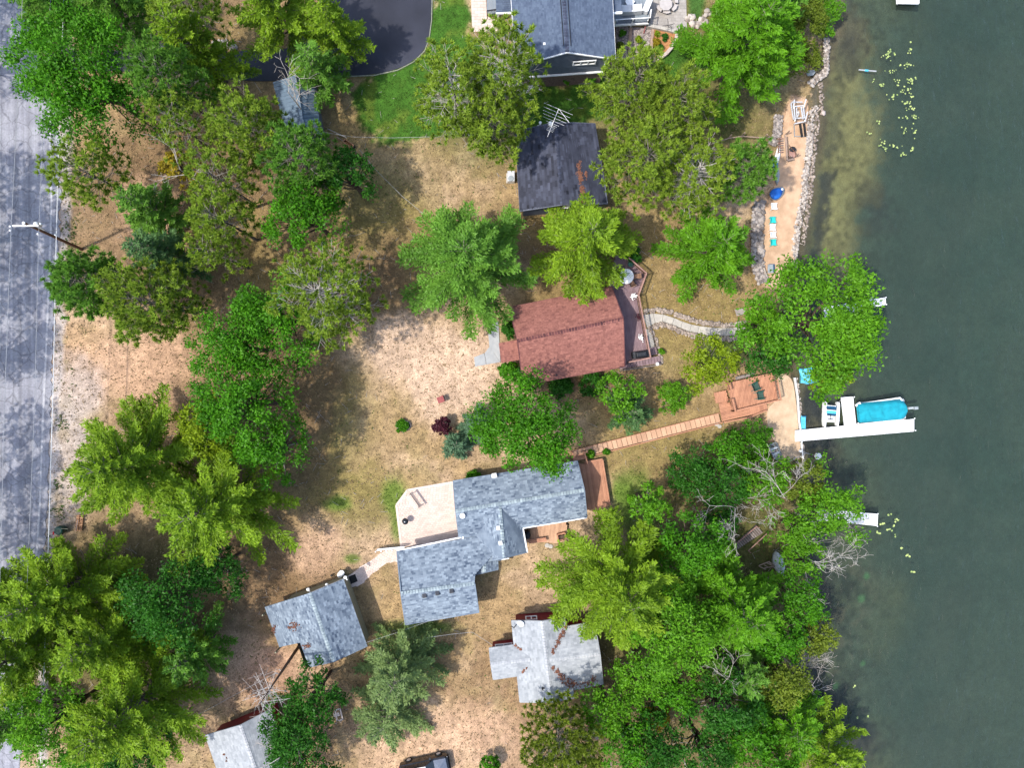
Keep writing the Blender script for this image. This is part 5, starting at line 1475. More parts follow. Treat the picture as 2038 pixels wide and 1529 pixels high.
vs = [v for r in rings for v in r]; n = 13
mb.add(vs, [(i * n + j, (i + 1) * n + j, (i + 1) * n + j + 1, i * n + j + 1) for i in range(N) for j in range(n - 1)])
b0 = [rings[i][0] - UP * .45 for i in range(N + 1)]; b1 = [rings[i][-1] - UP * .45 for i in range(N + 1)]
mb.add([rings[i][0] for i in range(N + 1)] + b0, [(i + 1, i, N + 1 + i, N + 2 + i) for i in range(N)])
mb.add([rings[i][-1] for i in range(N + 1)] + b1, [(i, i + 1, N + 2 + i, N + 1 + i) for i in range(N)])
mb.add(rings[0] + [v - UP * .45 for v in rings[0]], [(j, j + 1, n + j + 1, n + j) for j in range(n - 1)])
mb.add(rings[-1] + [v - UP * .45 for v in rings[-1]], [(j + 1, j, n + j, n + j + 1) for j in range(n - 1)])
mb.build('canvas_cover', MAT['cover'], bt, True)
seam = MB()
for u in (.22, .5):
    for j in range(2, 10):
        seam.beam(bpt(u + .012 * abs(j - 6) - .03, j / 12, .97), bpt(u + .012 * abs(j + 1 - 6) - .03, (j + 1) / 12, .97), .025, .02)
seam.build('seam', MAT['cover'], bt)
for v in (.1, .86):
    MB().tube(bpt(.0, v, -.35), bpt(.92, v, -.35), .3, .28, 10).build('pontoon', MAT['alu'], bt)
mb = MB(); c = P(1811, 812, -.2); mb.box(c, .8, .22, .45, .1); mb.box(c + Vector((.25, 0, .4)), .35, .28, .3, .1); mb.build('outboard_motor', MAT['grey_hull'], bt)
lf = thing('boat_lift', 'white boat lift frame around the teal-covered boat', 'boat lift', P(1752, 812, WATER))
MB().beam(P(1705, 805, .2), P(1792, 792, .2), .14, .14).build('side_beam', MAT['plastic_white'], lf)
MB().beam(P(1708, 845, .12), P(1796, 836, .12), .14, .14).build('side_beam', MAT['plastic_white'], lf)
for x, y in ((1706, 806), (1708, 843), (1792, 793), (1798, 836)):
    MB().tube(P(x, y, -2.2), P(x, y, .45), .07).build('post', MAT['plastic_white'], lf)
mb = MB(); mb.beam(P(1703, 808, .4), P(1712, 802, .45), .22, .12); mb.build('winch', MAT['plastic_white'], lf)
MB().beam(P(1792, 793, .4), P(1799, 805, .3), .12, .08).build('bow_stop', MAT['plastic_white'], lf)

pb2 = thing('pedal_boat', 'white twin-hulled pedal boat with dark blue seats beside the dock', 'pedal boat', P(1652, 826, WATER))
def hull(xa, ya, xb, yb, w):
    a, b = P(xa, ya, -.42), P(xb, yb, -.42); dd_ = (b - a); s_ = Vector((-dd_.y, dd_.x, 0)).normalized()
    R = []
    for t, ww, hh in ((0, .35, .3), (.04, .8, .4), (.12, 1, .45), (.75, 1, .45), (.9, .65, .42), (1.0, .12, .5)):
        q = a + dd_ * t
        R.append([q - s_ * w * ww * .5 - UP * .15, q + s_ * w * ww * .5 - UP * .15, q + s_ * w * ww * .5 + UP * hh * .7, q + s_ * w * ww * .2 + UP * hh, q - s_ * w * ww * .2 + UP * hh, q - s_ * w * ww * .5 + UP * hh * .7])
    MB().loft(R).build('hull', MAT['plastic_white'], pb2)
hull(1641, 799, 1639, 851, .34); hull(1666, 800, 1664, 850, .34)
mb = MB(); mb.prism([P(1643, 806), P(1666, 808), P(1664, 828), P(1642, 826)], -.15, -.02); mb.build('deck_panel', MAT['navy'], pb2)
mb = MB(); mb.prism([P(1642, 827), P(1662, 829), P(1661, 841), P(1642, 840)], -.15, -.04); mb.build('foot_well', MAT['plastic_white'], pb2)
for y in (812, 821):
    mb = MB(); mb.beam(P(1645, y - 2, .1), P(1664, y - .5, .1), .36, .1); mb.build('seat', MAT['skyblue'] if y > 815 else MAT['navy'], pb2)
    mb = MB(); mb.path([P(1645, y - 3, .05), P(1645, y - 5, .35), P(1663, y - 3.5, .35), P(1664, y - 2, .05)], .035); mb.build('seat_frame', MAT['plastic_white'], pb2)
mb = MB(); mb.tube(P(1653, 826, 0), P(1652, 836, .25), .035); mb.beam(P(1647, 834, .22), P(1658, 835, .22), .06, .06); mb.build('pedal_crank', MAT['black'], pb2)
MB().path([P(1667, 804, .1), P(1673, 797, .12), P(1676, 792, .1)], .02).build('mooring_rope', MAT['wire'], pb2)
fl_ = thing('float', 'light blue foam float lying in the shallows at the dock root', 'float', P(1597, 841, WATER))
c = P(1597, 841, -.55)
MB().loft([[c + Vector((dx * .24, -dy, z)) for dx, z in ((-1, .05), (1, .05), (1, .25), (.7, .36), (-.7, .36), (-1, .25))] for dy in (-.68, -.62, .55, .62)]).build('body', MAT['skyblue'], fl_)
MB().box(c + Vector((0, .62, .36)), .44, .12, .03).build('strap', MAT['navy'], fl_)
rf = thing('float', 'bright blue water mat under the lakeside maple branches', 'float', P(1608, 747, WATER))
c = P(1609, 748, -.5)
rings = [[c + Vector((x * 1.0 + y_ * .3, -y_ * 1.0 + .12 * math.sin(x * 4), .1 + .18 * (1 - x * x) + .06 * math.sin(7 * x + y_ * 5))) for y_ in (-.75, -.4, 0, .4, .75)] + [c + Vector((x, .75 - 1.5 * t, -.08)) for t in (1, 0)] for x in (-.85, -.5, -.1, .3, .65, .9)]
MB().loft(rings).build('mat', MAT['skyblue'], rf)
by = thing('buoy', 'white six-sided buoy roped to the sandy shore', 'buoy', P(1625.5, 908, WATER))
MB().lathe(P(1625.5, 908, -.6), [(.2, 0), (.36, .15), (.36, .35), (.2, .48)], 6).build('body', MAT['plastic_white'], by)
MB().lathe(P(1627, 909, -.13), [(.04, 0), (.04, .06), (.01, .07)], 6).build('ring', MAT['black'], by)
MB().path([P(1619, 906, -.4), P(1600, 901, -.25), P(1592, 898, -.2)], .025).build('rope', MAT['wire'], by)
wb = thing('bollard', 'white rounded post top on the sand at the end of the buoy rope', 'post', P(1592, 898, BZ))
MB().lathe(P(1592, 898, BZ), [(.16, 0), (.17, .12), (.1, .22)], 10).build('cap', MAT['plastic_white'], wb)
MB().tube(P(1592, 898, BZ - .3), P(1592, 898, BZ + .02), .1).build('post', MAT['grey_wood'], wb)
wl = thing('retaining_wall', 'thin white board edging the small beach above and below the dock', 'edging', P(1590, 840, -.4))
for a, b in (((1581, 752), (1587, 790)), ((1587, 790), (1590, 840)), ((1590, 840), (1593, 858)), ((1594, 880), (1597, 912))):
    MB().beam(P(*a, -.3), P(*b, -.3), .09, .35).build('board', MAT['white'], wl)
rock_thing('rock_border', 'pale pebble line along the small beach edge by the dock', 'rocks', [([(1584, 752), (1588, 775), (1592, 800), (1593, 830)], 2.5), ([(1597, 880), (1600, 912), (1598, 925)], 2)], 130, MAT['stone'], (.06, .14), 60, 21, lambda x, y: -.42)
rock_thing('rock_border', 'small stones at the shoreline beneath the green shrubs', 'rocks', [([(1596, 922), (1600, 930), (1602, 945)], 3)], 24, MAT['stone'], (.08, .16), 24, 22, lambda x, y: -.42)
jb = thing('rowboat', 'grey flat-bottomed rowboat lying on the sand beside the shrubs', 'boat', P(1541, 899, BZ))
a, b = P(1534, 883, BZ), P(1548, 915, BZ); dd_ = b - a; s_ = Vector((-dd_.y, dd_.x, 0)).normalized()
def hull_rings(a, dd_, s_, prof, zup):
    R = []
    for t, w, h in prof:
        q = a + dd_ * t
        R.append([q - s_ * w * .7 + UP * .02, q + s_ * w * .7 + UP * .02, q + s_ * w + UP * h, q + s_ * w * .88 + UP * h, q + s_ * w * .62 + UP * .1, q - s_ * w * .62 + UP * .1, q - s_ * w * .88 + UP * h, q - s_ * w + UP * h])
    return R
MB().loft(hull_rings(a, dd_, s_, ((0, .38, .4), (.1, .45, .4), (.75, .45, .38), (.95, .3, .42), (1, .18, .45)), 1)).build('hull', MAT['grey_hull'], jb)
for t in (.3, .6):
    q = a + dd_ * t + UP * .3; MB().beam(q - s_ * .42, q + s_ * .42, .22, .04).build('seat', MAT['alu'], jb)
pdl = thing('plank', 'pale grey plank leaning on the sand beside the grey rowboat', 'plank', P(1551, 897, BZ))
MB().beam(P(1544, 883, BZ + .2), P(1557, 914, BZ + .1), .24, .05).build('plank', MAT['timber'], pdl)
pb3 = thing('driftwood', 'dark bent branch lying above the grey rowboat', 'driftwood', P(1530, 886, BZ))
MB().path([P(1518, 883, -.1), P(1530, 887, -.05), P(1540, 889, -.05), P(1545, 900, -.1)], .05).build('limb', MAT['bark'], pb3)
log1 = thing('driftwood', 'pale log lying along the lower edge of the small beach', 'log', P(1573, 916, BZ))
MB().path([P(1552, 923, BZ), P(1574, 917, BZ), P(1584, 911, BZ), P(1597, 908, BZ)], .07).build('log', MAT['twig'], log1)

# upturned boat, frame and old stairs under the dead-branched trees
ub = thing('rowboat', 'old pale grey rowboat turned upside down among the dead branches', 'boat', P(1548, 1120))
a, b = P(1542, 1098, .05), P(1556, 1144, .05); dd_ = b - a; s_ = Vector((-dd_.y, dd_.x, 0)).normalized()
R = []
for t, w, h in ((0, .05, .2), (.08, .28, .36), (.3, .56, .45), (.6, .6, .46), (.85, .4, .4), (1, .08, .3)):
    q = a + dd_ * t
    R.append([q - s_ * w, q - s_ * w * .85 + UP * h * .6, q - s_ * w * .4 + UP * h * .92, q + UP * h, q + s_ * w * .4 + UP * h * .92, q + s_ * w * .85 + UP * h * .6, q + s_ * w])
MB().loft(R).build('hull', MAT['old_hull'], ub, True)
MB().beam(a + UP * .25, b + UP * .5, .06, .1).build('keel', MAT['grey_hull'], ub)
lad = thing('boat_cradle', 'pinkish timber cradle with crossed slats beside the upturned rowboat', 'cradle', P(1524, 1128))
MB().beam(P(1510, 1127, .45), P(1520, 1132, .45), .08, .08).build('bar', MAT['timber'], lad)
for a, b in (((1520, 1132), (1539, 1128)), ((1521, 1125), (1531, 1131)), ((1526, 1121), (1537, 1126)), ((1531, 1119), (1541, 1125)), ((1511, 1126), (1532, 1118))):
    MB().beam(P(*a, .45), P(*b, .45), .08, .08).build('bar', MAT['timber'], lad)
for x, y in ((1512, 1128), (1520, 1132), (1538, 1127), (1531, 1120)):
    MB().box(P(x, y), .07, .07, .43).build('leg', MAT['timber'], lad)
os_ = thing('stairs', 'old grey plank steps with rusty handrails under the dead-branched trees', 'stairs', P(1488, 1070))
for k in range(14):
    t = k / 13; x, y = 1463 + 47 * t, 1090 - 36 * t; zz = .35 - .03 * k; w = 6 + 5 * t
    MB().beam(P(x - w * .62, y - w * .72, zz), P(x + w * .62, y + w * .72, zz), .17, .05, rg.random()).build('tread', MAT['grey_wood'], os_)
MB().beam(P(1461, 1087, .8), P(1506, 1048, .6), .07, .08).build('handrail', MAT['rail_wood'], os_)
MB().beam(P(1489, 1097, .8), P(1526, 1063, .6), .07, .08).build('handrail', MAT['rail_wood'], os_)
for x, y in ((1461, 1087), (1506, 1048), (1489, 1097), (1526, 1063), (1506, 1082)):
    MB().box(P(x, y), .08, .08, .75).build('post', MAT['rail_wood'], os_)
yk = thing('kayak', 'yellow kayak lying under pale dead branches', 'kayak', P(1432, 1024))
a, b = P(1417, 1028, .05), P(1450, 1021, .05); dd_ = b - a; s_ = Vector((-dd_.y, dd_.x, 0)).normalized(); R = []
for t, w, h in ((0, .04, .25), (.2, .28, .3), (.5, .36, .3), (.8, .26, .3), (1, .04, .25)):
    q = a + dd_ * t; R.append([q - s_ * w * .6, q - s_ * w + UP * h * .6, q - s_ * w * .5 + UP * h, q + s_ * w * .5 + UP * h, q + s_ * w + UP * h * .6, q + s_ * w * .6])
MB().loft(R).build('hull', MAT['yellow_hull'], yk, True)
MB().lathe(a + dd_ * .5 + UP * .3, [(.3, 0), (.32, .03), (.26, .03)], 12, sy=.6).build('cockpit', MAT['black'], yk)
cy_ = thing('kayak', 'blue plastic kayak end showing through the leafy crown', 'kayak', P(1322, 1193))
MB().lathe(P(1322, 1193), [(.3, 0), (.45, .2), (.42, .4), (.2, .45)], 10, sx=.55, sy=1.5).build('hull', MAT['blue'], cy_, True)

# ---------------------------------------------------------------- sandy beach, rock borders and things on it
rock_thing('rock_border', 'long line of pale riprap between the sandy strip and the lake', 'rocks', [([(1622, 212), (1614, 235), (1612, 262), (1610, 290), (1606, 322), (1602, 352), (1600, 385), (1594, 420), (1588, 450), (1584, 480), (1582, 500)], 6), ([(1582, 492), (1583, 520), (1580, 535)], 4)], 560, MAT['stone'], (.08, .2), 200, 31, lambda x, y: -.36)
rock_thing('rock_border', 'pale rocks climbing the shore above the sandy strip', 'rocks', [([(1645, 78), (1645, 100), (1643, 118), (1646, 140)], 4.5), ([(1645, 142), (1632, 152), (1622, 160), (1612, 168)], 6), ([(1640, 150), (1646, 130)], 4)], 240, MAT['stone'], (.08, .22), 130, 32, lambda x, y: -.3)
rock_thing('rock_border', 'brown half-sunk stones along the waterline of the sandy strip', 'rocks', [([(1634, 165), (1636, 190), (1632, 215), (1626, 240), (1622, 280), (1618, 320), (1612, 380), (1604, 440), (1596, 490)], 5)], 260, MAT['field'], (.06, .17), 80, 33, lambda x, y: -.5)
rock_thing('rock_bank', 'grey boulder bank between the lawn and the sandy strip', 'rocks', [([(1511, 402), (1509, 430), (1507, 460), (1507, 490), (1508, 520), (1512, 545), (1520, 562)], 11)], 520, MAT['stone_grey'], (.12, .26), 220, 34, lambda x, y: -.12)
rock_thing('rock_bank', 'grey stone pile at the upper end of the sandy strip', 'rocks', [([(1549, 230), (1548, 255), (1544, 275), (1538, 288)], 8)], 210, MAT['stone_grey'], (.09, .2), 120, 35, lambda x, y: -.15)
rock_thing('rock_border', 'few pale rocks in the grass near the grey paddle board', 'rocks', [([(1536, 156), (1546, 152), (1560, 146)], 4)], 26, MAT['stone'], (.12, .26), 26, 36)
rock_thing('boulder', 'single tan boulder standing in the shallows off the riprap', 'boulder', [([(1638, 224), (1640, 225)], 1)], 3, MAT['kerb'], (.28, .34), 3, 37, lambda x, y: -.5)
gp = thing('paddle_board', 'grey board lying on the grass above the shore rocks', 'board', P(1613, 145))
MB().prism([P(x, y) for x, y in ((1604, 146), (1607, 141), (1619, 140), (1622, 144), (1618, 150), (1607, 151))], .0, .14).build('board', MAT['grey_hull'], gp)
al_ = thing('boat_lift', 'bare aluminium boat lift standing on the sandy strip', 'boat lift', P(1590, 225, BZ))
def F3(pts, w=.09, name='frame_bar', par=None, mat='alu'):
    for a, b in pts: MB().beam(P(*a), P(*b), w, w).build(name, MAT[mat], par)
F3((((1581, 198, 1.2), (1578.5, 213, 1.0)), ((1604, 197, 1.2), (1600, 211, 1.0)), ((1578, 212, .9), (1601, 210, .9)), ((1581, 203, .5), (1597, 203, .5)), ((1580, 213, .9), (1582.5, 240, .9)), ((1594, 211, .9), (1598, 237, .9)), ((1598.5, 211, .8), (1601, 235, .8)),
    ((1581, 235.5, .5), (1600, 234, .5)), ((1585, 213, .5), (1586, 235, .5)), ((1574, 206, .2), (1579, 238, .2)), ((1607, 222, .9), (1602, 241, .9)), ((1581, 246, .3), (1604, 241, .3)), ((1574, 206, .2), (1581, 200, .2))), .1, 'frame_bar', al_)
MB().path([P(1586, 226, .5), P(1589, 221, .55), P(1590, 227, .55), P(1587, 231, .5)], .05).build('winch_wheel', MAT['alu'], al_)
for x, y in ((1580, 214), (1600, 212), (1582, 240), (1602, 240)):
    MB().tube(P(x, y, BZ), P(x, y, 1.0), .05).build('leg', MAT['alu'], al_)
F3((((1592, 246, 0), (1596, 272, 0)), ((1600, 245, 0), (1603, 271, 0))), .16, 'bunk_rail', al_, 'rubber')
F3((((1580, 246, -.1), (1581, 272, -.1)), ((1581, 271, -.1), (1606, 271, -.1))), .05, 'frame_bar', al_, 'grey_hull')
sw = thing('garden_swing', 'pale wooden swing frame standing over the sand', 'swing frame', P(1572, 292, BZ))
MB().beam(P(1563, 268, .9), P(1566.5, 318, .9), .13, .13).build('cross_beam', MAT['timber'], sw)
MB().beam(P(1566, 319, .6), P(1580, 316, .3), .12, .1).build('brace', MAT['timber'], sw)
for x, y in ((1563, 268), (1566.5, 318), (1581, 313)):
    MB().box(P(x, y, BZ), .1, .1, 1.1).build('post', MAT['timber'], sw)
sc = thing('lounge_sling', 'dark red-brown sling seat with a black bag on the sand', 'sling seat', P(1576, 300, BZ))
mb = MB(); mb.prism([P(x, y) for x, y in ((1569, 301), (1580, 299), (1583, 306), (1580, 314), (1570, 315))], .1, .2); mb.build('seat', MAT['rail_wood'], sc)
mb = MB(); mb.lathe(P(1576, 298, .1), [(.2, 0), (.28, .2), (.12, .4)], 8, sx=1.3); mb.build('bag', MAT['canvas_black'], sc)
MB().path([P(1570, 288, .6), P(1574, 294, .5), P(1582, 302, .4), P(1584, 308, .2)], .04).build('rope', MAT['pole_wood'], sc)
kay = [('upturned white kayak leaning on the stone pile', 1546.5, 311, .26, 1.1, 'plastic_white', -.15), ('navy blue kayak end under the pine by the sand', 1541.5, 328, .32, .8, 'blue', .1), ('pale grey kayak end under the pine at the sand edge', 1545.5, 349, .25, 1.0, 'grey_hull', 0)]
for lab, x, y, w, l, mt, ro in kay:
    t = thing('kayak', lab, 'kayak', P(x, y, BZ), 'kayaks stored beside the stone pile')
    c, s2 = math.cos(ro), math.sin(ro); R = []
    for tt, ww, hh in ((-1, .1, .2), (-.6, .7, .35), (0, 1, .42), (.6, .7, .35), (1, .1, .2)):
        q = P(x, y, BZ) + Vector((-s2 * tt * l, c * tt * l, 0)); sdv_ = Vector((c, s2, 0))
        R.append([q - sdv_ * w * ww, q - sdv_ * w * ww * .9 + UP * hh * .6, q + UP * hh, q + sdv_ * w * ww * .9 + UP * hh * .6, q + sdv_ * w * ww])
    MB().loft(R).build('hull', MAT[mt], t, True)
    MB().beam(P(x, y, BZ + .4) + Vector((s2 * l * .7, -c * l * .7, 0)), P(x, y, BZ + .4) + Vector((-s2 * l * .7, c * l * .7, 0)), .04, .06).build('keel', MAT['grey_hull'], t)
cn = thing('rack', 'dark rusty rack of paddles on the stone pile', 'rack', P(1552, 292, BZ))
for k in range(7):
    MB().beam(P(1548, 276 + k * 4.5, .2), P(1559, 275 + k * 4.5, 0), .07, .06).build('paddle', MAT['grey_wood'] if k % 2 else MAT['rail_wood'], cn)
MB().beam(P(1551, 274, .15), P(1549, 305, .15), .08, .08).build('rail', MAT['pole_wood'], cn)
cob = thing('rowboat', 'small dinghy with a bright blue canvas cover on the sand', 'boat', P(1546, 384, BZ))
def oval(px, py, z, rx, ry, rot, n=20):
    return [P(px, py, z) + Vector((rx * math.cos(a) * math.cos(rot) - ry * math.sin(a) * (1 + .25 * math.cos(a)) * math.sin(rot), rx * math.cos(a) * math.sin(rot) + ry * math.sin(a) * (1 + .25 * math.cos(a)) * math.cos(rot), 0)) for a in [2 * math.pi * i / n for i in range(n)]]
ro = math.radians(215)
MB().loft([oval(1547, 384, BZ, .55, .4, ro), oval(1547, 384, BZ + .4, .84, .56, ro)]).build('hull', MAT['grey_hull'], cob, True)
MB().loft([oval(1545.5, 384.5, BZ + .405, .70, .53, ro), oval(1545.5, 384.5, BZ + .5, .62, .46, ro), oval(1545.5, 384.5, BZ + .55, .3, .2, ro)]).build('canvas_cover', MAT['blue'], cob, True)
MB().lathe(P(1556, 377, BZ + .42), [(.12, 0), (.12, .12), (.03, .15)], 8).build('bow_fender', MAT['plastic_white'], cob)
def beach_chair(label, x, y, mat, w=.62, l=.68):
    t = thing('chair', label, 'chair', (0, 0, 0), 'plastic chairs lined up on the sand')
    mb = MB(); mb.add([(-w / 2, -l / 2, .40), (w / 2, -l / 2, .40), (w / 2, l / 2, .36), (-w / 2, l / 2, .36), (-w / 2, -l / 2, .36), (w / 2, -l / 2, .36), (w / 2, l / 2, .32), (-w / 2, l / 2, .32)], [(0, 1, 2, 3), (7, 6, 5, 4), (0, 4, 5, 1), (1, 5, 6, 2), (2, 6, 7, 3), (3, 7, 4, 0)])
    mb.build('seat', mat, t)
    R = []
    for k in range(7):
        a = -w / 2 + w * k / 6; R.append([(a, l / 2 - .02, .36), (a, l / 2 + .04, .36), (a, l / 2 + .22, .86 + .06 * math.sin(k / 6 * math.pi)), (a, l / 2 + .17, .86 + .06 * math.sin(k / 6 * math.pi))])
    MB().loft([[Vector(v) for v in r] for r in R]).build('backrest', mat, t)
    for s in (-1, 1):
        MB().beam((s * w / 2, -l / 2, .58), (s * w / 2, l / 2 + .1, .60), .07, .04).build('armrest', mat, t)
        MB().box((s * w / 2, -l / 2 + .04, 0), .06, .06, .57).build('leg', mat, t); MB().box((s * w / 2, l / 2, 0), .06, .06, .4).build('leg', mat, t)
    t.location = P(x, y, BZ); t.rotation_euler.z = math.radians(95 + random.uniform(-4, 4) - 5)
for lab, x, y, mt in (('white plastic chair standing alone just below the blue-covered dinghy', 1538, 413, 'plastic_white'), ('teal plastic chair, uppermost of the four in a row on the sand', 1535.5, 440, 'teal'), ('white plastic chair directly below the uppermost teal chair', 1535, 454.5, 'plastic_white'),
                      ('white plastic chair directly above the lowest teal chair', 1536, 469.5, 'plastic_white'), ('teal plastic chair, lowest of the four in a row on the sand', 1536.5, 484.5, 'teal')):
    beach_chair(lab, x, y, MAT[mt], .54, .5)
tub = thing('storage_box', 'dull blue box at the foot of the boulder bank under the maple', 'box', P(1533, 535, BZ))
MB().box(P(1533, 535, BZ), .5, .8, .45).build('body', MAT['navy'], tub); MB().box(P(1533, 535, BZ + .45), .54, .84, .06).build('lid', MAT['grey_hull'], tub)
dr = thing('driftwood', 'bleached white driftwood log at the foot of the boulder bank', 'driftwood', P(1524, 550, BZ))
MB().path([P(1520, 533, 0), P(1524, 545, 0), P(1528, 556, -.1), P(1532, 566, -.2)], .11, 7).build('log', MAT['stone'], dr)
ball = thing('ball', 'tiny white ball lying on the open sand', 'ball', P(1577, 476, BZ))
MB().lathe(P(1577, 476, BZ), [(.03, 0), (.1, .04), (.12, .12), (.1, .2), (.03, .24)], 10).build('ball', MAT['plastic_white'], ball, True)
pf = thing('pole_fence', 'thin pale rail fence at the lawn edge behind the pine', 'fence', P(1450, 275))
for a, b in (((1419, 286), (1450, 275)), ((1450, 275), (1476, 271)), ((1476, 271), (1520, 274)), ((1421, 288), (1422, 325))):
    MB().beam(P(*a, .9), P(*b, .9), .08, .08).build('rail', MAT['timber'], pf)
for x, y in ((1419, 286), (1450, 275), (1476, 271), (1520, 274), (1422, 325)):
    MB().box(P(x, y), .1, .1, .95).build('post', MAT['timber'], pf)
rp = thing('rope_float', 'pale swim-rope line floating off the rocky shore', 'float line', P(1730, 141, WATER))
MB().beam(P(1709, 138.5, WATER + .02), P(1744, 141.5, WATER + .02), .12, .06).build('line', MAT['concrete_grey'], rp)
MB().tube(P(1721, 139.5, WATER + .03), P(1728, 140.2, WATER + .03), .1, .1, 8).build('float', MAT['skyblue'], rp)

# lily pads
pad_base = MB(); nn_ = 11
pad_base.add([(0, 0, .0)] + [(math.cos(.25 + i * (2 * math.pi - .5) / (nn_ - 1)), math.sin(.25 + i * (2 * math.pi - .5) / (nn_ - 1)), 0.02 * (i % 2)) for i in range(nn_)], [(0, i, i + 1) for i in range(1, nn_)])
pads = []
for v in (.2, .5, .85):
    me = bpy.data.meshes.new('lily_pad'); me.from_pydata([tuple(q) for q in pad_base.V], [], pad_base.F); at = me.attributes.new('v', 'FLOAT', 'POINT'); at.data.foreach_set('value', [v] * len(me.vertices)); me.materials.append(MAT['pad']); pads.append(me)
rg = random.Random(77)
cl = [(1768, 106, 12, 5, 13), (1812, 98, 4, 6, 9), (1766, 112, 8, 6, 8), (1800, 130, 14, 4, 12), (1775, 140, 14, 4, 9), (1812, 158, 8, 8, 16), (1786, 165, 8, 6, 8), (1757, 168, 8, 3, 8), (1738, 160, 4, 4, 3), (1805, 180, 10, 8, 10), (1777, 192, 10, 6, 9), (1815, 190, 6, 6, 6),
      (1812, 212, 6, 8, 14), (1803, 205, 8, 4, 6), (1822, 236, 6, 8, 8), (1795, 235, 8, 4, 5), (1748, 245, 6, 5, 4), (1820, 262, 5, 8, 7), (1797, 262, 8, 6, 7), (1731, 264, 4, 3, 4), (1757, 284, 5, 8, 9), (1785, 290, 10, 5, 9), (1816, 298, 4, 7, 8), (1800, 307, 6, 3, 8), (1762, 298, 4, 4, 4)]
pool = [('small yellow-green lily pad in the loose drift off the rocky shore', 'lily pads off the rocky shore', cl, (.045, .10)), ('pale lily pad scattered beyond the half-buried white dock', 'lily pads by the half-buried dock', [(1770, 1026, 5, 5, 2), (1785, 1036, 4, 3, 5), (1770, 1056, 5, 3, 4), (1779, 1048, 5, 3, 5), (1755, 1044, 8, 2, 4), (1748, 1061, 6, 3, 4), (1781, 1069, 2, 2, 3), (1795, 1093, 2, 2, 3), (1807, 1107, 3, 2, 4), (1817, 1139, 3, 2, 3), (1669, 1127, 3, 2, 3), (1700, 1367, 2, 2, 2), (1707, 1430, 2, 2, 3), (1727, 1427, 2, 2, 3)], (.06, .12))]
for lab, grp, cls, sz in pool:
    for (x, y, sx, sy, n) in cls:
        for _ in range(n):
            o = bpy.data.objects.new('lily_pad', rg.choice(pads)); C.objects.link(o)
            r = rg.uniform(*sz)
            o.location = P(x + rg.gauss(0, sx * .6), y + rg.gauss(0, sy * .6), WATER + .015 + rg.uniform(0, .02)); o.scale = (r, r, r); o.rotation_euler = (rg.uniform(-.1, .1), rg.uniform(-.1, .1), rg.uniform(0, 6.28))
            setp(o, lab, 'lily pad', grp)

# ---------------------------------------------------------------- utility pole, wires
up_ = thing('utility_pole', 'brown wooden utility pole with white crossarm beside the road', 'utility pole', P(164, 497))
top = P(48, 444, 8.3)
MB().tube(P(164, 497, -.1), top, .16, .11, 10).build('pole', MAT['pole_wood'], up_)
MB().lathe(top, [(.13, 0), (.13, .1), (.05, .14)], 8).build('pole_cap', MAT['plastic_white'], up_)
MB().beam(P(25, 449.5, 7.9), P(77, 449, 7.9), .14, .13).build('crossarm', MAT['plastic_white'], up_)
mb = MB(); mb.beam(P(72, 450, 7.6), P(88, 458, 6.4), .1, .1); mb.build('brace', MAT['plastic_white'], up_)
MB().lathe(P(80, 449, 7.2), [(.2, 0), (.23, .1), (.23, .6), (.12, .68)], 10).build('transformer', MAT['alu'], up_)
for x, y, z in ((22, 451, 8.0), (22, 459, 7.95), (77, 466, 7.4), (112, 468, 6.0), (82, 446, 7.95)):
    MB().lathe(P(x, y, z - .08), [(.05, 0), (.09, .05), (.06, .12), (.08, .16), (.03, .2)], 8).build('insulator', MAT['plastic_white'], up_)
MB().path([P(86, 456, 6.6), P(97, 461, 6.3), P(113, 458, 6.1)], .02).build('lead_wire', MAT['wire_dark'], up_)
def wire(label, pts, z, r, mat, sag=.35):
    q = []
    for i in range(len(pts) - 1):
        for k in range(8):
            t = k / 8; q.append((pts[i][0] + (pts[i + 1][0] - pts[i][0]) * t, pts[i][1] + (pts[i + 1][1] - pts[i][1]) * t))
    q.append(pts[-1])
    P3 = [P(x, y, z - sag * (1 - abs(2 * (i / (len(q) - 1)) - 1) ** 2) * 0 ) for i, (x, y) in enumerate(q)]
    o = MB().path(P3, r, 4).build('power_line', mat)
    return setp(o, label, 'power line', 'power lines along the road')
wire('left power line on the crossarm end, over the road', [(46, -40), (38, 150), (22, 455), (9, 800), (0, 1150), (-12, 1600)], 8.0, .024, MAT['wire'])
wire('middle power line over the road beside the pole', [(103, -40), (88, 200), (77, 466), (69, 800), (55, 1140), (36, 1600)], 7.4, .022, MAT['wire'])
wire('right, brightest power line along the road edge', [(128, -40), (120, 200), (112, 468), (106, 760), (96, 1090), (78, 1600)], 6.0, .034, MAT['plastic_white'])
def cable(label, pts, r=.013):
    o = MB().path([P(*q) for q in pts], r, 4).build('service_cable', MAT['wire']); return setp(o, label, 'cable', 'service cables over the lawn')
cable('thin twisted cable above the green lawn beyond the shed', [(640, 262, 4.0), (700, 272, 3.8), (780, 274, 3.8), (855, 272, 4.2)])
cable('thin twisted cable crossing the dry lawn below the shed', [(716, 298, 4.0), (745, 335, 3.7), (800, 390, 3.5), (842, 425, 3.7)])
cable('thin twisted cable from the garage corner to the grey house', [(728, 1280, 2.6), (790, 1260, 3.0), (850, 1238, 3.0), (905, 1225, 2.8)])
cable('thin twisted cable from the spruce over the dry lawn', [(850, 1270, 3.2), (900, 1263, 3.2), (940, 1259, 3.0), (980, 1285, 2.8)])
cable('thin cable over the duff by the lower-left red cottage', [(345, 1445, 3.4), (405, 1418, 3.4), (460, 1388, 3.6), (553, 1338, 4.8)])

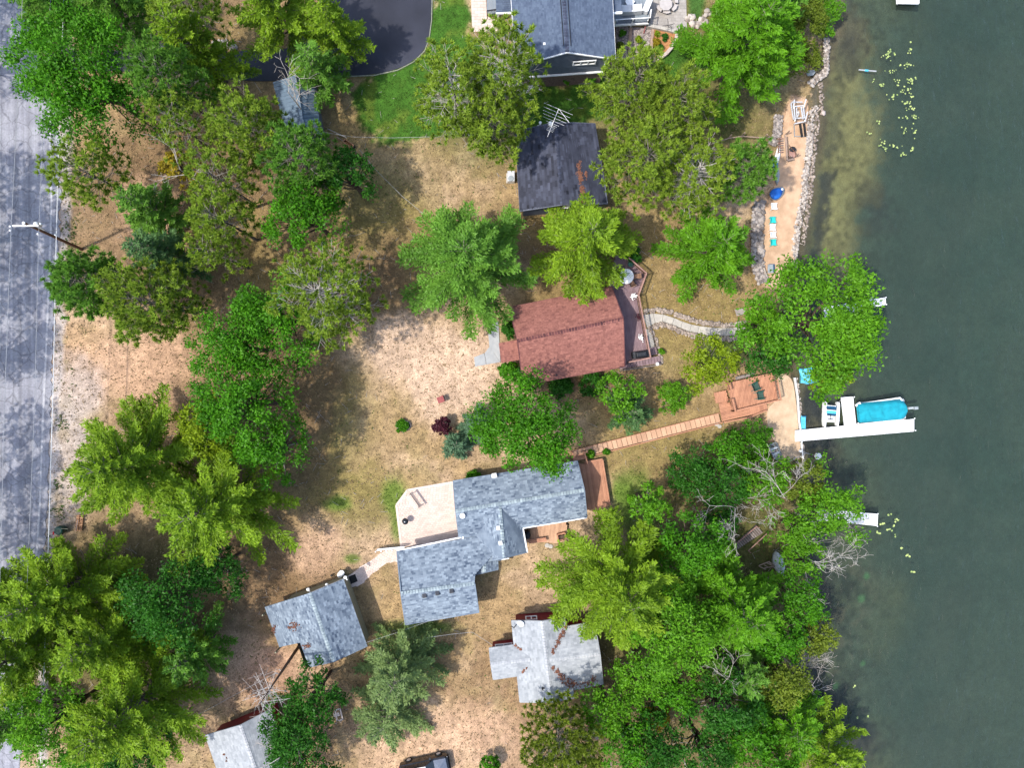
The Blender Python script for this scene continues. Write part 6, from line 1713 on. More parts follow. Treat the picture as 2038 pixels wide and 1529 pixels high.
# ---------------------------------------------------------------- small things by the road and on the lawn
mbx = thing('mailbox', 'dark green roadside mailbox on a white arm', 'mailbox', P(130, 1054))
MB().lathe(P(128.5, 1053, .0), [(.28, 0), (.4, .2), (.46, .7), (.42, .95), (.3, 1.02)], 12).build('drum', MAT['green_chair'], mbx)
MB().beam(P(121, 1052.5, 1.02), P(135, 1053.5, 1.05), .05, .03).build('strap', MAT['beige_wall'], mbx)
MB().beam(P(109, 1060.5, .8), P(119, 1059, .8), .3, .2).build('box', MAT['plastic_white'], mbx)
MB().box(P(109, 1061, .78), .08, .3, .24).build('flag', MAT['red_bright'], mbx)
lgp = thing('log_pile', 'stack of short split logs beside the road verge', 'log pile', P(159, 1040))
for k in range(9):
    for j in range(2):
        y = 1027 + k * 3.6; x = 160 - k * .4
        MB().tube(P(x - 7 + j * 7.5, y + 1, .12 + .14 * (k % 2)), P(x - 1 + j * 7.5, y - 1, .12 + .14 * (k % 2)), .085, .08, 7, random.random()).build('log', MAT['log'], lgp)
MB().beam(P(151, 1058, .5), P(155, 1035, .5), .06, .06).build('rack_bar', MAT['grey_wood'], lgp)
rbx = thing('bench', 'small faded red wooden seat alone on the dry lawn', 'bench', P(879, 795))
MB().box(P(876, 796, .35), .55, .62, .06, .35).build('seat', MAT['red_paint'], rbx)
MB().box(P(883, 793, .35), .10, .62, .5, .35).build('backrest', MAT['red_paint'], rbx)
for dx, dy in ((-5, -5), (-5, 6), (5, -6), (5, 4)):
    MB().box(P(878 + dx * .8, 795 + dy * .8), .08, .08, .36, .35).build('leg', MAT['red_paint'], rbx)
fb = thing('flower_bed', 'oval green plant bed with stone rim on the dry lawn', 'flower bed', P(803, 847))
ov = [(803 + 15 * math.cos(a), 847 + 9.5 * math.sin(a)) for a in [i * math.pi / 9 for i in range(18)]]
MB().prism([P(*q) for q in ov], -.05, .06).build('soil', MAT['bark'], fb)
for i in range(18):
    MB().beam(P(*ov[i], .06), P(*ov[(i + 1) % 18], .06), .1, .16, random.random()).build('rim_stone', MAT['field'], fb)
bxt = thing('table', 'small cream table frame with an open top under the dark tree', 'table', P(674, 1419))
for a, b in (((667, 1414), (677, 1412)), ((677, 1412), (682, 1433)), ((682, 1433), (671, 1436)), ((671, 1436), (667, 1414))):
    MB().beam(P(*a, .7), P(*b, .7), .14, .05).build('top_rail', MAT['paver'], bxt)
MB().prism([P(667, 1414), P(678, 1412), P(680, 1419), P(668.5, 1421)], .68, .715).build('table_top', MAT['paver'], bxt)
for x, y in ((668, 1415), (677, 1413), (681, 1432), (672, 1435)):
    MB().box(P(x, y), .07, .07, .68).build('leg', MAT['paver'], bxt)
wc = thing('garden_cart', 'wooden garden cart of fresh-cut timber under the pines', 'cart', P(695, 286))
MB().prism([P(683, 282), P(688, 278), P(704, 289), P(700, 295)], .3, .36).build('tray', MAT['log'], wc)
for a, b in (((683, 282), (688, 278)), ((688, 278), (704, 289)), ((704, 289), (700, 295)), ((700, 295), (683, 282))):
    MB().beam(P(*a, .5), P(*b, .5), .06, .3).build('side', MAT['log'], wc)
for k in range(4):
    MB().beam(P(686 + k * 1.2, 283 - k * 1.2, .45), P(697 + k * 1.2, 291 - k * 1.2, .45), .12, .1, random.random()).build('plank', MAT['mulch'], wc)
MB().lathe(P(704, 293), [(.05, .1), (.2, .12), (.2, .2), (.05, .22)], 10).build('wheel', MAT['rubber'], wc)
MB().beam(P(670, 272, .5), P(684, 281, .5), .05, .05).build('handle', MAT['grey_wood'], wc)
tr_ = thing('gate_rail', 'pale twig-like rail leaning over the garden cart', 'pole', P(680, 268))
MB().tube(P(652, 256, .3), P(690, 274, 1.2), .04).build('rail', MAT['twig'], tr_)
lm_ = thing('pallet', 'weathered plank pallet lying among the olive trees', 'pallet', P(1190, 1462))
for k in range(4):
    MB().beam(P(1181 + k * 1.6, 1466 + k * 2.4, .3), P(1200 + k * 1.6, 1455 + k * 2.4, .3), .12, .03, random.random()).build('slat', MAT['grey_wood'], lm_)
gst = thing('boulder', 'flat grey slab stone at the lawn edge under the lakeside maple', 'boulder', P(1473, 622))
MB().loft([[P(x, y, z) for x, y in ((1462, 616), (1474, 613), (1484, 617), (1482, 626), (1466, 629))] for z in (-.1, .22)]).build('stone', MAT['stone_grey'], gst)

# ---------------------------------------------------------------- car
car = thing('car', 'black off-road car with roof rails and glare-painted roof at the bottom edge', 'car', (0, 0, 0))
def cs(x, w, z0, z1, zt, wt):   # body ring
    return [Vector((x, -w, z0)), Vector((x, w, z0)), Vector((x, w * 1.0, z1 * .75)), Vector((x, w * .97, z1)), Vector((x, wt, zt)), Vector((x, -wt, zt)), Vector((x, -w * .97, z1)), Vector((x, -w, z1 * .75))]
MB().loft([cs(-2.45, .78, .5, .9, .95, .7), cs(-2.35, .9, .35, 1.0, 1.05, .8), cs(-1.0, .95, .32, 1.05, 1.1, .85), cs(.9, .95, .32, 1.05, 1.1, .85), cs(1.1, .94, .32, 1.0, 1.05, .82), cs(2.15, .9, .35, .95, 1.0, .78), cs(2.38, .78, .45, .82, .86, .66)]).build('body', MAT['car_paint'], car)
hd = MB(); hd.add([(.98, -.76, 1.07), (2.2, -.70, 1.01), (2.2, .70, 1.01), (.98, .76, 1.07), (1.5, 0, 1.13)], [(0, 1, 4), (1, 2, 4), (2, 3, 4), (3, 0, 4)]); hd.build('hood', MAT['car_hood'], car)
gl_ = MB(); gl_.loft([[Vector(v) for v in ((-2.3, -.82, 1.05), (1.0, -.86, 1.06), (1.0, .86, 1.06), (-2.3, .82, 1.05))], [Vector(v) for v in ((-2.05, -.66, 1.70), (.25, -.68, 1.72), (.25, .68, 1.72), (-2.05, .66, 1.70))]]); gl_.build('windows', MAT['glass'], car)
MB().loft([[Vector(v) for v in ((-2.1, -.66, 1.70), (.3, -.68, 1.72), (.3, .68, 1.72), (-2.1, .66, 1.70))], [Vector(v) for v in ((-2.0, -.6, 1.77), (.22, -.62, 1.79), (.22, .62, 1.79), (-2.0, .6, 1.77))]]).build('roof', MAT['car_roof'], car)
for s in (-1, 1):
    MB().beam((-1.9, .72 * s, 1.84), (.1, .72 * s, 1.86), .07, .05).build('roof_rail', MAT['plastic_white'], car)
    for x in (-1.9, -.9, .1):
        MB().box((x, .68 * s, 1.74), .08, .1, .1).build('rail_foot', MAT['plastic_white'], car)
    MB().box((.75, 1.05 * s, 1.05), .18, .22, .16).build('mirror', MAT['car_paint'], car)
    for x in (-1.5, 1.5):
        w = MB(); w.tube((x, .78 * s, .37), (x, 1.0 * s, .37), .37, .37, 16); wh = w.build('wheel', MAT['rubber'], car)
        MB().tube((x, 1.0 * s, .37), (x, 1.02 * s, .37), .22, .2, 10).build('rim', MAT['alu'], wh)
    MB().box((2.28, .6 * s, .72), .2, .3, .14).build('headlight', MAT['alu'], car)
    MB().box((-2.42, .65 * s, .85), .1, .2, .25).build('tail_light', MAT['red_bright'], car)
MB().box((2.36, 0, .42), .2, 1.6, .22).build('bumper', MAT['rubber'], car)
MB().beam((.3, -.7, 1.7), (1.0, -.8, 1.08), .06, .05).build('pillar', MAT['car_paint'], car)
MB().beam((.3, .7, 1.7), (1.0, .8, 1.08), .06, .05).build('pillar', MAT['car_paint'], car)
car.location = P(848, 1522, 0); car.rotation_euler.z = math.radians(12)

# ---------------------------------------------------------------- trees
def leaves_mesh(name, Cc, D, Nn, L, W, v):
    """one triangle per leaf or needle spray: broad base, pointed tip, bent a little"""
    D = D / (np.linalg.norm(D, axis=1, keepdims=True) + 1e-9)
    Sx = np.cross(Nn, D); Sx /= (np.linalg.norm(Sx, axis=1, keepdims=True) + 1e-9)
    Nn = np.cross(D, Sx)
    L = L[:, None]; W = W[:, None]
    n = len(Cc)
    V = np.empty((n, 3, 3))
    V[:, 0] = Cc - D * L * .45 + Sx * W * .5
    V[:, 1] = Cc + D * L * .6
    V[:, 2] = Cc - D * L * .45 - Sx * W * .5
    return fast_mesh(name, V.reshape(-1, 3), np.arange(n * 3).reshape(n, 3), np.repeat(v, 3))

def tubes_mesh(name, segs, n=4):
    A = np.array([[*a, *b, ra, rb] for a, b, ra, rb in segs], float)
    p0, p1, r0, r1 = A[:, :3], A[:, 3:6], A[:, 6], A[:, 7]
    d = p1 - p0; d /= (np.linalg.norm(d, axis=1, keepdims=True) + 1e-9)
    ref = np.where(np.abs(d[:, 2:3]) > .9, np.array([[1., 0, 0]]), np.array([[0, 0, 1.]]))
    s = np.cross(d, ref); s /= (np.linalg.norm(s, axis=1, keepdims=True) + 1e-9); u = np.cross(s, d)
    m = len(A); V = np.empty((m, 2 * n, 3))
    for i in range(n):
        t = 2 * math.pi * i / n; o = s * math.cos(t) + u * math.sin(t)
        V[:, i] = p0 + o * r0[:, None]; V[:, n + i] = p1 + o * r1[:, None]
    f = np.array([[i, (i + 1) % n, n + (i + 1) % n, n + i] for i in range(n)])
    F = (np.arange(m)[:, None, None] * 2 * n + f[None]).reshape(-1, 4)
    return fast_mesh(name, V.reshape(-1, 3), F, np.full(m * 2 * n, .5))

def dec_crown(rg, R, h, dens=1.0, leaf=.30, zc=.60, vr=.36, lobes=.13, open_=0.0):
    cm = float(np.clip(.20 * R, .16, 1.1))
    n = int(np.clip(2.3 * (R / cm) ** 2 * min(dens, 1.4), 12, 150))
    ph = rg.uniform(0, 6.28, 4)
    az = rg.uniform(0, 6.28, n)
    lob = 1 + lobes * np.sin(3 * az + ph[0]) + lobes * .7 * np.sin(5 * az + ph[1]) + lobes * .5 * np.sin(9 * az + ph[2])
    u = np.sqrt(rg.random(n))
    cr = cm * rg.uniform(.62, 1.35, n)
    r = np.maximum(0, R * lob * u - cr * .55)
    dome = np.sqrt(np.maximum(0, 1 - u ** 2.2))
    low = rg.random(n) < .28
    z = zc * h + vr * h * dome * rg.uniform(.72, 1.05, n) - np.where(low, .28 * h * rg.random(n), 0) - (1 - dome) * .06 * h
    cen = np.stack([np.cos(az) * r, np.sin(az) * r, z], 1)
    tot = int(np.clip(235 * R * R * dens * (.30 / leaf) ** 1.3, 500, 31000))
    m = max(30, tot // n)
    ld = rg.normal(size=(n, m, 3)); ld /= np.linalg.norm(ld, axis=2, keepdims=True)
    ld[..., 2] = np.where(rg.random((n, m)) < .75, np.abs(ld[..., 2]), ld[..., 2])
    pos = cen[:, None] + ld * (cr[:, None, None] * rg.uniform(.30, 1.25, (n, m, 1))) * np.array([1, 1, .7])
    nrm = ld * .5 + np.array([0, 0, .6]) + rg.normal(size=(n, m, 3)) * .42
    D = rg.normal(size=(n, m, 3)) + ld * .7
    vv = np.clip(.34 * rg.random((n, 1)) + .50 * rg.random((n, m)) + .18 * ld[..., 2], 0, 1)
    N = n * m
    return (pos.reshape(N, 3), D.reshape(N, 3), nrm.reshape(N, 3), leaf * rg.uniform(.7, 1.3, N), leaf * rg.uniform(.6, .95, N), vv.reshape(N)), cen

def con_crown(rg, R, h, z0=.18, dens=1.0, rise=.22, spray=.30, power=.85, droop=.02, irregular=.30, tw=.38):
    Cs, Ds, Ns, Ls, Ws, Vs, segs = [], [], [], [], [], [], []
    nw = int(max(6, h * .95)); az0 = rg.uniform(0, 6.28)
    for w in range(nw):
        t = (w + rg.uniform(-.2, .2)) / nw; t = min(max(t, 0), .985)
        z = h * (z0 + (1 - z0) * t)
        nb = rg.integers(5, 7) if t < .85 else 4
        for b in range(nb):
            az = az0 + w * 1.1 + b * 2 * math.pi / nb + rg.normal() * .22
            L = R * ((1 - t) ** power) * rg.uniform(1 - irregular, 1.06) + .25
            rs = rise + t * .55 + rg.normal() * .06
            d = np.array([math.cos(az), math.sin(az), 0.0]); up = np.array([0, 0, 1.0])
            ns = max(3, int(L / (.18 / dens)))
            s = np.linspace(.14, 1, ns)
            pts = np.array([0, 0, z]) + d * (s * L)[:, None] + up * ((rs * s * L) - droop * (s * L) ** 2 + .04 * np.sin(s * 9 + az))[:, None]
            bv = rg.uniform(-.12, .30)
            segs.append(((0, 0, z), tuple(pts[ns // 2]), .035 + .012 * L, .025)); segs.append((tuple(pts[ns // 2]), tuple(pts[-1]), .025, .01))
            for side in (-1, 1, 0):
                a2 = az + side * rg.uniform(.55, .9)
                td = np.array([math.cos(a2), math.sin(a2), rs * .5])
                tl = np.clip(tw * (1.10 - s) * L + .22, .18, 1.25) * rg.uniform(.6, 1.2, ns) * np.clip(s * 3.2, .35, 1) if side else np.full(ns, .18)
                nt = 8 if side else 2
                q = (np.arange(nt) + rg.random((ns, nt))) / nt
                keep = rg.random((ns, nt)) < np.clip(tl[:, None] / 1.05 + .25, 0, 1) if side else np.ones((ns, nt), bool)
                pos = pts[:, None] + td * (tl[:, None, None] * q[..., None])
                pos = pos + rg.normal(size=pos.shape) * .05
                D = td + rg.normal(size=pos.shape) * .38 + up * .15
                Nn = up + rg.normal(size=pos.shape) * .60
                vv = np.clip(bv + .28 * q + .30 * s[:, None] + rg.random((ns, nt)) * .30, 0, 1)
                Cs.append(pos[keep]); Ds.append(D[keep]); Ns.append(Nn[keep]); Vs.append(vv[keep])
    Cc = np.concatenate(Cs); N = len(Cc)
    return (Cc, np.concatenate(Ds), np.concatenate(Ns), spray * rg.uniform(.7, 1.3, N), spray * .50 * rg.uniform(.7, 1.3, N), np.concatenate(Vs)), segs

def red_crown(rg, R, h, z0=.42, dens=1.0, tuft=.36, bare=.3):
    Cs, Ds, Ns, Vs, segs = [], [], [], [], []
    nbr = int(np.clip(14 * R * dens, 20, 92))
    up = np.array([0, 0, 1.0])
    for b in range(nbr):
        t = (b + rg.random()) / nbr
        z = h * (z0 + (.97 - z0) * t)
        az = b * 2.4 + rg.normal() * .3
        L = R * math.sqrt(max(.03, 1 - (t * 1.0) ** 2.2)) * rg.uniform(.62, 1.08)
        rs = rg.uniform(.05, .35) + t * .55
        d = np.array([math.cos(az), math.sin(az), rs])
        lat = np.array([-math.sin(az), math.cos(az), 0])
        o = np.array([0, 0, z])
        segs.append((tuple(o), tuple(o + d * L * .55), .025 + .009 * L, .024)); segs.append((tuple(o + d * L * .55), tuple(o + d * L), .024, .010))
        nt = int(np.clip(4.4 * L * dens, 4, 22))
        for k in range(nt):
            s = 1 - (k / nt) * .68 * rg.uniform(.8, 1.15)
            off = rg.uniform(-1, 1) * (.16 + .42 * (1.12 - s)) * L * (0 if k == 0 else 1)
            a = o + d * (L * (s - .16)); c = o + d * (L * s) + lat * off + up * rg.uniform(-.05, .35)
            segs.append((tuple(a), tuple(c), .013, .008))
            m = 24
            dirs = rg.normal(size=(m, 3)) + up * .75 + (c - a) / (np.linalg.norm(c - a) + 1e-6) * .8
            dirs /= np.linalg.norm(dirs, axis=1, keepdims=True)
            tl = tuft * rg.uniform(.8, 1.2)
            Cs.append(c + dirs * tl * .52); Ds.append(dirs); Ns.append(rg.normal(size=(m, 3)) + up * .6)
            tone = .12 + rg.random() * .5
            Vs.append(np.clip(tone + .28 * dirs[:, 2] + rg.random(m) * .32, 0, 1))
    # bare inner twigs
    for _ in range(int(nbr * bare)):
        z = h * rg.uniform(z0 * .75, .75); az = rg.uniform(0, 6.28); L = R * rg.uniform(.3, .75)
        a = np.array([0, 0, z]); b_ = a + np.array([math.cos(az) * L, math.sin(az) * L, L * rg.uniform(-.05, .3)])
        segs.append((tuple(a), tuple(b_), .035, .012))
        for k in range(3):
            q = a + (b_ - a) * rg.uniform(.4, .9); e = q + rg.normal(size=3) * np.array([.5, .5, .2]) * L * .35
            segs.append((tuple(q), tuple(e), .016, .006))
    Cc = np.concatenate(Cs); N = len(Cc)
    return (Cc, np.concatenate(Ds), np.concatenate(Ns), tuft * rg.uniform(.8, 1.25, N), tuft * .36 * rg.uniform(.7, 1.3, N), np.concatenate(Vs)), segs

def dead_segs(rg, p, d, L, r, depth, out, spread=.6):
    n = 3; q = np.array(p, float); dd = np.array(d, float)
    for i in range(n):
        dd = dd + rg.normal(size=3) * .16; dd /= np.linalg.norm(dd)
        e = q + dd * L / n; r2 = r * (.9 - .12 * i)
        out.append((tuple(q), tuple(e), max(.012, r * (1 - .1 * i)), max(.010, r2 * .85)))
        if depth > 0 and i > 0 or (depth > 0 and rg.random() < .4):
            for _ in range(rg.integers(1, 3)):
                nd = dd + rg.normal(size=3) * spread; nd /= np.linalg.norm(nd)
                dead_segs(rg, e, nd, L * rg.uniform(.45, .75), r * .5, depth - 1, out, spread)
        q = e

TREE_NAMES = {'dec': ('maple_tree', 'tree', 'broadleaf trees'), 'con': ('pine_tree', 'pine tree', 'conifers'), 'red': ('red_pine', 'pine tree', 'conifers'), 'spr': ('spruce_tree', 'spruce', 'conifers'), 'shr': ('shrub', 'shrub', 'shrubs'), 'dead': ('dead_tree', 'dead tree', 'dead trees')}
tree_no = [0]
def tree(kind, px, py, rpx, h, pal, label, lean=None, name=None, cat=None, group=None, **kw):
    tree_no[0] += 1
    rg = np.random.default_rng(1000 + tree_no[0] * 7)
    k = {'dec': .66, 'con': .36, 'red': .66, 'spr': .40, 'shr': .55, 'dead': .6}[kind] if 'kz' not in kw else kw.pop('kz')
    zc = h * k
    if kind in ('con', 'spr'): rpx = rpx * 1.10
    pos = P(px, py, zc); R = rpx * S * (H - zc) / H
    bpx, bpy = pos.x / S + CX, CY - pos.y / S
    z0 = tz(bpx, bpy)
    if z0 < WATER + .02: z0 = WATER - .2
    nm, ct, grp = TREE_NAMES[kind]
    t = thing(name or nm, label, cat or ct, Vector((pos.x, pos.y, z0)), group or grp)
    segs = []
    if kind in ('dec', 'shr'):
        kw.setdefault('leaf', .235 if kind == 'dec' else .19)
        if kind == 'shr': kw.setdefault('zc', .5); kw.setdefault('vr', .5)
        arr, cen = dec_crown(rg, R, h, **kw)
        tr = max(.04, .024 * h)
        segs.append(((0, 0, -.2), (0, 0, h * .30), tr, tr * .8)); segs.append(((0, 0, h * .30), (rg.normal() * .2, rg.normal() * .2, h * .72), tr * .8, tr * .25))
        for c in cen[:26]:
            a = np.array([0, 0, h * rg.uniform(.22, .5)]); m_ = (a * .55 + c * .45) + np.array([0, 0, .08 * h])
            segs.append((tuple(a), tuple(m_), tr * .42, tr * .25)); segs.append((tuple(m_), tuple(c), tr * .25, tr * .07))
        mat = MAT['bark']
    elif kind in ('con', 'spr'):
        if kind == 'spr': kw = {**dict(z0=.04, dens=1.15, rise=.12, spray=.28, power=.8, irregular=.22), **kw}
        arr, segs = con_crown(rg, R, h, **kw)
        tr = max(.07, .015 * h)
        for i in range(6): segs.append(((0, 0, h * i / 6 - .1 * (i == 0)), (0, 0, h * (i + 1) / 6), tr * (1 - i / 6.2), tr * (1 - (i + 1) / 6.2)))
        mat = MAT['bark_pine']
    elif kind == 'red':
        arr, segs = red_crown(rg, R, h, **kw)
        tr = max(.08, .014 * h)
        for i in range(6): segs.append(((0, 0, h * i / 6 - .1 * (i == 0)), (0, 0, h * (i + 1) / 6), tr * (1 - i / 7), tr * (1 - (i + 1) / 7)))
        mat = MAT['bark_pine'] if pal != 'x' else MAT['bark']
    if arr is not None:
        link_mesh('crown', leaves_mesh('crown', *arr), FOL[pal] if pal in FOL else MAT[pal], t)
    big = [s for s in segs if s[2] > .06]; small = [s for s in segs if s[2] <= .06]
    link_mesh('trunk', tubes_mesh('trunk', big if big else segs[:1], 6), mat, t)
    if small: link_mesh('twigs', tubes_mesh('twigs', small, 4), MAT['twig' if kw.get('bare') else 'branch'], t)['kind'] = 'stuff'
    return t

def dead_tree(px, py, h, label, dirv=(0, 0, 1), depth=3, spread=.75, kz=.6, mat='twig', L=None, r=.075):
    tree_no[0] += 1
    rg = np.random.default_rng(1000 + tree_no[0] * 7)
    pos = P(px, py, h * kz); z0 = tz(pos.x / S + CX, CY - pos.y / S)
    if z0 < WATER: z0 = WATER - .2
    t = thing('dead_tree', label, 'dead tree', Vector((pos.x, pos.y, z0)), 'dead trees')
    out = []
    d = np.array(dirv, float); d /= np.linalg.norm(d)
    out.append(((0, 0, -.2), tuple(d * h * .5), r, r * .8))
    for k in range(5):
        o = d * h * (.35 + .13 * k)
        nd = d * .5 + rg.normal(size=3) * spread * np.array([1, 1, .35]); nd /= np.linalg.norm(nd)
        dead_segs(rg, o, nd, (L or h * .36) * rg.uniform(.7, 1.1), r * .55, depth, out, .55)
    out.append((tuple(d * h * .5), tuple(d * h * .95), r * .8, r * .3))
    link_mesh('trunk', tubes_mesh('trunk', out[:1] + out[-1:], 6), MAT[mat], t)
    link_mesh('branches', tubes_mesh('branches', out[1:-1], 4), MAT[mat], t)['kind'] = 'stuff'
    return t

T = tree
# upper left stand by the road
T('dec', 168, 152, 142, 14, 'D', 'huge bright green maple overhanging the road at the upper left', dens=1.5, lobes=.07)
T('con', 125, 25, 85, 12, 'g', 'green pine at the upper left corner above the huge maple')
T('con', 240, 12, 75, 13, 'g', 'green pine behind the huge maple at the top edge')
T('red', 335, 165, 78, 14, 'g', 'green tufted pine right of the huge maple')
T('con', 408, 118, 78, 13, 'y', 'yellow-green plumed pine left of the dark driveway mouth', irregular=.5)
T('con', 560, 35, 92, 13, 'y', 'bright yellow-green pine overhanging the middle of the dark driveway', irregular=.5)
T('con', 672, 70, 62, 11, 'y', 'loose green pine reaching over the dark driveway toward the lawn', irregular=.5)
T('red', 380, 25, 76, 12, 'o', 'sparse olive pine at the top edge by the duff patch', dens=.8)
T('con', 640, 155, 56, 9, 'g', 'small light green pine growing over the metal-roofed shed', irregular=.4)
T('red', 500, 262, 84, 13, 'o', 'olive tufted pine left of the metal-roofed shed')
T('red', 605, 325, 84, 12, 'g', 'green tufted pine directly below the metal-roofed shed')
T('red', 365, 255, 70, 13, 'o', 'olive pine between the huge maple and the golden sapling', dens=.7)
T('red', 445, 365, 76, 12, 'o', 'thin olive pine below the golden sapling', dens=.65)
T('red', 185, 350, 80, 11, 'o', 'open tufted pine leaning over the road verge above the utility pole', dens=.75)
T('dec', 362, 335, 38, 7, 'G', 'golden-yellow sapling among the olive pines', dens=.8)
T('dec', 612, 432, 84, 11, 'D', 'dark green round broadleaf below the metal-roofed shed', dens=1.2)
T('dec', 694, 352, 56, 9, 'K', 'dark green broadleaf at the lawn edge right of the shed pines', dens=1.2)
T('con', 322, 428, 62, 11, 'g', 'soft blue-green pine right of the utility pole, upper of two')
T('con', 340, 515, 62, 11, 'b', 'soft blue-green pine right of the utility pole, lower of two')
T('red', 445, 440, 74, 12, 'o', 'sparse olive pine above the dark duff clearing', dens=.75)
T('red', 430, 505, 60, 11, 'o', 'sparse olive pine over the dark duff clearing', dens=.6)
T('red', 185, 568, 78, 12, 'g', 'dense tufted pine touching the road edge below the utility pole', dens=1.2)
T('red', 305, 605, 96, 12, 'o', 'broad tufted pine spreading over the dry ground right of the road', dens=1.05)
T('red', 650, 590, 112, 13, 'o', 'wide olive pine with long bare limbs above the pale lawn', dens=.85, bare=.8)
T('dec', 560, 635, 100, 11, 'D', 'bright green broadleaf left of the pale lawn', dens=1.1)
T('dec', 472, 690, 98, 11, 'D', 'bright green broadleaf at the left end of the lawn grove', dens=1.1)
T('dec', 492, 805, 102, 12, 'D', 'glossy green broadleaf above the great white pines', dens=1.1)
T('dec', 415, 845, 68, 10, 'Y', 'yellow-tinted broadleaf joining the great white pine', dens=1.0)
T('dec', 545, 893, 78, 10, 'D', 'small dark broadleaf at the right end of the lawn grove')
T('con', 300, 915, 146, 15, 'y', 'great yellow-green white pine by the road bend', dens=1.05, irregular=.3)
T('con', 452, 1000, 158, 14, 'y', 'great pale green white pine right of the roadside one', irregular=.4)
T('con', 140, 1170, 128, 14, 'y', 'yellow-green white pine below the roadside mailbox', irregular=.4)
T('con', 70, 1285, 115, 14, 'y', 'yellow-green white pine overhanging the road at the lower left', irregular=.4)
T('dec', 345, 1195, 98, 11, 'K', 'dark green broadleaf between the lower left pines', dens=1.1)
T('con', 290, 1385, 150, 15, 'y', 'great yellow-green white pine left of the bottom red cottage', irregular=.38)
T('dec', 112, 1432, 92, 11, 'L', 'mid green broadleaf at the lower left corner by the road')
T('dec', 270, 1500, 72, 9, 'K', 'dark broadleaf under the great pine at the bottom edge')
T('con', 20, 1440, 60, 9, 'g', 'small green pine on the far road edge at the lower left corner')
T('con', 235, 1255, 95, 13, 'y', 'yellow-green pine filling the middle of the lower left stand', irregular=.3)
T('con', 20, 1200, 80, 13, 'y', 'yellow-green pine at the left edge over the road', irregular=.3)
T('dec', 430, 1130, 60, 8, 'K', 'dark broadleaf under the pale green white pine', dens=1.1)
T('con', 400, 1290, 70, 9, 'g', 'soft green pine at the right flank of the lower left stand', irregular=.4)
T('dec', 180, 1480, 70, 9, 'D', 'green broadleaf at the bottom edge in the lower left stand')
# lower middle
T('spr', 797, 1330, 92, 9, 't', 'grey-green spruce in the dry yard, larger upper one of a touching pair')
T('spr', 774, 1418, 80, 7, 't', 'grey-green spruce in the dry yard, smaller lower one of a touching pair')
T('dec', 628, 1385, 66, 8, 'K', 'dark green tree between the grey garage and the cream table')
T('dec', 585, 1450, 74, 9, 'K', 'dark tree overhanging the pale roof of the bottom red cottage', dens=1.1)
T('dec', 590, 1530, 74, 7, 'K', 'dark tree at the bottom edge right of the red cottage')
# middle
T('con', 935, 530, 128, 14, 'g', 'big soft green pine left of the red-brown roof', irregular=.2, dens=1.15, tw=.62)
T('con', 1162, 495, 104, 14, 'y', 'big yellow-green pine hanging over the red-brown roof', irregular=.25, dens=1.1, tw=.5)
T('con', 1408, 505, 84, 10, 'L', 'feathery bright green conifer on the lakeside lawn', irregular=.2, tw=.5, dens=1.15)
T('dec', 1636, 636, 140, 13, 'L', 'huge green maple leaning over the lake and its dock', dens=1.3, leaf=.28, lobes=.13)
T('dec', 1515, 640, 45, 8, 'L', 'small leafy maple limb beside the boulder bank')
T('dec', 1412, 722, 62, 7, 'Y', 'yellow-green broadleaf above the cedar lakeside deck')
T('dec', 1525, 705, 58, 7, 'K', 'dark leafy shrub mass between the huge maple and the cedar deck')
T('dec', 1660, 745, 40, 6, 'Y', 'low yellow-green bough over the shallows below the huge maple')
T('dec', 1046, 850, 112, 11, 'D', 'dense dark green tree above the grey house roof', dens=1.5, lobes=.06)
T('dec', 1234, 783, 50, 7, 'L', 'round bluish broadleaf below the purple-brown deck')
T('con', 1248, 820, 42, 5, 'b', 'small blue-green conifer leaning on the cedar boardwalk')
T('shr', 1340, 790, 34, 2.4, 'L', 'sprawling green bush on the slope above the boardwalk', dens=2)
T('spr', 910, 886, 27, 3.4, 'B', 'rounded blue-green ornamental shrub at the dry lawn edge', name='shrub', cat='shrub')
T('spr', 952, 845, 36, 4, 'B', 'pale blue-green ornamental shrub partly under the dense dark tree', name='shrub', cat='shrub')
T('shr', 880, 848, 19, 1.8, 'purple_leaf', 'small purple-leaved shrub on the dry lawn', dens=3)
T('shr', 800, 848, 13, .6, 'D', 'low green plant filling the oval stone-rimmed bed', dens=5)
T('shr', 1015, 655, 18, 2, 'K', 'dark shrub at the cottage corner above its front path', dens=3)
T('shr', 1012, 738, 20, 2.2, 'D', 'small shrub at the porch corner below the front path', dens=3)
T('shr', 1055, 752, 32, 3.0, 'K', 'dark shrub under the lower eave of the red-brown roof', dens=2)
T('shr', 1255, 506, 20, 2, 'K', 'dark shrub at the upper corner of the purple-brown deck', dens=3)
T('shr', 1180, 760, 30, 1.5, 'K', 'low ground shrub along the lower wall of the cottage', dens=2)
T('shr', 1114, 770, 26, 1.5, 'K', 'low dark foundation plant below the chimney pipe of the cottage', dens=2)
T('shr', 945, 946, 14, 1.0, 'D', 'thin strip of shrubs against the upper wall of the grey house', dens=4)
T('shr', 1176, 905, 8, .9, 'L', 'bright bush between the deck stairs and the boardwalk', dens=4)
T('shr', 1206, 900, 7, .7, 'D', 'small bush at the upper corner of the cedar-red deck', dens=4)
T('shr', 1316, 700, 6, .6, 'L', 'green plants along the stone edging of the deck walk', dens=4)
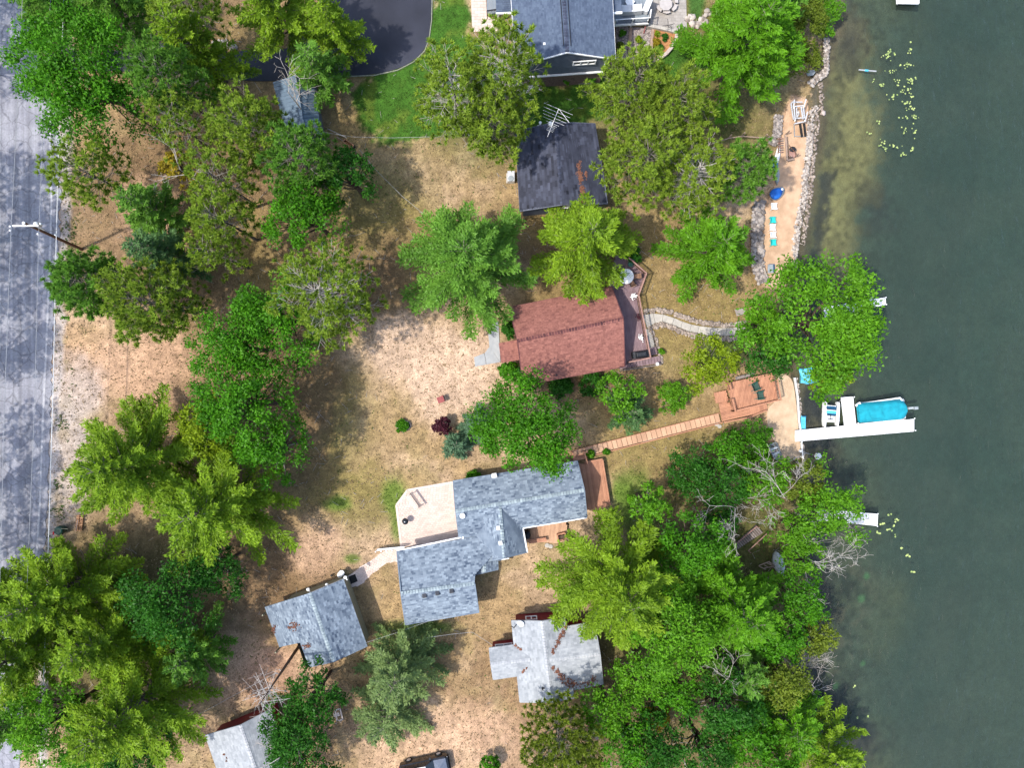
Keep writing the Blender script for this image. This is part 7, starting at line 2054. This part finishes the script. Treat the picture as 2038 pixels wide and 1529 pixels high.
# upper right
T('red', 905, 190, 92, 14, 'o', 'olive red pine on the lawn left of the blue gable, left of the pair', dens=.9, bare=.8)
T('red', 1005, 140, 88, 15, 'o', 'olive red pine with bare limbs touching the blue roof edge', dens=.9, bare=.9)
T('red', 985, 250, 82, 12, 'o', 'olive red pine left of the black-roofed cottage')
T('red', 1255, 190, 95, 14, 'o', 'olive red pine right of the blue gable')
T('red', 1335, 230, 88, 13, 'o', 'olive red pine in front of the bright broad-crowned pine')
T('red', 1275, 330, 92, 13, 'o', 'olive red pine against the black roof, lakeward side')
T('red', 1375, 355, 88, 12, 'o', 'olive red pine in the middle of the lakeside lawn', dens=.85, bare=.8)
T('red', 1474, 342, 66, 11, 'g', 'green red pine at the boulder bank above the blue-covered dinghy', dens=1.1)
T('con', 1468, 112, 118, 14, 'L', 'tall bright green pine with drooping plumes near the upper shore', irregular=.2, dens=1.15, tw=.5)
T('con', 1505, 35, 95, 12, 'g', 'green pine at the top edge behind the drooping bright pine')
T('shr', 1590, 40, 62, 4, 'A', 'olive shoreline thicket at the upper right', dens=1.2)
T('shr', 1640, 25, 40, 3, 'L', 'green shoreline bush at the top edge of the lake', dens=1.5)
T('shr', 1600, 110, 40, 1.6, 'A', 'low olive shrub beside the shore rocks', dens=1.2)
T('shr', 1123, 157, 12, 1.2, 'D', 'left round bush at the foot of the blue gable', dens=4)
T('shr', 1176, 155, 13, 1.2, 'D', 'right round bush at the foot of the blue gable', dens=4)
for lab, x, y, r, pal in (('green tuft in the crushed-rock bed nearest the blue house', 1238, 67, 7, 'D'), ('yellow-green tuft in the middle of the crushed-rock bed', 1271, 79, 7, 'Y'), ('olive tuft low in the crushed-rock bed', 1235, 92, 8, 'A'), ('yellow-green tuft low in the crushed-rock bed', 1275, 97, 7, 'Y'),
                          ('yellow shrub at the top of the mulch bed', 1307, 68, 6, 'Y'), ('bright yellow shrub in the middle of the mulch bed', 1307, 84, 8, 'G'), ('dark round shrub in the mulch bed', 1323, 74, 7, 'K'), ('dark shrub low in the mulch bed', 1314, 95, 7, 'K')):
    T('shr', x, y, r, .7, pal, lab, dens=9, leaf=.13)
# lower right shore
T('con', 1226, 1150, 142, 15, 'y', 'great yellow-green pine right of the grey house', irregular=.25, dens=1.15, tw=.45)
T('dec', 1292, 1005, 42, 9, 'L', 'slim light broadleaf at the top of the great yellow-green pine')
T('dec', 1370, 1075, 75, 11, 'D', 'mid green broadleaf behind the great yellow-green pine')
T('con', 1448, 1190, 108, 13, 'L', 'bright yellow-green pine pointing at the lake', irregular=.3, dens=1.1)
T('dec', 1335, 1250, 105, 12, 'L', 'pale-leaved broadleaf hanging over the cross-shaped roof', dens=1.15)
T('dec', 1280, 1340, 60, 8, 'L', 'small light broadleaf at the gable end of the cross-shaped roof')
T('dec', 1375, 945, 62, 6, 'K', 'dark shrubby tree below the cedar boardwalk')
T('dec', 1445, 905, 50, 5, 'D', 'dark green shrub tree beside the grey rowboat beach')
T('shr', 1495, 880, 44, 3.2, 'D', 'green shrub between the lower landing and the small beach', dens=1.6)
T('dec', 1520, 955, 60, 6, 'L', 'leafy tree at the foot of the small beach')
T('dec', 1440, 970, 58, 6, 'K', 'dark tree under the pale dead branches')
T('dec', 1598, 965, 52, 6, 'A', 'olive leafy tree overhanging the water at the half-buried dock')
T('dec', 1650, 1005, 80, 8, 'L', 'light green sparse tree leaning over the half-buried dock', dens=.85, lobes=.2)
T('dec', 1590, 1055, 60, 6, 'L', 'light green tree below the half-buried dock', dens=.8)
T('dec', 1595, 1115, 48, 6, 'L', 'green bush tree at the water edge with bare branches', dens=.7)
T('dec', 1430, 1045, 40, 5, 'K', 'dark shrub tree left of the old plank steps')
T('dec', 1590, 1195, 62, 7, 'D', 'green shoreline tree below the upturned rowboat')
T('dec', 1625, 1265, 46, 6, 'A', 'yellow-tipped shoreline bough reaching over the lake')
T('dec', 1545, 1265, 66, 8, 'D', 'green shoreline tree below the bright lake-pointing pine')
T('dec', 1550, 1345, 70, 8, 'A', 'green shoreline tree with white bare twigs beside it')
T('con', 1455, 1315, 70, 10, 'g', 'dark green pine in the woodland behind the shoreline')
T('dec', 1300, 1480, 70, 9, 'K', 'dark broadleaf low in the bottom woodland beside the copper bush')
T('dec', 1480, 1450, 66, 9, 'D', 'green broadleaf between the woodland and the bottom shore point')
T('dec', 1500, 1250, 50, 8, 'D', 'green broadleaf under the lake-pointing bright pine')
T('dec', 1330, 1165, 70, 10, 'L', 'light-leaved broadleaf wedged between the two bright pines')
T('dec', 1440, 1400, 78, 10, 'K', 'dark woodland tree in the lower right corner wood')
T('con', 1555, 1425, 84, 9, 'L', 'green shoreline tree above the bottom shore point')
T('con', 1640, 1490, 80, 8, 'y', 'bright yellow-green conifer at the bottom shore point', irregular=.3)
T('dec', 1530, 1510, 72, 9, 'D', 'green tree at the bottom edge near the lake')
T('dec', 1400, 1490, 72, 10, 'K', 'dark tree at the bottom edge of the woodland')
T('dec', 1210, 1410, 62, 8, 'L', 'light green tree right below the cross-shaped roof')
T('dec', 1255, 1475, 68, 9, 'D', 'green tree left of the copper bush at the bottom')
T('dec', 1345, 1365, 55, 8, 'D', 'light tree in the gap right of the cross-shaped roof')
T('red', 1110, 1455, 84, 10, 'A', 'olive thin-crowned tree at the bottom edge below the cross-shaped roof', dens=.9)
T('dec', 1150, 1520, 66, 8, 'A', 'olive broadleaf at the bottom edge beside the pallet', dens=.8)
T('shr', 975, 1522, 20, 2, 'D', 'small green bush at the bottom edge right of the car', dens=3)
T('shr', 1310, 1430, 26, 2, 'G', 'copper-brown dying bush in the woodland gap', dens=1.5)
# dead and bare trees
dead_tree(385, 355, 9, 'bare grey tree beside the golden sapling', depth=2, L=2.2)
dt = thing('dead_tree', 'tall dead pine with bare trunk leaning past the garage corner', 'dead tree', P(597, 1284), 'dead trees')
rgd = np.random.default_rng(9); tp = np.array(P(517, 1402, 11.8) - P(597, 1284)); sg_ = [((0, 0, -.1), tuple(tp * .5), .17, .12), (tuple(tp * .5), tuple(tp), .12, .03)]; bs_ = []
for k in range(26):
    t = rgd.uniform(.45, 1) ** .6; a_ = rgd.uniform(0, 6.28); o_ = tp * t; l_ = rgd.uniform(.7, 2.6); e_ = o_ + np.array([math.cos(a_) * l_, math.sin(a_) * l_, rgd.uniform(-.2, .7)])
    bs_.append((tuple(o_), tuple(e_), .03, .012))
    for j in range(3):
        q_ = o_ + (e_ - o_) * rgd.uniform(.4, .95); bs_.append((tuple(q_), tuple(q_ + rgd.normal(size=3) * .45), .015, .008))
link_mesh('trunk', tubes_mesh('trunk', sg_, 7), MAT['pole_wood'], dt); link_mesh('branches', tubes_mesh('branches', bs_, 4), MAT['twig'], dt)
MB().path([P(547, 1340, 5.6), P(556, 1343, 5.4), P(562, 1338, 5.4), P(556, 1333, 5.5)], .05).build('broken_limb', MAT['twig'], dt)
dead_tree(1545, 985, 8, 'large bare grey tree spreading above the old plank steps', depth=3, L=2.7, spread=1.2, r=.05)
dead_tree(1450, 1005, 7, 'pale bare tree over the yellow kayak', depth=3, L=2.6, spread=1.2, r=.055)
dead_tree(1605, 1110, 7, 'bare pale tree spreading its limbs over the lake edge', depth=3, L=3.0, spread=1.2, r=.06)
dead_tree(1695, 1072, 2.5, 'bare pale branches dipping into the water below the half-buried dock', depth=2, L=1.8, spread=1.2, r=.04)
dead_tree(590, 205, 8, 'bare fallen-limbed tree across the metal shed roof', depth=2, L=2.4, spread=1.2)
dead_tree(1590, 1340, 5, 'white bare twigs hanging over the dark water', depth=3, L=2.4, spread=1.1, r=.07)
dead_tree(1425, 1345, 7, 'pale bare twiggy tree inside the lower right woodland', depth=3, L=2.4, spread=1.1, r=.08)
dead_tree(575, 1480, 9, 'bare twig crown topping the dark tree by the red cottage', depth=2, L=2.2, spread=1.1, r=.08)
dead_tree(1350, 1490, 9, 'white bare twigs in the bottom woodland', depth=2, L=1.8, spread=1.1, r=.07)

# trees on the far side of the road, whose shade falls across the asphalt
for i, (x, y, r, h) in enumerate(((-60, 30, 110, 14), (-50, 160, 80, 15), (-70, 400, 90, 14), (-30, 490, 75, 13), (-75, 610, 90, 15), (-50, 730, 70, 13), (-40, 880, 55, 13), (-50, 985, 70, 14), (-45, 1110, 95, 15), (-50, 1260, 90, 14))):
    tree('dec' if i % 2 else 'red', x, y, r, h, 'K' if i % 2 else 'o', 'roadside tree beyond the road whose shade falls on the asphalt', kz=0.0, group='roadside trees beyond the road', **({} if i % 2 else {'dens': .7}))

# ---------------------------------------------------------------- grass, weeds and litter
def tufts(name, n, sampler, mat, hmin, hmax, seed, blades=3, width=.05):
    rg = np.random.default_rng(seed)
    px, py = sampler(rg, n)
    z = terrain(px, py); K = (H - z) / H
    X = (px - CX) * S; Y = (CY - py) * S
    m = len(px)
    base = np.stack([X, Y, z], 1)
    a = rg.uniform(0, 6.28, (m, blades)); hh = rg.uniform(hmin, hmax, (m, blades)); ln = rg.uniform(.5, 1.1, (m, blades))
    d = np.stack([np.cos(a), np.sin(a), np.zeros_like(a)], -1); s = np.stack([-np.sin(a), np.cos(a), np.zeros_like(a)], -1)
    b = base[:, None] + rg.normal(size=(m, blades, 3)) * np.array([.05, .05, 0])
    V = np.empty((m, blades, 3, 3))
    V[:, :, 0] = b - s * width; V[:, :, 1] = b + s * width; V[:, :, 2] = b + d * (hh * ln)[..., None] + np.array([0, 0, 1.]) * hh[..., None]
    F = np.arange(m * blades * 3).reshape(-1, 3)
    v = np.repeat(np.clip(rg.random(m)[:, None] * .7 + rg.random((m, blades)) * .4, 0, 1).reshape(-1), 3)
    o = link_mesh(name, fast_mesh(name, V.reshape(-1, 3), F, v), mat)
    o['kind'] = 'stuff'
    return o
def land_ok(px, py):
    ok = (np.interp(py, SY, SX) - px) > 12
    ok &= poly_sd(px, py, [(q[0], q[1]) for q in ROAD]) > 4
    ok &= poly_sd(px, py, DRIVE) > 3
    for b in (BEACH_A, BEACH_B, [(799, 1090), (790, 1006), (812, 977), (902, 961), (925, 960), (935, 1075)], [(800, 1090), (765, 1097), (737, 1117), (711, 1134), (690, 1150), (700, 1170), (720, 1163), (742, 1141), (770, 1121), (795, 1117)], [(943, 710), (951, 731), (998, 722), (994, 684), (993, 640), (973, 640), (970, 668), (972, 690)], [(1293, -60), (1364, -60), (1367, 56), (1345, 60), (1290, 52)], [(936, -40), (967, -40), (990, 62), (940, 62)], up + lo[::-1]):
        ok &= poly_sd(px, py, b) > 2
    return ok
def dry(rg, n):
    px = rg.uniform(90, 1640, n); py = rg.uniform(-20, 1550, n)
    c = ground_colour(px, py); k = land_ok(px, py) & (c[:, 0] > c[:, 1] * 1.05)
    return px[k], py[k]
def green(rg, n):
    px = rg.uniform(90, 1640, n); py = rg.uniform(-20, 1550, n)
    c = ground_colour(px, py); k = land_ok(px, py) & (c[:, 1] > c[:, 0] * .92)
    return px[k], py[k]
def verge(rg, n):
    py = rg.uniform(250, 1150, n); ex = np.interp(py, [270, 400, 600, 800, 1000, 1200], [121, 121, 110, 101, 94, 76])
    px = ex + 24 + rg.normal(size=n) * 9
    k = (vnoise(px / 30, py / 30, 31, 2) > .53) & land_ok(px, py)
    return px[k], py[k]
DRYM = foliage('dry_grass', (.14, .10, .045), (.46, .34, .20), trans=.15, gloss=.05, nscale=.3)
GRNM = foliage('green_grass', (.028, .080, .010), (.11, .19, .03), trans=.25, gloss=.05, nscale=.3)
tufts('dry_grass', 34000, dry, DRYM, .05, .14, 41)
tufts('green_grass', 60000, green, GRNM, .05, .12, 42, 3, .035)
tufts('weeds', 1300, verge, GRNM, .06, .16, 43, 4, .05)
def weedy(rg, n):
    px = rg.uniform(100, 1600, n); py = rg.uniform(100, 1550, n)
    k = land_ok(px, py) & (vnoise(px / 120, py / 120, 51, 2) > .55)
    return px[k], py[k]
tufts('weeds', 3500, weedy, GRNM, .04, .12, 44, 4, .045)
def duff(rg, n):
    px = rg.uniform(120, 1600, n); py = rg.uniform(-20, 1550, n)
    c = ground_colour(px, py); k = land_ok(px, py) & (c[:, 0] > c[:, 1] * 1.3) & (c[:, 0] < .27)
    return px[k], py[k]
tufts('forest_litter', 14000, duff, MAT['needles'], .02, .07, 45, 2, .03)
rg = np.random.default_rng(61); sx_ = rg.uniform(120, 1600, 2600); sy_ = rg.uniform(0, 1530, 2600)
kk = land_ok(sx_, sy_) & ((ground_colour(sx_, sy_)[:, 0] < .24) | (rg.random(2600) < .10)); sgs = []
for x, y in zip(sx_[kk], sy_[kk]):
    a = rg.uniform(0, 6.28); l = rg.uniform(.15, .8) * (2 if rg.random() < .05 else 1); p = np.array(P(x, y, tz(x, y) + .03))
    sgs.append((tuple(p), tuple(p + np.array([math.cos(a) * l, math.sin(a) * l, .04])), .018, .010))
o = link_mesh('fallen_twigs', tubes_mesh('fallen_twigs', sgs, 4), MAT['twig']); o['kind'] = 'stuff'
print('trees', tree_no[0], 'objects', len(bpy.data.objects))
